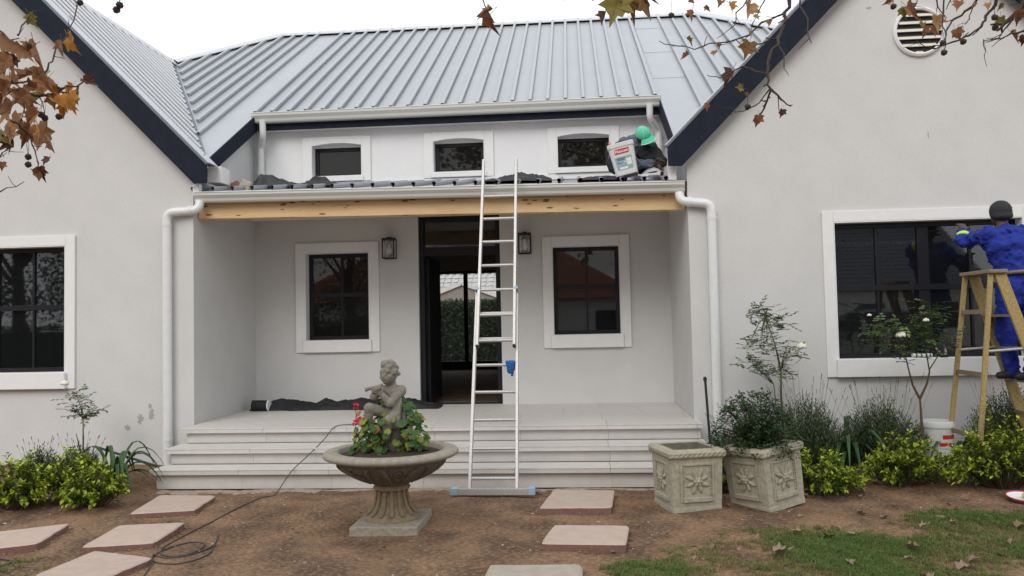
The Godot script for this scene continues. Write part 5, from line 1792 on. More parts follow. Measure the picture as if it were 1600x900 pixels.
func stone_planter(at: Vector3, turn: float, tilt: float, label: String, soil_y: float) -> Node3D:
	var t := thing("stone_planter", label, "planter", at, turn, "pair of square cast stone planters")
	t.rotation = Vector3(0, turn, 0)
	t.transform.basis = Basis(Vector3(0, 0, 1), tilt) * Basis(Vector3.UP, turn)
	var b0 := .212
	var b1 := .226
	var h := .455
	var body := MB.new()
	var c0 := []
	var c1 := []
	var ci := []
	for s in [[-1, 1], [1, 1], [1, -1], [-1, -1]]:
		c0.append(Vector3(s[0] * b0, -.02, s[1] * b0))
		c1.append(Vector3(s[0] * b1, h, s[1] * b1))
		ci.append(Vector3(s[0] * (b1 - .045), 0, s[1] * (b1 - .045)))
	for k in 4:
		var n := (k + 1) % 4
		body.quad(c0[k], c0[n], c1[n], c1[k])
		body.quad(ci[n] + Vector3(0, soil_y - .02, 0), ci[k] + Vector3(0, soil_y - .02, 0), ci[k] + Vector3(0, h + .04, 0), ci[n] + Vector3(0, h + .04, 0))
	part("body", body, M.stone, t)
	# foot band
	var ft := MB.new()
	ft.box(Vector3(-b0 - .006, -.02, -b0 - .006), Vector3(b0 + .006, .028, b0 + .006), .006)
	part("foot", ft, M.stone, t)
	# rim: four mitred bars with leaf rope relief
	var rb := .247
	for k in 4:
		var bas := Basis(Vector3.UP, k * PI / 2)
		var r := MB.new()
		var y0 := h - .03
		var y1 := h + .045
		var pr := [[rb - .018, y0], [rb, y0 + .016], [rb + .004, y1 - .02], [rb - .012, y1], [b1 - .045, y1], [b1 - .045, y0]]
		for q in pr.size():
			var a: Array = pr[q]
			var b: Array = pr[(q + 1) % pr.size()]
			r.quad(bas * Vector3(-a[0], a[1], a[0]), bas * Vector3(a[0], a[1], a[0]), bas * Vector3(b[0], b[1], b[0]), bas * Vector3(-b[0], b[1], b[0]))
		var rp := part("rim", r, M.stone, t)
		var rope := MB.new()
		for q in 11:
			var x := -rb + .035 + q * (rb * 2.0 - .07) / 10.0
			for e in [[-.012, .7], [.012, -.7]]:
				rope.ball(bas * Vector3(x + e[0] * .6, h + .008 + e[0] * .7, rb + .001), Vector3(.026, .010, .008), 5, 8, bas * Basis(Vector3(0, 0, 1), .6 if e[1] > 0 else .25))
		part("leaf_rope", rope, M.stone, rp)
		# framed panel with a rosette
		var lean := (b1 - b0) / h
		var fb := bas * Basis(Vector3.RIGHT, -lean * -1.0)
		var ctr := bas * Vector3(0, .225, lerpf(b0, b1, .225 / h))
		var fr := MB.new()
		var tr := Transform3D(fb, ctr)
		for e in [[-.150, -.155, -.128, .165], [.128, -.155, .150, .165], [-.128, .143, .128, .165], [-.128, -.155, .128, -.115]]:
			fr.box(Vector3(e[0], e[1], -.01), Vector3(e[2], e[3], .013 if e[3] > -.1 else .022), .006, tr)
		for q in 13:    # beads inside the frame
			for sx in [-1, 1]:
				fr.ball(tr * Vector3(sx * .118, -.10 + q * .019, .003), Vector3.ONE * .008, 4, 6)
		var pf := part("panel_frame", fr, M.stone, t)
		var ro := MB.new()
		for q in 8:
			var a := TAU * q / 8.0 + .39
			var ln := .052 if q % 2 else .044
			var bb := fb * Basis(Vector3(0, 0, 1), a)
			ro.ball(tr * Vector3(cos(a) * .062, .015 + sin(a) * .062, .006), Vector3(ln, .018, .011), 6, 8, bb)
			ro.ball(tr * Vector3(cos(a) * .062, .015 + sin(a) * .062, .013), Vector3(ln * .8, .004, .008), 4, 6, bb)
		for q in 6:
			var a := TAU * q / 6.0
			ro.ball(tr * Vector3(cos(a) * .022, .015 + sin(a) * .022, .016), Vector3(.022, .015, .014), 5, 8, fb * Basis(Vector3(0, 0, 1), a))
		ro.ball(tr * Vector3(0, .017, .026), Vector3(.018, .018, .012), 5, 8, fb)
		part("rosette", ro, M.stone, pf)
	var so := MB.new()
	so.quad(ci[0] + Vector3(0, soil_y, 0), ci[1] + Vector3(0, soil_y, 0), ci[2] + Vector3(0, soil_y + .01, 0), ci[3] + Vector3(0, soil_y, 0))
	part("soil", so, M.soil_b, t)
	return t

func build_planters() -> void:
	stone_planter(Vector3(.905, .01, -6.93), .26, 0.0, "square stone planter without a plant, nearer the steps", .33)
	stone_planter(Vector3(1.585, .015, -6.98), .62, .10, "leaning square stone planter filled with a dark green bush", .43)


# ---------------------------------------------------------------- plants
func golden_shrub(at: Vector3, rx: float, rz: float, h: float, shoots: int, seed_: int, label: String) -> void:
	rng.seed = seed_
	var t := thing("golden_shrub", label, "shrub", Vector3(at.x, gh(at.x, at.z), at.z), 0.0, "yellow-green shrubs in the flower beds")
	var lv := MB.new()
	lv.tinted = true
	var sm := MB.new()
	for k in shoots:
		var a := rng.randf() * TAU
		var e := sqrt(rng.randf())
		var top := Vector3(cos(a) * rx * e, h * (1.05 - .7 * e * e) * rng.randf_range(.38, 1.18), sin(a) * rz * e)
		var foot := Vector3(top.x * .25, .0, top.z * .25)
		var bend := foot.lerp(top, .55) + Vector3(top.x * .15, h * .12, top.z * .15)
		if k % 2 == 0:
			sm.tube([foot, bend, top], [.006, .004, .002], 4, false)
		var n := rng.randi_range(13, 20)
		for q in n:
			var g := lerpf(.25, .6, q / 4.0) if q < 4 else lerpf(.68, 1.0, (q - 4) / float(n - 5))
			var p := foot.lerp(bend, g).lerp(bend.lerp(top, g), g)
			var dr := (top - foot).normalized()
			var b := q * 2.4 + rng.randf()
			var sd := dr.cross(Vector3(cos(b), .2, sin(b))).normalized()
			var d := (sd + dr * rng.randf_range(.2, .9) + Vector3(0, .25, 0)).normalized()
			var young := clampf((g - .5) * 2.0 + rng.randf_range(-.2, .15), 0.0, 1.0)
			lv.tint = Color(.06, .11, .015).lerp(Color(.37, .44, .035), young * young) * rng.randf_range(.7, 1.25)
			var l := rng.randf_range(.026, .062)
			lv.leaf(p + Vector3(rng.randfn(0, .008), rng.randfn(0, .006), rng.randfn(0, .008)), d, (Vector3.UP + sd * .3).normalized(), l, l * .6, .15, .12)
	part("foliage", lv, M.leafy_glossy, t)
	part("stems", sm, M.stem, t)

func lavender(at: Vector3, rx: float, rz: float, h: float, stems: int, seed_: int, label: String, stalks := 22) -> void:
	rng.seed = seed_
	var t := thing("lavender_bush", label, "bush", Vector3(at.x, gh(at.x, at.z), at.z), 0.0, "grey-green lavender bushes along the walls")
	var lv := MB.new()
	lv.tinted = true
	var sm := MB.new()
	for k in stems:
		var a := rng.randf() * TAU
		var e := sqrt(rng.randf())
		var top := Vector3(cos(a) * rx * e, h * (1.0 - .55 * e * e) * rng.randf_range(.5, 1.1), sin(a) * rz * e)
		var foot := Vector3(top.x * .3, 0, top.z * .3)
		if k % 4 == 0:
			sm.tube([foot, top], [.004, .0015], 4, false)
		var n := rng.randi_range(14, 20)
		var dr := (top - foot).normalized()
		var shade := rng.randf_range(.7, 1.3)
		for q in n:
			var g := lerpf(.3, 1.0, q / float(n - 1))
			var b := q * 2.4 + rng.randf()
			var sd := dr.cross(Vector3(cos(b), .2, sin(b))).normalized()
			lv.tint = Color(.085, .115, .06) * shade * rng.randf_range(.8, 1.2)
			lv.leaf(foot.lerp(top, g), (sd * .7 + dr).normalized(), Vector3.UP, rng.randf_range(.03, .06), .010, .1, .1)
	part("foliage", lv, M.leafy, t)
	var fl := MB.new()
	fl.tinted = true
	for k in stalks:
		var a := rng.randf() * TAU
		var e := sqrt(rng.randf())
		var top := Vector3(cos(a) * rx * e * 1.15, h * rng.randf_range(1.05, 1.4), sin(a) * rz * e * 1.1)
		var foot := Vector3(top.x * .55, h * .5, top.z * .55)
		sm.tube([foot, foot.lerp(top, .5) + Vector3(rng.randf_range(-.02, .02), 0, 0), top], [.0013, .0011, .0009], 4, false)
		fl.tint = Color(.11, .10, .10)
		for q in 4:
			fl.ball(foot.lerp(top, 1.0 - q * .025), Vector3(.0035, .006, .0035), 3, 5)
	part("stems", sm, M.green_stem, t)
	part("flower_heads", fl, M.leafy, t).set_meta("kind", "stuff")

func strap_plant(at: Vector3, n: int, ln: float, seed_: int, label: String) -> void:
	rng.seed = seed_
	var t := thing("strap_leaf_plant", label, "plant", Vector3(at.x, gh(at.x, at.z), at.z), 0.0, "strap-leaved plants in the beds")
	for k in n:
		var a := TAU * k / n + rng.randf_range(-.3, .3)
		var o := Vector3(cos(a), 0, sin(a))
		var l := ln * rng.randf_range(.65, 1.1)
		var rise := rng.randf_range(1.0, 2.0)
		var w := rng.randf_range(.015, .025)
		var s := o.cross(Vector3.UP)
		var mb := MB.new()
		mb.tinted = true
		mb.tint = Color(.035, .075, .025) * rng.randf_range(.75, 1.4)
		var prev := []
		for q in 9:
			var g := q / 8.0
			var p := o * l * (g * .55 + g * g * .35) + Vector3(0, l * (rise * g - (rise * .85 + .15) * pow(g, 2.6)), 0) + o * .02
			p.y = maxf(p.y, .01)
			var ww := w * (1.0 - pow(g, 3.0) * .95) * (.7 + .6 * sin(g * PI * .7))
			var row := [p - s * ww + Vector3(0, ww * .5, 0), p, p + s * ww + Vector3(0, ww * .5, 0)]
			if q > 0:
				mb.quad(prev[0], prev[1], row[1], row[0])
				mb.quad(prev[1], prev[2], row[2], row[1])
			prev = row
		part("leaf", mb, M.leafy_glossy, t)

func rose_flower(p: Vector3, r: float, parent: Node) -> void:
	var f := MB.new()
	f.ball(p + Vector3(0, r * .25, 0), Vector3(r * .5, r * .55, r * .5), 6, 8)
	for ring in 3:
		for k in 6:
			var a := TAU * (k + ring * .5) / 6.0
			var o := Vector3(cos(a), .35 + ring * .55, sin(a)).normalized()
			f.ball(p + o * r * (.62 - ring * .16), Vector3(r * .44, r * .22, r * .40), 5, 7, Basis(Quaternion(Vector3.UP, o)))
	part("flower", f, M.petal, parent)

func rose_bush(at: Vector3, trunks: Array, blobs: Array, flowers: Array, density: int, seed_: int, label: String) -> void:
	# trunks: polylines (local); blobs: [centre, radii] that carry the leaves
	rng.seed = seed_
	var t := thing("rose_bush", label, "rose bush", Vector3(at.x, gh(at.x, at.z), at.z), 0.0, "white-flowered rose bushes")
	var sm := MB.new()
	var tips := []
	for tr in trunks:
		var pts: Array = tr[0]
		var rad := []
		for k in pts.size():
			rad.append(lerpf(tr[1], tr[1] * .35, k / float(pts.size() - 1)))
		sm.tube(pts, rad, 7)
		tips.append(pts[-1])
	part("trunk", sm, M.stem, t)
	var lv := MB.new()
	lv.tinted = true
	var tw := MB.new()
	for b in blobs:
		var c: Vector3 = b[0]
		var r: Vector3 = b[1]
		var n := int(density * r.x * r.y * 36.0) + 6
		var root: Vector3 = tips[0]
		for q in tips:
			if (q as Vector3).distance_to(c) < root.distance_to(c):
				root = q
		for k in n:
			var o := Vector3(rng.randfn(0, .5), rng.randfn(0, .5), rng.randfn(0, .5)).limit_length(1.05)
			var p := c + o * r
			if k % 4 == 0:
				tw.tube([root, root.lerp(p, .5) + Vector3(0, .03, 0), p], [.0035, .0025, .0015], 4, false)
			var d := Vector3(rng.randf_range(-1, 1), rng.randf_range(-.35, .5), rng.randf_range(-1, 1)).normalized()
			var s := d.cross(Vector3.UP).normalized()
			var up := s.cross(d)
			lv.tint = (Color(.065, .11, .036) if rng.randf() < .75 else Color(.14, .18, .06)) * rng.randf_range(.75, 1.3)
			var l := rng.randf_range(.040, .062)
			tw.tube([p, p + d * l * 2.0], [.0012, .0008], 3, false)
			lv.leaf(p + d * l * 1.9, d, up, l, l * .62, .12, .15)
			for e in [.7, 1.45]:
				for sd in [-1.0, 1.0]:
					lv.leaf(p + d * l * e, (d * .45 + s * sd).normalized(), up, l * .85, l * .55, .12, .12)
	part("foliage", lv, M.leafy_glossy, t)
	part("twigs", tw, M.green_stem, t)
	for f in flowers:
		rose_flower(f[0], f[1], t)

func build_plants() -> void:
	golden_shrub(Vector3(2.16, 0, -7.38), .36, .32, .37, 110, 101, "golden shrub between the leaning planter and the lavender")
	golden_shrub(Vector3(1.30, 0, -7.55), .20, .16, .34, 40, 102, "small golden shrub peeping out between the two planters")
	golden_shrub(Vector3(3.00, 0, -7.62), .42, .34, .45, 140, 103, "golden shrub in front of the white paint bucket")
	golden_shrub(Vector3(3.78, 0, -7.50), .52, .28, .60, 180, 104, "golden shrub at the stepladder's foot by the right edge")
	golden_shrub(Vector3(-5.00, 0, -6.75), .36, .32, .42, 130, 105, "golden shrub cut off by the left edge of the picture")
	golden_shrub(Vector3(-4.36, 0, -6.88), .29, .27, .36, 95, 106, "golden shrub closest to the slab at the foot of the steps")
	golden_shrub(Vector3(-4.72, 0, -7.10), .28, .26, .42, 90, 107, "golden shrub standing behind the other two left of the steps")
	lavender(Vector3(1.62, 0, -7.95), .42, .30, .55, 700, 201, "grey-green lavender behind the two stone planters", 26)
	lavender(Vector3(2.25, 0, -8.15), .40, .30, .72, 900, 202, "tall lavender at the foot of the first rose, beside the downpipe", 34)
	lavender(Vector3(2.98, 0, -8.2), .44, .28, .68, 900, 203, "wide lavender below the big window, under the second rose", 34)
	lavender(Vector3(4.30, 0, -8.35), .46, .26, .74, 800, 204, "lavender behind the stepladder at the right edge", 24)
	lavender(Vector3(-5.35, 0, -7.55), .22, .20, .38, 260, 205, "small lavender behind the golden shrubs, nearest the left window", 14)
	lavender(Vector3(-4.98, 0, -7.62), .22, .20, .40, 260, 206, "small lavender beside the little rose, left of the steps", 12)
	strap_plant(Vector3(-4.62, 0, -7.62), 26, .58, 301, "strap-leaved plant left of the bottom step")
	strap_plant(Vector3(2.66, 0, -8.2), 24, .66, 302, "strap-leaved plant between two lavenders right of the planters")
	strap_plant(Vector3(3.72, 0, -8.35), 18, .60, 303, "strap-leaved plant behind the paint bucket")
	strap_plant(Vector3(1.50, 0, -8.35), 14, .55, 304, "strap-leaved plant at the foot of the right downpipe")
	# potted bush in the leaning planter
	rng.seed = 401
	var t := thing("potted_bush", "dense dark green bush growing in the leaning planter", "bush", Vector3(1.54, .44, -6.98))
	var lv := MB.new()
	lv.tinted = true
	var sm := MB.new()
	for k in 330:
		var o := Vector3(rng.randfn(0, .5), absf(rng.randfn(0, .55)), rng.randfn(0, .5)).limit_length(1.0)
		var p := o * Vector3(.36, .50, .30)
		p.x -= .04
		if k % 2 == 0:
			sm.tube([Vector3(p.x * .1, -.03, p.z * .1), p * .6 + Vector3(0, .04, 0), p], [.006, .004, .002], 4, false)
		for q in 14:
			lv.tint = Color(.025, .05, .018).lerp(Color(.05, .085, .03), rng.randf()) * rng.randf_range(.7, 1.3)
			var d := Vector3(rng.randf_range(-1, 1), rng.randf_range(-.5, .8), rng.randf_range(-1, 1)).normalized()
			var l := rng.randf_range(.022, .04)
			lv.leaf(p + d * rng.randf_range(0, .045), d, Vector3(.1, 1, .2).normalized(), l, l * .65, .15, .15)
	part("foliage", lv, M.leafy_glossy, t)
	part("stems", sm, M.stem, t)
	# roses: local coordinates above each foot
	rose_bush(Vector3(2.03, 0, -8.25), [[[Vector3(.03, 0, 0), Vector3(.02, .4, 0), Vector3(.01, .8, .01), Vector3(.02, 1.05, 0)], .018], [[Vector3(-.04, 0, 0), Vector3(-.03, .5, 0), Vector3(-.06, .9, .02)], .012], [[Vector3(.02, 1.02, 0), Vector3(-.03, 1.3, 0), Vector3(-.12, 1.6, .02)], .008]],
		[[Vector3(-.15, 1.64, 0), Vector3(.16, .10, .10)], [Vector3(-.02, 1.48, 0), Vector3(.17, .12, .12)], [Vector3(-.20, 1.30, .05), Vector3(.20, .12, .15)], [Vector3(.06, 1.22, 0), Vector3(.15, .13, .12)], [Vector3(-.24, 1.10, .08), Vector3(.20, .08, .12)], [Vector3(.06, 1.02, 0), Vector3(.12, .09, .1)]],
		[[Vector3(.21, 1.27, .08), .062], [Vector3(.19, 1.20, .1), .035]], 46, 501, "tall rose bush with a white bloom, against the wall behind the planters")
	rose_bush(Vector3(3.27, 0, -7.95), [[[Vector3(0, 0, 0), Vector3(.01, .4, 0), Vector3(.0, .75, 0)], .022], [[Vector3(0, .72, 0), Vector3(-.06, .85, .0), Vector3(-.10, .98, .03), Vector3(-.14, 1.2, .03)], .013], [[Vector3(0, .72, 0), Vector3(.07, .86, 0), Vector3(.10, .98, 0), Vector3(.06, 1.25, .02)], .013], [[Vector3(-.13, 1.1, .03), Vector3(-.25, 1.25, .05), Vector3(-.42, 1.42, .06)], .005], [[Vector3(.1, 1.0, 0), Vector3(.22, 1.18, 0), Vector3(.3, 1.3, 0)], .006]],
		[[Vector3(.10, 1.56, 0), Vector3(.18, .13, .12)], [Vector3(.04, 1.38, .05), Vector3(.20, .14, .14)], [Vector3(.22, 1.28, 0), Vector3(.17, .11, .12)], [Vector3(-.10, 1.20, .06), Vector3(.16, .12, .12)], [Vector3(-.38, 1.40, .06), Vector3(.17, .08, .08)], [Vector3(-.30, 1.29, .06), Vector3(.16, .07, .08)]],
		[[Vector3(-.20, 1.33, .12), .058], [Vector3(.03, 1.47, .14), .035], [Vector3(-.46, 1.53, .06), .025]], 44, 502, "spreading rose bush with white blooms in front of the big window")
	rose_bush(Vector3(-5.30, 0, -8.15), [[[Vector3(.03, 0, 0), Vector3(.0, .3, 0), Vector3(.0, .6, 0)], .013], [[Vector3(-.02, 0, 0), Vector3(-.04, .3, 0), Vector3(-.08, .45, 0)], .010]],
		[[Vector3(.0, .68, 0), Vector3(.16, .10, .12)], [Vector3(-.06, .83, 0), Vector3(.12, .09, .1)], [Vector3(.12, .66, .0), Vector3(.11, .06, .08)]],
		[[Vector3(-.19, .98, .03), .055]], 42, 503, "small rose bush with one white bloom under the left window")
	rose_bush(Vector3(4.32, 0, -7.35), [[[Vector3(0, 0, 0), Vector3(.0, .5, 0), Vector3(-.02, 1.0, 0)], .012]],
		[[Vector3(-.06, 1.22, 0), Vector3(.15, .12, .12)], [Vector3(.0, 1.08, 0), Vector3(.16, .08, .1)]],
		[], 44, 504, "rose bush half cut off by the right edge, in front of the stepladder")


# ---------------------------------------------------------------- plane tree and fallen leaves
func plane_leaf(variant: int) -> ArrayMesh:
	var half := [Vector2(0, 0), Vector2(.16, -.09), Vector2(.45, .02), Vector2(.34, .17), Vector2(.54, .44), Vector2(.29, .43), Vector2(.24, .60), Vector2(.13, .60), Vector2(0, 1.0)]
	var r := RandomNumberGenerator.new()
	r.seed = 900 + variant
	var outline := []
	for p in half:
		outline.append(p)
	for k in range(half.size() - 2, 0, -1):
		outline.append(Vector2(-half[k].x, half[k].y))
	var fold := r.randf_range(.3, 1.3)
	var curl := r.randf_range(-.9, 1.1)
	var twist := r.randf_range(-.5, .5)
	var shape := func(q: Vector2) -> Vector3:
		return Vector3(q.x * (1.0 - .25 * fold), q.y, absf(q.x) * fold * .6 + curl * q.y * q.y * .4 + twist * q.x * q.y)
	var mb := MB.new()
	var mid: Vector3 = shape.call(Vector2(0, .32))
	var ring := []
	for q in outline:
		var j := Vector2(q.x * r.randf_range(.86, 1.12), q.y * r.randf_range(.9, 1.08))
		ring.append(shape.call(j) + Vector3(0, 0, r.randf_range(-.05, .05)))
	for k in ring.size():
		mb.tri(mid, ring[(k + 1) % ring.size()], ring[k])
	# leaf stalk
	mb.tube([shape.call(Vector2(0, .05)), Vector3(.02, -.2, .02), Vector3(.03, -.42, .0)], [.012, .010, .012], 4, false)
	return mb.mesh()

func build_tree() -> void:
	var t := thing("plane_tree", "plane tree with brown autumn leaves overhanging the picture's top", "tree", Vector3(2.9, 0, 3.6))
	var back := Vector3(-2.9, 0, -3.6)      # from world to the tree's own axes
	var trunk := MB.new()
	trunk.tube([Vector3(0, -.1, 0), Vector3(.02, .6, 0), Vector3(-.05, 1.8, -.05), Vector3(-.1, 3.2, -.15), Vector3(-.05, 4.6, -.1), Vector3(.1, 6.4, .1), Vector3(.2, 8.2, .2)], [.30, .24, .21, .19, .15, .09, .03], 14)
	part("trunk", trunk, M.bark, t)
	var limbs := [
		[[Vector3(2.8, 3.3, 3.4), Vector3(1.2, 4.8, 2.0), Vector3(-1.2, 5.2, -.2), Vector3(-2.8, 4.2, -2.6), Vector3(-3.35, 3.0, -3.7)], .10],
		[[Vector3(2.8, 3.6, 3.4), Vector3(2.4, 4.9, 1.0), Vector3(1.7, 4.9, -2.0), Vector3(1.33, 3.9, -4.2), Vector3(1.29, 3.56, -4.6)], .09],
		[[Vector3(2.8, 3.2, 3.4), Vector3(3.2, 4.6, 1.0), Vector3(3.4, 4.5, -2.0), Vector3(2.9, 3.6, -4.2), Vector3(2.62, 3.36, -4.6)], .09],
		[[Vector3(2.4, 4.9, 1.0), Vector3(1.2, 5.0, -1.2), Vector3(.7, 4.0, -2.9), Vector3(.4, 3.3, -3.5)], .05],
		[[Vector3(2.85, 4.8, 3.5), Vector3(1.5, 6.2, 3.4), Vector3(-.5, 7.0, 3.2), Vector3(-2.4, 6.6, 2.6)], .09],
		[[Vector3(2.85, 5.2, 3.5), Vector3(4.4, 6.2, 2.8), Vector3(5.6, 6.4, 1.4)], .08],
		[[Vector3(2.9, 5.6, 3.6), Vector3(2.2, 7.2, 5.0), Vector3(1.0, 8.0, 6.4)], .08],
		[[Vector3(-1.2, 5.2, -.2), Vector3(-2.2, 6.2, .6), Vector3(-3.4, 6.8, 1.2)], .05]]
	for l in limbs:
		var mb := MB.new()
		var pts := []
		for p in l[0]:
			pts.append(p + back)
		var sp := spline(pts, 5)
		var rad := []
		for k in sp.size():
			rad.append(lerpf(l[1], l[1] * .12, k / float(sp.size() - 1)))
		mb.tube(sp, rad, 8)
		part("limb", mb, M.bark, t)
	var tw := TWIGS_A + TWIGS_B + TWIGS_C
	rng.seed = 23
	for e in tw:
		var pts := []
		for k in range(1, e.size(), 3):
			pts.append(Vector3(e[k], e[k + 1], e[k + 2]) + back)
		# kinked between the nodes, with a knot at each and short spurs
		var sp := []
		var rad := []
		var r0: float = e[0]
		var mb := MB.new()
		for k in pts.size() - 1:
			var seg: Vector3 = pts[k + 1] - pts[k]
			for q in 3:
				var g := (k + q / 3.0) / (pts.size() - 1)
				var p: Vector3 = pts[k] + seg * (q / 3.0)
				if q > 0:
					p += Vector3(rng.randfn(0, 1), rng.randfn(0, 1), rng.randfn(0, 1)) * seg.length() * .045
				sp.append(p)
				rad.append(lerpf(r0, r0 * .4, g) * (1.25 if q == 0 else 1.0))
				if rng.randf() < .45:
					var o := (seg.normalized() * .6 + Vector3(rng.randf_range(-1, 1), rng.randf_range(-1, .6), rng.randf_range(-1, 1))).normalized()
					var l := rng.randf_range(.015, .09)
					mb.tube([p, p + o * l * .5 + Vector3(0, rng.randf_range(-.008, .008), 0), p + o * l], [r0 * .45, r0 * .35, r0 * .3], 5)
		sp.append(pts[-1])
		rad.append(r0 * .4)
		mb.tube(sp, rad, 6)
		part("twig", mb, M.bark, t)
	rng.seed = 17
	var shapes := []
	for k in 7:
		shapes.append(plane_leaf(k))
	M.leaf_shapes = shapes
	for e in LEAVES_A + LEAVES_B + LEAVES_C:
		var o := part("leaf", shapes[rng.randi() % 7], M.leaf_tints[int(e[5])], t)
		var s: float = e[3]
		# hanging: tip points down, turned about the view axis by e[4]
		var b := Basis(Vector3(0, 0, 1), PI + deg_to_rad(e[4])) * Basis(Vector3.UP, rng.randf_range(-.9, .9)) * Basis(Vector3.RIGHT, rng.randf_range(-.6, .6))
		o.transform = Transform3D(b.scaled(Vector3.ONE * s), Vector3(e[0], e[1], e[2]) + back - b * Vector3(0, .4, 0) * s)
	var ball := MB.new()
	ball.ball(Vector3.ZERO, Vector3.ONE * .017, 7, 10)
	for k in 40:
		var a := rng.randf() * TAU
		var y := rng.randf_range(-1, 1)
		ball.ball(Vector3(cos(a) * sqrt(1 - y * y), y, sin(a) * sqrt(1 - y * y)) * .016, Vector3.ONE * .004, 3, 4)
	ball.tube([Vector3(0, .01, 0), Vector3(.004, .06, 0), Vector3(0, .11, .004)], .0012, 4, false)
	var bm := ball.mesh()
	for e in BALLS + BALLS_B + BALLS_C:
		part("seed_ball", bm, M.bark, t).position = Vector3(e[0], e[1], e[2]) + back
	# the rest of the crown, out of the picture and in the window reflections
	var mm := MultiMesh.new()
	mm.transform_format = MultiMesh.TRANSFORM_3D
	mm.use_colors = true
	mm.mesh = shapes[1]
	var spots := []
	var ends := [[Vector3(-3.0, 4.6, -2.4), .9, 120], [Vector3(-2.4, 6.4, 2.4), 1.4, 420], [Vector3(.6, 6.8, 3.2), 1.5, 420], [Vector3(5.2, 6.3, 1.6), 1.4, 300], [Vector3(1.2, 7.8, 6.0), 1.6, 420], [Vector3(3.1, 7.8, 3.8), 1.5, 400], [Vector3(-3.2, 6.8, 1.2), 1.1, 260], [Vector3(3.2, 4.9, -1.4), .9, 120], [Vector3(1.4, 5.3, -1.0), .8, 110], [Vector3(2.0, 5.6, 1.2), 1.2, 200]]
	for e in ends:
		for k in e[2]:
			spots.append((e[0] as Vector3) + Vector3(rng.randfn(0, .5), rng.randfn(0, .38), rng.randfn(0, .5)) * e[1])
	mm.instance_count = spots.size()
	for k in spots.size():
		var b := Basis(Vector3(rng.randf_range(-1, 1), rng.randf_range(-1, 1), rng.randf_range(-1, 1)).normalized(), rng.randf() * TAU)
		mm.set_instance_transform(k, Transform3D(b.scaled(Vector3.ONE * rng.randf_range(.12, .2)), spots[k] + back))
		mm.set_instance_color(k, [Color(.20, .11, .06), Color(.16, .13, .04), Color(.26, .14, .04), Color(.09, .05, .03)][rng.randi() % 4])
	var f := MultiMeshInstance3D.new()
	f.name = "foliage"
	f.multimesh = mm
	f.material_override = M.leafy
	t.add_child(f)
	f.set_meta("kind", "stuff")
	# ---- fallen leaves
	var lawn := [[1.272, -5.428, .17], [1.023, -5.468, .09], [.908, -5.585, .10], [1.569, -5.94, .10], [1.233, -5.855, .10], [1.761, -5.907, .13], [1.95, -5.941, .09], [2.187, -5.595, .13], [2.312, -5.149, .15], [2.52, -5.386, .11], [2.692, -5.415, .10], [2.473, -6.08, .10], [2.1, -5.35, .08], [3.18, -6.152, .13], [2.9, -5.75, .11], [1.7, -5.3, .09], [3.3, -5.6, .12], [1.9, -6.1, .08], [.75, -5.35, .06], [2.05, -4.95, .14], [2.75, -6.25, .09]]
	var soil := [[2.341, -6.454, .12], [2.197, -6.597, .11], [2.746, -7.6, .12], [2.771, -6.453, .10], [3.26, -7.101, .12], [1.262, -7.104, .07], [1.21, -6.822, .08], [-.434, -7.60, .14], [-1.409, -5.629, .08], [.2, -5.55, .06], [.62, -5.95, .10], [1.75, -6.55, .07], [1.95, -7.25, .10], [2.4, -7.2, .09], [3.05, -6.9, .08], [.95, -6.35, .06], [-.9, -5.75, .05], [-2.2, -6.1, .05], [-3.05, -7.0, .05], [-3.3, -6.3, .06], [3.4, -6.6, .09], [2.6, -6.9, .07], [-4.05, -5.2, .09]]
	for set_ in [[lawn, "dry brown plane leaf lying on the lawn grass", "fallen leaves on the grass"], [soil, "dry brown plane leaf lying on the bare soil", "fallen leaves on the soil"]]:
		for e in set_[0]:
			var o := part("fallen_leaf", shapes[rng.randi() % 7], M.litter[rng.randi() % 3], self)
			var y := gh(e[0], e[1]) + (.03 if set_[0] == lawn else .012)
			var b := Basis(Vector3.UP, rng.randf() * TAU) * Basis(Vector3.RIGHT, -PI / 2 + rng.randf_range(-.35, .35))
			o.transform = Transform3D(b.scaled(Vector3.ONE * e[2] * .82), Vector3(e[0], y, e[1]))
			mark(o, set_[1], "leaf", set_[2])


# ---------------------------------------------------------------- stepladder, buckets, tools
func bar(mb: MB, a: Vector3, b: Vector3, w: float, th: float, wide: Vector3) -> void:
	# board from a to b, w across `wide`, th across the other way
	var y := (b - a).normalized()
	var x := (wide - y * wide.dot(y)).normalized()
	mb.box(Vector3(-w * .5, 0, -th * .5), Vector3(w * .5, (b - a).length(), th * .5), minf(.004, th * .2), Transform3D(Basis(x, y, x.cross(y)), a))

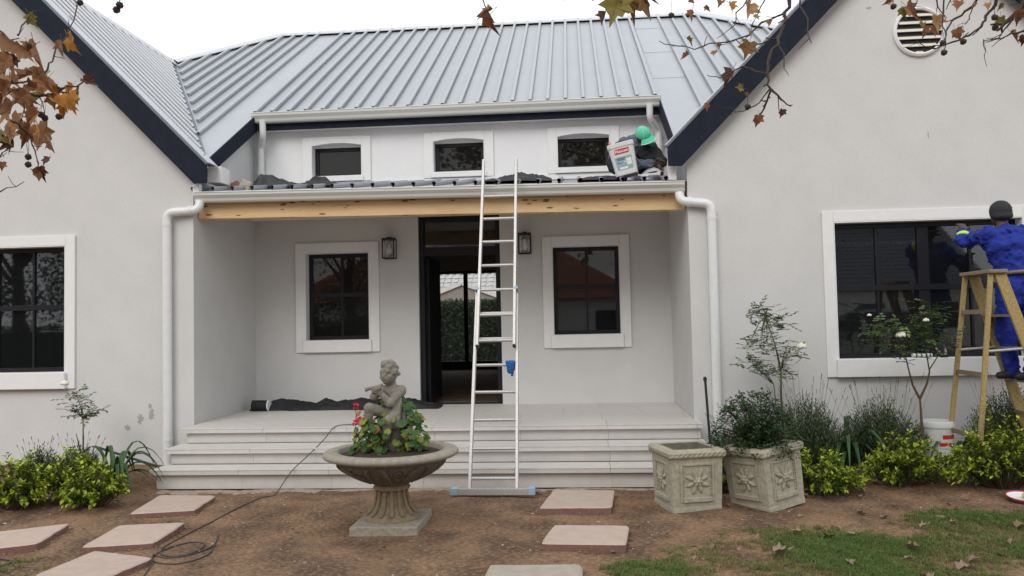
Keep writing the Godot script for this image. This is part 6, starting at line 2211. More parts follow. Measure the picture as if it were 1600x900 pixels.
func build_stepladder() -> void:
	var t := thing("stepladder", "worn yellow wooden stepladder standing in the bed by the big window", "stepladder", Vector3(4.0, 0, -7.9))
	var w := func(x: float, y: float, z: float) -> Vector3: return Vector3(x - 4.0, y, z + 7.9)
	for z in [[-7.66, -7.60], [-8.14, -8.20]]:
		var r := MB.new()
		bar(r, w.call(3.60, .02, z[1]), w.call(3.83, 1.96, z[0]), .045, .026, Vector3.RIGHT)
		part("rear_leg", r, M.yellow_wood, t)
		var f := MB.new()
		bar(f, w.call(4.50, .02, z[1]), w.call(3.90, 1.98, z[0]), .10, .028, Vector3.RIGHT)
		part("front_stile", f, M.yellow_wood, t)
		var s := MB.new()
		s.tube([w.call(3.745, 1.235, z[0] + .02), w.call(4.12, 1.26, z[0] + .02)], .013, 8)
		part("spreader", s, M.alu, t)
	for y in [.32, .63, .94, 1.25, 1.56]:
		var x := lerpf(4.50, 3.90, (y - .02) / 1.96)
		var s := MB.new()
		s.box(w.call(x - .055, y - .012, -8.19 + y * .02), w.call(x + .055, y + .012, -7.61 - y * .02), .003)
		part("tread", s, M.old_wood, t)
	var cap := MB.new()
	cap.box(w.call(3.795, 1.955, -8.19), w.call(3.96, 1.99, -7.61), .006)
	part("top_cap", cap, M.old_wood, t)
	for y in [.45, 1.02, 1.60]:
		var x := lerpf(3.60, 3.83, (y - .02) / 1.94)
		var b := MB.new()
		b.box(w.call(x - .012, y - .022, -8.16), w.call(x + .012, y + .022, -7.64), .003)
		part("rear_brace", b, M.old_wood, t)

func words(text: String, size: float, depth: float, m: Material, parent: Node, called := "lettering") -> MeshInstance3D:
	var tm := TextMesh.new()
	var f := SystemFont.new()
	f.font_names = PackedStringArray(["Droid Sans"])
	f.font_weight = 700
	tm.font = f
	tm.text = text
	tm.font_size = 32
	tm.pixel_size = size / 32.0
	tm.depth = depth
	tm.curve_step = 4.0
	return part(called, tm, m, parent)

func build_buckets() -> void:
	var t := thing("paint_bucket", "square white paint bucket with red and teal label on the porch roof", "bucket", Vector3(.625, 3.245, -9.12))
	t.transform.basis = Basis(Vector3(0, 0, 1), .20) * Basis(Vector3.UP, -.12)
	var b := MB.new()
	var w0 := .125
	var w1 := .148
	var h := .37
	var sec := func(w: float, y: float) -> Array:
		var out := []
		var r := w * .3
		for q in 4:
			var ctr := Vector3((1 if q in [0, 3] else -1) * (w - r), y, (1 if q in [0, 1] else -1) * (w - r))
			for s in 5:
				var a := PI / 2 * q + PI / 2 * s / 4.0
				ctr.x = (w - r) * (1.0 if q == 0 or q == 3 else -1.0)
				ctr.z = (w - r) * (1.0 if q < 2 else -1.0)
				out.append(ctr + Vector3(cos(a), 0, sin(a)) * r)
		return out
	var levels := [[w0 * .96, 0.0], [w0, .012], [w1 * .97, h - .06], [w1 * .975, h - .05], [w1 * 1.03, h - .048], [w1 * 1.04, h - .005], [w1 * 1.02, h], [w1 * .97, h], [w1 * .94, h - .05]]
	var prev := []
	for l in levels:
		var ring: Array = sec.call(l[0], l[1])
		if prev:
			for k in ring.size():
				var n := (k + 1) % ring.size()
				b.quad(prev[k], prev[n], ring[n], ring[k])
		prev = ring
	var inside := MB.new()
	for k in range(1, prev.size() - 1):
		inside.tri(prev[0], prev[k], prev[k + 1])
	part("body", b, M.white_plastic, t)
	part("contents", inside, M.trim, t)
	# label on the front face, leaning with it
	var lean := atan2(w1 * .97 - w0, h - .07)
	var face := func(y: float) -> Transform3D: return Transform3D(Basis(Vector3.RIGHT, lean), Vector3(0, y, lerpf(w0, w1 * .97, (y - .012) / (h - .072)) + .0015))
	var red := MB.new()
	red.prism(PackedVector2Array([Vector2(-.085, -.028), Vector2(.07, -.028), Vector2(.082, -.015), Vector2(.085, .028), Vector2(-.07, .03), Vector2(-.082, .016)]), .0015, face.call(.27))
	var rp := part("red_logo", red, M.red, t)
	var tx := words("Plascon", .042, .001, M.trim, rp)
	tx.transform = (face.call(.27) as Transform3D) * Transform3D(Basis.IDENTITY, Vector3(0, 0, .0022))
	var teal := MB.new()
	teal.prism(PackedVector2Array([Vector2(-.088, -.075), Vector2(.088, -.075), Vector2(.098, .075), Vector2(-.098, .075)]), .0012, face.call(.135))
	var tp := part("teal_label", teal, M.teal, t)
	for e in [[-.075, .05, .02, .058, M.dark_cloth], [-.075, .035, .01, .041, M.dark_cloth], [.0, .008, .07, .016, M.trim], [-.075, .0, -.02, .006, M.dark_cloth], [.03, -.03, .085, .045, M.trim], [-.06, -.068, .03, -.045, M.trim]]:
		var m := MB.new()
		m.prism(PackedVector2Array([Vector2(e[0], e[1]), Vector2(e[2], e[1]), Vector2(e[2], e[3]), Vector2(e[0], e[3])]), .0008, (face.call(.135) as Transform3D) * Transform3D(Basis.IDENTITY, Vector3(0, 0, .0016)))
		part("print_block", m, e[4], tp)
	# roller handle sticking out
	var s := thing("roller_handle", "pink paint roller handle sticking out of the square bucket", "paint roller", Vector3(.50, 3.57, -9.12))
	var hm := MB.new()
	hm.tube([Vector3(.06, -.08, 0), Vector3(-.02, .0, .01), Vector3(-.085, .065, .02)], [.012, .014, .016], 10)
	part("grip", hm, plain(lin(.62, .25, .24), .5), s)
	var ro := MB.new()
	ro.tube([Vector3(.06, -.08, 0), Vector3(.10, -.12, 0)], .004, 6)
	part("rod", ro, M.alu, s)
	# round bucket in the bed
	var rb := thing("round_bucket", "round white paint bucket with red lettering marks among the shrubs", "bucket", Vector3(3.56, .06, -8.28))
	var bm := MB.new()
	bm.lathe([Vector2(0, 0), Vector2(.13, 0), Vector2(.135, .01), Vector2(.152, .40), Vector2(.158, .402), Vector2(.16, .42), Vector2(.158, .462), Vector2(.15, .468), Vector2(.0, .462)], Vector3.ZERO, 32)
	part("body", bm, M.white_plastic, rb)
	for e in [[.30, .34, -.9, .1, M.red], [.23, .265, -.55, .3, M.red], [.235, .255, -1.0, -.65, M.dark_cloth], [.205, .21, -1.0, .3, M.teal]]:
		var lm := MB.new()
		for k in 8:
			var a0 := PI / 2 + lerpf(e[2], e[3], k / 8.0)
			var a1 := PI / 2 + lerpf(e[2], e[3], (k + 1) / 8.0)
			var r0 := lerpf(.135, .152, e[0] / .4) + .0012
			var r1 := lerpf(.135, .152, e[1] / .4) + .0012
			lm.quad(Vector3(cos(a1) * r0, e[0], sin(a1) * r0), Vector3(cos(a0) * r0, e[0], sin(a0) * r0), Vector3(cos(a0) * r1, e[1], sin(a0) * r1), Vector3(cos(a1) * r1, e[1], sin(a1) * r1))
		part("print_band", lm, e[4], rb)
	var hn := MB.new()
	var arc := []
	for k in 13:
		var a := PI * k / 12.0
		arc.append(Vector3(cos(a) * .163, .40 - sin(a) * .13, sin(a) * .10 + .02))
	hn.tube(arc, .003, 6)
	part("handle", hn, M.alu, rb)
	# dish at the right edge
	var d := thing("plastic_dish", "white dish with a red rim lying on the soil, right edge", "dish", Vector3(3.72, gh(3.72, -7.08) + .012, -7.08))
	d.rotation.x = .12
	var dm := MB.new()
	dm.lathe([Vector2(0, .01), Vector2(.09, .012), Vector2(.12, .03), Vector2(.13, .034), Vector2(.118, .028), Vector2(.085, .0), Vector2(0, 0)], Vector3.ZERO, 28)
	part("bowl", dm, M.trim, d)
	var rm := MB.new()
	var ring := []
	for k in 29:
		ring.append(Vector3(cos(TAU * k / 28.0) * .13, .034, sin(TAU * k / 28.0) * .13))
	rm.tube(ring, .006, 6, false)
	part("rim", rm, plain(lin(.5, .05, .10), .5), d)
	var sp := MB.new()
	sp.ball(Vector3(.04, .04, .0), Vector3(.05, .03, .045), 6, 10)
	var y := part("sponge", sp, plain(lin(.62, .58, .16), .9), self)
	y.position = d.position
	mark(y, "pale yellow sponge resting in the red-rimmed dish", "sponge")
	# sealant and gun on the sill
	var c := thing("sealant_cartridge", "pale green-striped sealant cartridge lying on the big window sill", "cartridge", Vector3(3.66, 1.15, -8.80))
	var cm := MB.new()
	cm.tube([Vector3(-.10, 0, 0), Vector3(.10, 0, 0)], .023, 12)
	part("tube", cm, M.white_plastic, c)
	for x in [-.07, -.02, .03, .07]:
		var bm2 := MB.new()
		bm2.tube([Vector3(x, 0, 0), Vector3(x + .018, 0, 0)], .0236, 12, false)
		part("stripe", bm2, plain(lin(.06, .16, .09), .5), c)
	var g := thing("caulking_gun", "dark caulking gun standing at the end of the sealant cartridge", "caulking gun", Vector3(3.86, 1.127, -8.79))
	var gm := MB.new()
	gm.tube([Vector3(-.06, .10, 0), Vector3(.0, .03, 0), Vector3(.015, .014, 0)], [.008, .01, .012], 8)
	gm.tube([Vector3(.03, .13, .0), Vector3(.04, .06, 0), Vector3(.035, .015, 0)], [.006, .011, .014], 8)
	part("handles", gm, M.alu, g)
	var gb := MB.new()
	gb.box(Vector3(-.02, 0, -.02), Vector3(.06, .03, .02), .005)
	part("barrel", gb, M.rubber, g)


# ---------------------------------------------------------------- people
# palm and five fingers; dir along the hand, palm the way the palm faces, thumb the side the thumb leaves
func hand(prims: Array, wrist: Vector3, dir: Vector3, palm: Vector3, thumb: Vector3, curl: float) -> void:
	dir = dir.normalized()
	palm = (palm - dir * palm.dot(dir)).normalized()
	var side := (thumb - dir * thumb.dot(dir) - palm * thumb.dot(palm)).normalized()
	for k in 4:
		var s := lerpf(.030, -.030, k / 3.0)
		var root := wrist + dir * .085 + side * s
		prims.append([wrist + dir * .012 + side * s * .55, root, .017, .0125])
		var l: float = [.066, .074, .070, .054][k]
		var d1 := (dir * cos(curl) + palm * sin(curl)).normalized()
		var p1 := root + d1 * l * .5
		var d2 := (dir * cos(curl * 2.0) + palm * sin(curl * 2.0)).normalized()
		prims.append([root, p1, .0105, .0095])
		prims.append([p1, p1 + d2 * l * .55, .0095, .0075])
	var t0 := wrist + dir * .03 + side * .028
	var t1 := t0 + (dir * .55 + side * .75 + palm * .25).normalized() * .045
	prims.append([t0, t1, .014, .0105])
	prims.append([t1, t1 + (dir * .8 + side * .2 + palm * .5).normalized() * .035, .0105, .008])

func head_prims(h: Vector3, b: Basis) -> Array:
	# b.z looks forward, b.y is up
	return [[h, Vector3(.076, .10, .094), b], [h + b * Vector3(0, -.055, .03), Vector3(.056, .06, .06), b],
		[h + b * Vector3(0, -.005, .092), h + b * Vector3(0, -.035, .108), .009, .014], [h + b * Vector3(-.034, .018, .083), h + b * Vector3(.034, .018, .083), .013, .013],
		[h + b * Vector3(0, -.098, .062), h + b * Vector3(0, -.10, .058), .022, .022], [h + b * Vector3(-.02, -.066, .088), h + b * Vector3(.02, -.066, .088), .009, .009],
		[h + b * Vector3(-.03, .002, .078), Vector3(.015, .010, .012), b], [h + b * Vector3(.03, .002, .078), Vector3(.015, .010, .012), b],
		[h + b * Vector3(-.078, -.01, -.005), Vector3(.012, .032, .02), b], [h + b * Vector3(.078, -.01, -.005), Vector3(.012, .032, .02), b]]

func build_window_worker() -> void:
	var t := thing("person", "person in bright blue overalls and dark beanie, back turned, working at the big window", "person", Vector3(4.22, .95, -8.0), 0.0)
	var o := Vector3(-4.22, -.95, 8.0)
	var P := func(x: float, y: float, z: float) -> Vector3: return Vector3(x, y, z) + o
	var pel: Vector3 = P.call(4.27, 1.80, -8.03)
	var chest: Vector3 = P.call(4.225, 2.22, -8.10)
	var neck: Vector3 = P.call(4.205, 2.415, -8.14)
	var head: Vector3 = P.call(4.20, 2.565, -8.17)
	var sl: Vector3 = P.call(4.055, 2.345, -8.12)
	var sr: Vector3 = P.call(4.385, 2.345, -8.10)
	var el: Vector3 = P.call(3.93, 2.32, -8.37)
	var wl: Vector3 = P.call(4.045, 2.465, -8.575)
	var er: Vector3 = P.call(4.56, 2.16, -8.26)
	var wr: Vector3 = P.call(4.46, 2.22, -8.52)
	var hb := Basis(Vector3.UP, PI + .12) * Basis(Vector3.RIGHT, -.1)
	var skin := MB.new()
	body_shape(skin, [[pel, chest, .10, .11], [chest, neck, .09, .052], [neck, head, .05, .05], [sl, el, .044, .038], [el, wl, .036, .026], [sr, er, .044, .038], [er, wr, .036, .026], [sl, sr, .05, .05]], .014, .03)
	body_shape(skin, head_prims(head, hb), .006, .012)
	var hl := []
	hand(hl, wl, Vector3(.05, .55, -.75), Vector3(0, -.4, -1), Vector3(1, .1, 0), .35)
	hl.append([wl - (wl - el).normalized() * .03, wl + Vector3(0, .01, -.015), .026, .02])
	body_shape(skin, hl, .0042, .007)
	var hr := []
	hand(hr, wr, Vector3(0, .4, -.8), Vector3(0, -.3, -1), Vector3(-1, 0, 0), .35)
	hr.append([wr - (wr - er).normalized() * .03, wr + Vector3(0, .01, -.015), .026, .02])
	body_shape(skin, hr, .0042, .007)
	part("figure", skin, M.skin, t)
	# jacket with sleeves
	var ja := MB.new()
	body_shape(ja, [[pel + Vector3(0, -.02, 0), chest, .165, .165], [chest + Vector3(-.06, .0, 0), chest + Vector3(.06, 0, 0), .15, .15], [sl, sr, .082, .082], [chest, neck + Vector3(0, -.02, 0), .12, .068], [sl, el, .077, .066], [el, el.lerp(wl, .82), .064, .05], [sr, er, .077, .066], [er, er.lerp(wr, .82), .064, .05], [pel + Vector3(-.04, .08, .05), pel + Vector3(.08, .10, .06), .11, .11]], .013, .05, [[Vector3(0, -1, 0), -(pel.y - .10)]], .045, 9.0)
	part("overall_jacket", ja, M.overall, t)
	var collar := MB.new()
	collar.tube([neck + Vector3(-.055, -.01, 0), neck + Vector3(-.03, -.005, .05), neck + Vector3(.03, -.005, .05), neck + Vector3(.055, -.01, 0)], .018, 8)
	part("collar", collar, M.overall, t)
	var band := MB.new()
	var bd := (wl - el).normalized()
	var bp := el.lerp(wl, .30)
	band.tube([bp - bd * .022, bp - bd * .02, bp + bd * .02, bp + bd * .022], [.064, .0745, .0725, .062], 16)
	part("reflective_band", band, M.hi_vis, t)
	# trousers and boots
	var tr := MB.new()
	var legs := []
	for s in [[-.09, 4.13, -8.03, 4.17, -8.02], [.09, 4.34, -7.92, 4.25, -7.84]]:
		var hip := pel + Vector3(s[0], -.02, 0)
		var knee: Vector3 = P.call(s[1], 1.40, s[2])
		var ank: Vector3 = P.call(s[3], 1.02, s[4])
		legs.append([hip, knee, .115, .082])
		legs.append([knee, ank, .080, .068])
	legs.append([pel + Vector3(-.06, -.04, .02), pel + Vector3(.06, -.04, .02), .125, .125])
	legs.append([pel + Vector3(-.05, .06, 0), pel + Vector3(.05, .06, 0), .13, .13])
	body_shape(tr, legs, .013, .05, [], .03, 9.0)
	part("overall_trousers", tr, M.overall, t)
	var bl := MB.new()
	var ringp := []
	for k in 25:
		var a := TAU * k / 24.0
		ringp.append(pel + Vector3(cos(a) * .172, .16 + .015 * sin(a), sin(a) * .172 + .01))
	bl.tube(ringp, .020, 6, false)
	part("belt", bl, M.belt, t)
	for s in [[4.17, -8.02], [4.25, -7.84]]:
		var bo := MB.new()
		var ank: Vector3 = P.call(s[0], 1.03, s[1])
		body_shape(bo, [[ank, ank + Vector3(0, -.03, 0), .058, .05], [ank + Vector3(.03, -.035, .0), ank + Vector3(-.12, -.045, 0), .042, .036]], .01, .02, [[Vector3(0, -1, 0), -(ank.y - .076)]])
		part("boot", bo, M.rubber, t)
	var be := MB.new()
	body_shape(be, [[head + hb * Vector3(0, .028, -.006), Vector3(.094, .105, .112), hb], [head + hb * Vector3(0, -.02, -.03), Vector3(.093, .05, .10), hb]], .008, .02, [[hb.y * -1.0 + hb.z * .25, (hb.y * -1.0 + hb.z * .25).dot(head + hb * Vector3(0, -.055, 0))]], .006, 45.0)
	part("beanie", be, M.beanie, t)

func build_roof_worker() -> void:
	var t := thing("person", "person in green cap and grey-blue jacket crouching on the porch roof", "person", Vector3(.70, 3.35, -9.6), 0.0)
	var o := Vector3(-.70, -3.35, 9.6)
	var P := func(x: float, y: float, z: float) -> Vector3: return Vector3(x, y, z) + o
	var pel: Vector3 = P.call(.60, 3.53, -9.78)
	var chest: Vector3 = P.call(.74, 3.66, -9.56)
	var neck: Vector3 = P.call(.81, 3.71, -9.44)
	var head: Vector3 = P.call(.84, 3.755, -9.36)
	var sl: Vector3 = P.call(.61, 3.68, -9.50)
	var sr: Vector3 = P.call(.93, 3.655, -9.56)
	var el: Vector3 = P.call(.69, 3.43, -9.36)
	var wl: Vector3 = P.call(.935, 3.405, -9.28)
	var er: Vector3 = P.call(1.04, 3.46, -9.42)
	var wr: Vector3 = P.call(.99, 3.37, -9.23)
	# face looks down and a little to the right
	var crown := Vector3(-.18, .62, .75).normalized()
	var fz := Vector3(.5, -.75, .4)
	fz = (fz - crown * fz.dot(crown)).normalized()
	var hb := Basis(crown.cross(fz), crown, fz)
	var skin := MB.new()
	body_shape(skin, [[pel, chest, .10, .11], [chest, neck, .09, .052], [neck, head, .05, .05], [sl, el, .044, .038], [el, wl, .036, .026], [sr, er, .044, .038], [er, wr, .036, .026], [sl, sr, .05, .05]], .014, .03)
	body_shape(skin, head_prims(head, hb), .006, .012)
	for e in [[wl, el, Vector3(1, .1, .1), Vector3(0, -.6, .8), Vector3(0, 1, .2)], [wr, er, Vector3(.3, -.5, .3), Vector3(-.8, -.2, 0), Vector3(0, .3, 1)]]:
		var hp := []
		hand(hp, e[0], e[2], e[3], e[4], .55)
		hp.append([e[0] - (e[0] - e[1]).normalized() * .03, e[0] + (e[2] as Vector3).normalized() * .02, .026, .02])
		body_shape(skin, hp, .0042, .007)
	part("figure", skin, M.skin, t)
	var ja := MB.new()
	body_shape(ja, [[pel, chest, .165, .155], [sl, sr, .082, .080], [chest, neck, .11, .066], [sl, el, .078, .066], [el, el.lerp(wl, .88), .064, .048], [P.call(.60, 3.62, -9.66), P.call(.78, 3.66, -9.66), .13, .12]], .013, .05, [], .045, 9.0)
	part("jacket", ja, M.jacket, t)
	var sv := MB.new()
	body_shape(sv, [[sr, er, .084, .068], [er, er.lerp(wr, .85), .066, .05], [P.call(.86, 3.60, -9.47), P.call(.90, 3.48, -9.44), .10, .09]], .013, .04, [], .02, 8.0)
	part("dark_vest", sv, M.dark_cloth, t)
	var tr := MB.new()
	body_shape(tr, [[pel + Vector3(-.06, -.03, 0), P.call(.74, 3.41, -9.42), .11, .08], [P.call(.74, 3.41, -9.42), P.call(.62, 3.46, -9.98), .07, .055], [pel + Vector3(.07, -.03, 0), P.call(.95, 3.43, -9.52), .11, .08], [P.call(.95, 3.43, -9.52), P.call(.82, 3.47, -9.99), .07, .055], [pel + Vector3(-.05, 0, 0), pel + Vector3(.06, 0, 0), .13, .13]], .014, .04, [], .02, 8.0)
	part("trousers", tr, M.dark_cloth, t)
	for x in [.62, .82]:
		var bo := MB.new()
		body_shape(bo, [[P.call(x, 3.475, -10.0), P.call(x, 3.53, -10.12), .05, .045]], .011, .02)
		part("boot", bo, M.rubber, t)
	var cap := MB.new()
	body_shape(cap, [[head + hb * Vector3(0, .03, -.004), Vector3(.088, .088, .106), hb]], .007, .01, [[hb.y * -1.0, (hb.y * -1.0).dot(head + hb * Vector3(0, .022, 0))]])
	var cp := part("cap", cap, M.cap, t)
	var bill := MB.new()
	bill.grid(func(u: float, v: float) -> Vector3:
		var a := lerpf(-.95, .95, u)
		var r := lerpf(.088, .165, v * (1.0 - .25 * pow(absf(u - .5) * 2.0, 2.0)))
		return head + hb * Vector3(sin(a) * r * .86, .030 - .012 * cos(a) * 0.0 - .02 * v - .03 * pow(absf(u - .5) * 2.0, 2.0) * v, cos(a) * r + .01), 16, 5)
	part("bill", bill, M.cap, cp)
	var edge := []
	for k in 17:
		var a := lerpf(-.95, .95, k / 16.0)
		var r := lerpf(.088, .165, 1.0 - .25 * pow(absf(k / 16.0 - .5) * 2.0, 2.0))
		edge.append(head + hb * Vector3(sin(a) * r * .86, .01 - .03 * pow(absf(k / 16.0 - .5) * 2.0, 2.0), cos(a) * r + .01))
	var em := MB.new()
	em.tube(edge, .005, 6)
	part("bill_edge", em, M.cap_white, cp)
	var btn := MB.new()
	btn.ball(head + hb * Vector3(0, .12, -.004), Vector3.ONE * .009, 5, 8)
	for k in 3:      # panel seams over the crown
		var a := PI * k / 3.0
		var arc := []
		for q in 13:
			var th := lerpf(-PI / 2, PI / 2, q / 12.0)
			arc.append(head + hb * Vector3(cos(a) * sin(th) * .089, .03 + cos(th) * .0885, sin(a) * sin(th) * .107 - .004))
		btn.tube(arc, .0018, 4, false)
	part("seams", btn, M.cap_white, cp)


# ---------------------------------------------------------------- behind the house and behind the camera
func leaf_mass(mb: MB, lo: Vector3, hi: Vector3, n: int, l: float, base: Color, skin_only := true) -> void:
	for k in n:
		var p := Vector3(rng.randf_range(lo.x, hi.x), rng.randf_range(lo.y, hi.y), rng.randf_range(lo.z, hi.z))
		if skin_only:
			match rng.randi() % 4:
				0: p.y = hi.y + rng.randfn(0, .05)
				1, 2: p.z = hi.z + rng.randfn(0, .06)
				_: p.z = lo.z + rng.randfn(0, .06)
		var d := Vector3(rng.randf_range(-1, 1), rng.randf_range(-.6, .9), rng.randf_range(-1, 1)).normalized()
		mb.tint = base * rng.randf_range(.6, 1.45)
		mb.leaf(p, d, Vector3(.1, 1, .2).normalized(), l * rng.randf_range(.7, 1.3), l * .6, .2, .15)

func hedge(lo: Vector3, hi: Vector3, n: int, l: float, base: Color, label: String) -> void:
	var t := thing("hedge", label, "hedge", Vector3((lo.x + hi.x) * .5, 0, (lo.z + hi.z) * .5))
	var off := -t.position
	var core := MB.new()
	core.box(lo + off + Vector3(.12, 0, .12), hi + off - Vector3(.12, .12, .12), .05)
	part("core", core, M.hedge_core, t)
	var lv := MB.new()
	lv.tinted = true
	leaf_mass(lv, lo + off, hi + off, n, l, base)
	part("foliage", lv, M.leafy, t)

func neighbour(label: String, x0: float, x1: float, z0: float, z1: float, eave: float, ridge: float, hip: float, wall_m: Material, roof_m: Material, face: float) -> Node3D:
	# box house with a hipped or gabled roof, ridge along x; hip 0 makes gables. face: z of the side that looks at us
	var t := thing("neighbour_house", label, "house", Vector3((x0 + x1) * .5, 0, (z0 + z1) * .5))
	var off := -t.position
	var w := MB.new()
	w.box(Vector3(x0, -.1, z0) + off, Vector3(x1, eave, z1) + off)
	if hip <= 0.0:
		for x in [x0, x1 - .2]:
			w.prism(PackedVector2Array([Vector2(z0, eave), Vector2(z1, eave), Vector2((z0 + z1) * .5, ridge)]), .2, Transform3D(Basis(Vector3(0, 0, 1), Vector3(0, 1, 0), Vector3(1, 0, 0)), Vector3(x, 0, 0) + off))
	part("wall", w, wall_m, t)
	var r := MB.new()
	var ov := .4
	var zm := (z0 + z1) * .5
	var drop := ov * (ridge - eave) / (zm - z0)
	for s in [-1, 1]:
		var ze: float = z0 - ov if s < 0 else z1 + ov
		var n := 16
		for k in n:       # courses of tiles, each lapping the one below
			var a := k / float(n)
			var b := (k + 1) / float(n)
			var xa0 := lerpf(x0 - ov, x0 + hip, a)
			var xa1 := lerpf(x1 + ov, x1 - hip, a)
			var xb0 := lerpf(x0 - ov, x0 + hip, b)
			var xb1 := lerpf(x1 + ov, x1 - hip, b)
			var ya := lerpf(eave - drop, ridge, a)
			var yb := lerpf(eave - drop, ridge, b)
			var za := lerpf(ze, zm, a)
			var zb := lerpf(ze, zm, b)
			var q := [Vector3(xa0, ya + .03, za) + off, Vector3(xa1, ya + .03, za) + off, Vector3(xb1, yb, zb) + off, Vector3(xb0, yb, zb) + off]
			if s < 0:
				q.reverse()
			var cols := int((xa1 - xa0) / .32)
			for c in cols:     # single tiles, each a little proud on one side
				var u0 := c / float(cols)
				var u1 := (c + 1) / float(cols)
				var up := Vector3(0, .035, 0)
				r.quad((q[0] as Vector3).lerp(q[1], u0), (q[0] as Vector3).lerp(q[1], u1) + up, (q[3] as Vector3).lerp(q[2], u1) + up, (q[3] as Vector3).lerp(q[2], u0))
			r.quad(Vector3(xa0, ya, za) + off, Vector3(xa1, ya, za) + off, Vector3(xa1, ya + .03, za) + off, Vector3(xa0, ya + .03, za) + off)
	if hip > 0.0:
		r.tri(Vector3(x0 - ov, eave - drop, z0 - ov) + off, Vector3(x0 - ov, eave - drop, z1 + ov) + off, Vector3(x0 + hip, ridge, zm) + off)
		r.tri(Vector3(x1 + ov, eave - drop, z1 + ov) + off, Vector3(x1 + ov, eave - drop, z0 - ov) + off, Vector3(x1 - hip, ridge, zm) + off)
	part("roof", r, roof_m, t)
	var n2 := int((x1 - x0) / 3.0)
	for k in n2:
		var x := lerpf(x0, x1, (k + .5) / n2)
		var zz := face + (.02 if face == z1 else -.02)
		var wn := MB.new()
		wn.box(Vector3(x - .6, .9, zz - .02) + off, Vector3(x + .6, 2.1, zz + .02) + off, .005)
		var win := part("window", wn, M.frame, t)
		var pn := MB.new()
		pn.box(Vector3(x - .53, .97, zz - .027) + off, Vector3(x + .53, 2.03, zz + .027) + off)
		part("pane", pn, plain(lin(.03, .035, .04), .05), win)
	return t

func far_tree(at: Vector3, s: float, turn: float, label: String, proto: Node3D) -> Node3D:
	if proto:
		var c := again(proto, label, at, turn)
		c.scale = Vector3.ONE * s
		return c
	rng.seed = 77
	var t := thing("broadleaf_tree", label, "tree", at, turn, "dark trees across the road behind the viewer")
	t.scale = Vector3.ONE * s
	var tk := MB.new()
	tk.tube([Vector3(0, -.1, 0), Vector3(.05, 1.5, 0), Vector3(-.05, 3.2, .05), Vector3(0, 5.0, 0)], [.25, .2, .15, .05], 9)
	for k in 6:
		var a := TAU * k / 6.0
		tk.tube([Vector3(0, 2.2 + k * .25, 0), Vector3(cos(a) * .8, 3.4 + k * .2, sin(a) * .8), Vector3(cos(a) * 1.6, 4.4 + k * .2, sin(a) * 1.6)], [.09, .05, .02], 6)
	part("trunk", tk, M.bark, t)
	var lv := MB.new()
	lv.tinted = true
	for c in 34:
		var a := rng.randf() * TAU
		var r := sqrt(rng.randf()) * 1.9
		var ctr := Vector3(cos(a) * r, rng.randf_range(1.9, 6.2) - r * .3, sin(a) * r)
		for k in 90:
			var o := Vector3(rng.randfn(0, .4), rng.randfn(0, .32), rng.randfn(0, .4))
			lv.tint = Color(.045, .07, .025) * rng.randf_range(.5, 1.4)
			lv.leaf(ctr + o, Vector3(rng.randf_range(-1, 1), rng.randf_range(-.8, .6), rng.randf_range(-1, 1)).normalized(), Vector3.UP, .17, .10, .2, .2)
	part("crown", lv, M.leafy, t)
	return t

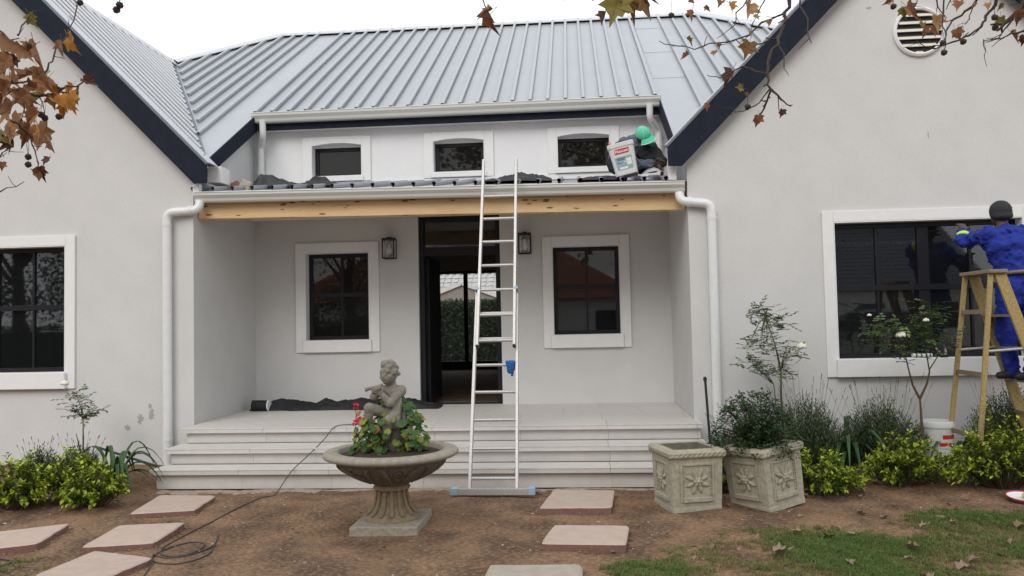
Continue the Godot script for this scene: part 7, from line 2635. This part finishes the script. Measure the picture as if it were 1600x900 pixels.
func build_surroundings() -> void:
	rng.seed = 55
	# seen through the hall: hedge and the neighbour's pale tiled roof
	hedge(Vector3(-9.0, -.1, -25.8), Vector3(1.5, 2.2, -24.6), 24000, .13, Color(.035, .06, .022), "clipped dark hedge seen through the rear door")
	var pale := textured(mix_texture(150, Color(.62, .61, .59), Color(.52, .51, .50), Color(.70, .69, .67), .02, .06, .2), 1.2, .85)
	var terr := textured(mix_texture(152, Color(.30, .12, .07), Color(.22, .09, .055), Color(.40, .19, .12), .02, .08, .35), 1.6, .9)
	var n := neighbour("pale tiled house beyond the hedge, seen through the rear door", -14.0, 6.0, -44.0, -34.0, 2.6, 5.6, 0.0, M.plaster_white, pale, -34.0)
	# its small front gable
	var off := -n.position
	var gb := MB.new()
	gb.prism(PackedVector2Array([Vector2(-6.6, 2.0), Vector2(-3.0, 2.0), Vector2(-3.0, 2.55), Vector2(-4.8, 3.22), Vector2(-6.6, 2.55)]), .2, Transform3D(Basis.IDENTITY, Vector3(0, 0, -33.4) + off))
	part("gable", gb, M.concrete, n)
	var bg := MB.new()
	for s in [-1, 1]:
		bar(bg, Vector3(-4.8, 3.27, -33.15) + off, Vector3(-4.8 + s * 2.0, 2.52, -33.15) + off, .10, .16, Vector3(0, 0, 1))
	part("barge_board", bg, M.trim, n)
	# garden strip behind the house
	# behind the viewer, mirrored in the windows
	neighbour("house with terracotta roof across the way, mirrored in the porch window", -16.0, 3.2, 20.0, 28.0, 3.0, 5.6, 4.0, M.plaster, terr, 20.0)
	neighbour("white gabled house across the way, mirrored in the big window", 9.0, 19.0, 21.0, 29.0, 3.2, 6.2, 0.0, M.plaster_white, M.fascia_cap, 21.0)
	var proto: Node3D = null
	var k := 0
	for e in [[-9.0, 9.5, 1.0, "spreading dark tree mirrored in the left window"], [-14.0, 12.0, 1.15, "tall dark tree left of the spreading one, behind the viewer"], [-19.5, 13.5, 1.0, "dark tree furthest left behind the viewer"], [-24.0, 14.5, 1.35, "added tall dark tree nearest the low hedge's far end"], [-21.5, 18.0, 1.45, "tallest dark tree added behind the viewer, over the hedge"], [-29.0, 17.0, 1.4, "dark tree added at the end of the row behind the viewer"], [-5.0, 14.0, .85, "small dark tree before the terracotta-roofed house"], [6.2, 15.0, .95, "dark tree between the two houses behind the viewer"], [24.0, 14.5, 1.1, "dark tree furthest right behind the viewer"]]:  # trees labelled as added are there to darken the left window
		var made := far_tree(Vector3(e[0], 0, e[1]), e[2], k * 1.3, e[3], proto)
		if proto == null:
			proto = made
		k += 1
	hedge(Vector3(-24.0, -.1, 8.6), Vector3(-3.0, 1.7, 9.6), 9000, .14, Color(.035, .06, .022), "low dark hedge added behind the viewer to darken the left window")  # added out of view, darkens the lower reflection in the left window
	build_car()

func build_car() -> void:
	var t := thing("parked_car", "silver grey car parked behind the viewer, mirrored in the big window", "car", Vector3(8.2, 0, 6.0), .15)
	var body := MB.new()
	var side := [[-2.2, .35], [-2.25, .75], [-2.1, 1.02], [-1.2, 1.08], [1.9, 1.12], [2.2, 1.0], [2.25, .4]]
	var cabin := [[-1.25, 1.08], [-.45, 1.72], [1.35, 1.76], [2.0, 1.12]]
	var loft := func(mb: MB, pts: Array, wl: float, wu: float, y0: float, y1: float) -> void:
		var poly := PackedVector2Array()
		for p in pts:
			poly.append(Vector2(p[0], p[1]))
		var width := func(y: float) -> float: return lerpf(wl, wu, clampf((y - y0) / (y1 - y0), 0.0, 1.0))
		var ids := Geometry2D.triangulate_polygon(poly)
		for q in range(0, ids.size(), 3):
			var v := []
			for r in 3:
				v.append(poly[ids[q + r]])
			for s in [-1.0, 1.0]:
				mb.tri(Vector3(v[0].x, v[0].y, s * width.call(v[0].y)), Vector3(v[1].x, v[1].y, s * width.call(v[1].y)), Vector3(v[2].x, v[2].y, s * width.call(v[2].y)))
		for q in poly.size():
			var a := poly[q]
			var b := poly[(q + 1) % poly.size()]
			mb.quad(Vector3(a.x, a.y, -width.call(a.y)), Vector3(b.x, b.y, -width.call(b.y)), Vector3(b.x, b.y, width.call(b.y)), Vector3(a.x, a.y, width.call(a.y)))
	loft.call(body, side, .88, .86, .3, 1.1)
	part("body", body, plain(lin(.42, .43, .44), .3, .3), t)
	var cab := MB.new()
	loft.call(cab, cabin, .84, .64, 1.08, 1.76)
	var cb := part("cabin", cab, plain(lin(.42, .43, .44), .3, .3), t)
	for s in [-1.0, 1.0]:
		for e in [[-1.0, -.42, -.05, -.05], [.05, .05, 1.2, 1.55]]:
			var g := MB.new()
			var wy := func(y: float) -> float: return s * (lerpf(.84, .64, (y - 1.08) / .68) + .006)
			g.quad(Vector3(e[0], 1.14, wy.call(1.14)), Vector3(e[3], 1.14, wy.call(1.14)), Vector3(e[2], 1.66, wy.call(1.66)), Vector3(e[1], 1.66, wy.call(1.66)))
			part("side_window", g, plain(lin(.02, .025, .03), .04), cb)
		for x in [-1.4, 1.4]:
			var wh := MB.new()
			wh.tube([Vector3(x, .34, s * .70), Vector3(x, .34, s * .89)], .34, 22)
			var w := part("wheel", wh, M.rubber, t)
			var rim := MB.new()
			rim.tube([Vector3(x, .34, s * .885), Vector3(x, .34, s * .90)], .21, 16)
			part("rim", rim, M.alu, w)


# ---------------------------------------------------------------- scene
func _ready() -> void:
	var cam := Camera3D.new()
	cam.name = "camera"
	cam.fov = 39.94
	cam.near = 0.05
	cam.far = 300.0
	cam.position = Vector3(0, 1.6, 0)
	cam.rotation = Vector3(0.0426, 0.0804, -0.0210)
	add_child(cam)
	cam.current = true
	var sky_m := ProceduralSkyMaterial.new()
	sky_m.sky_top_color = Color(0.955, 0.98, 1.0)
	sky_m.sky_horizon_color = Color(0.97, 0.985, 1.0)
	sky_m.sky_curve = 0.25
	sky_m.ground_bottom_color = Color(0.40, 0.36, 0.33)
	sky_m.ground_horizon_color = Color(0.55, 0.52, 0.50)
	var sky := Sky.new()
	sky.sky_material = sky_m
	var env := Environment.new()
	env.background_mode = Environment.BG_SKY
	env.sky = sky
	env.background_energy_multiplier = 1.0
	env.tonemap_mode = Environment.TONE_MAPPER_LINEAR
	env.tonemap_exposure = 1.30
	env.sdfgi_enabled = true
	env.ssao_enabled = true
	env.ssil_enabled = true
	var we := WorldEnvironment.new()
	we.name = "world_environment"
	we.environment = env
	add_child(we)
	var sun := DirectionalLight3D.new()
	sun.name = "sun"
	sun.light_energy = 0.45
	sun.light_angular_distance = 40.0
	sun.light_color = Color(1.0, 0.99, 0.98)
	sun.shadow_enabled = true
	sun.rotation_degrees = Vector3(-40, -14, 0)
	add_child(sun)

	ground_noise.seed = 4
	ground_noise.frequency = 0.5
	ground_noise.fractal_octaves = 3
	make_materials()
	build_ground()
	build_house()
	build_surroundings()
	build_spill()
	build_pavers()
	build_ladder()
	build_lanterns()
	build_urn()
	build_planters()
	build_stepladder()
	build_window_worker()
	build_roof_worker()
	build_buckets()
	build_cable()
	build_sheets()
	build_plants()
	build_tree()
	build_grass()
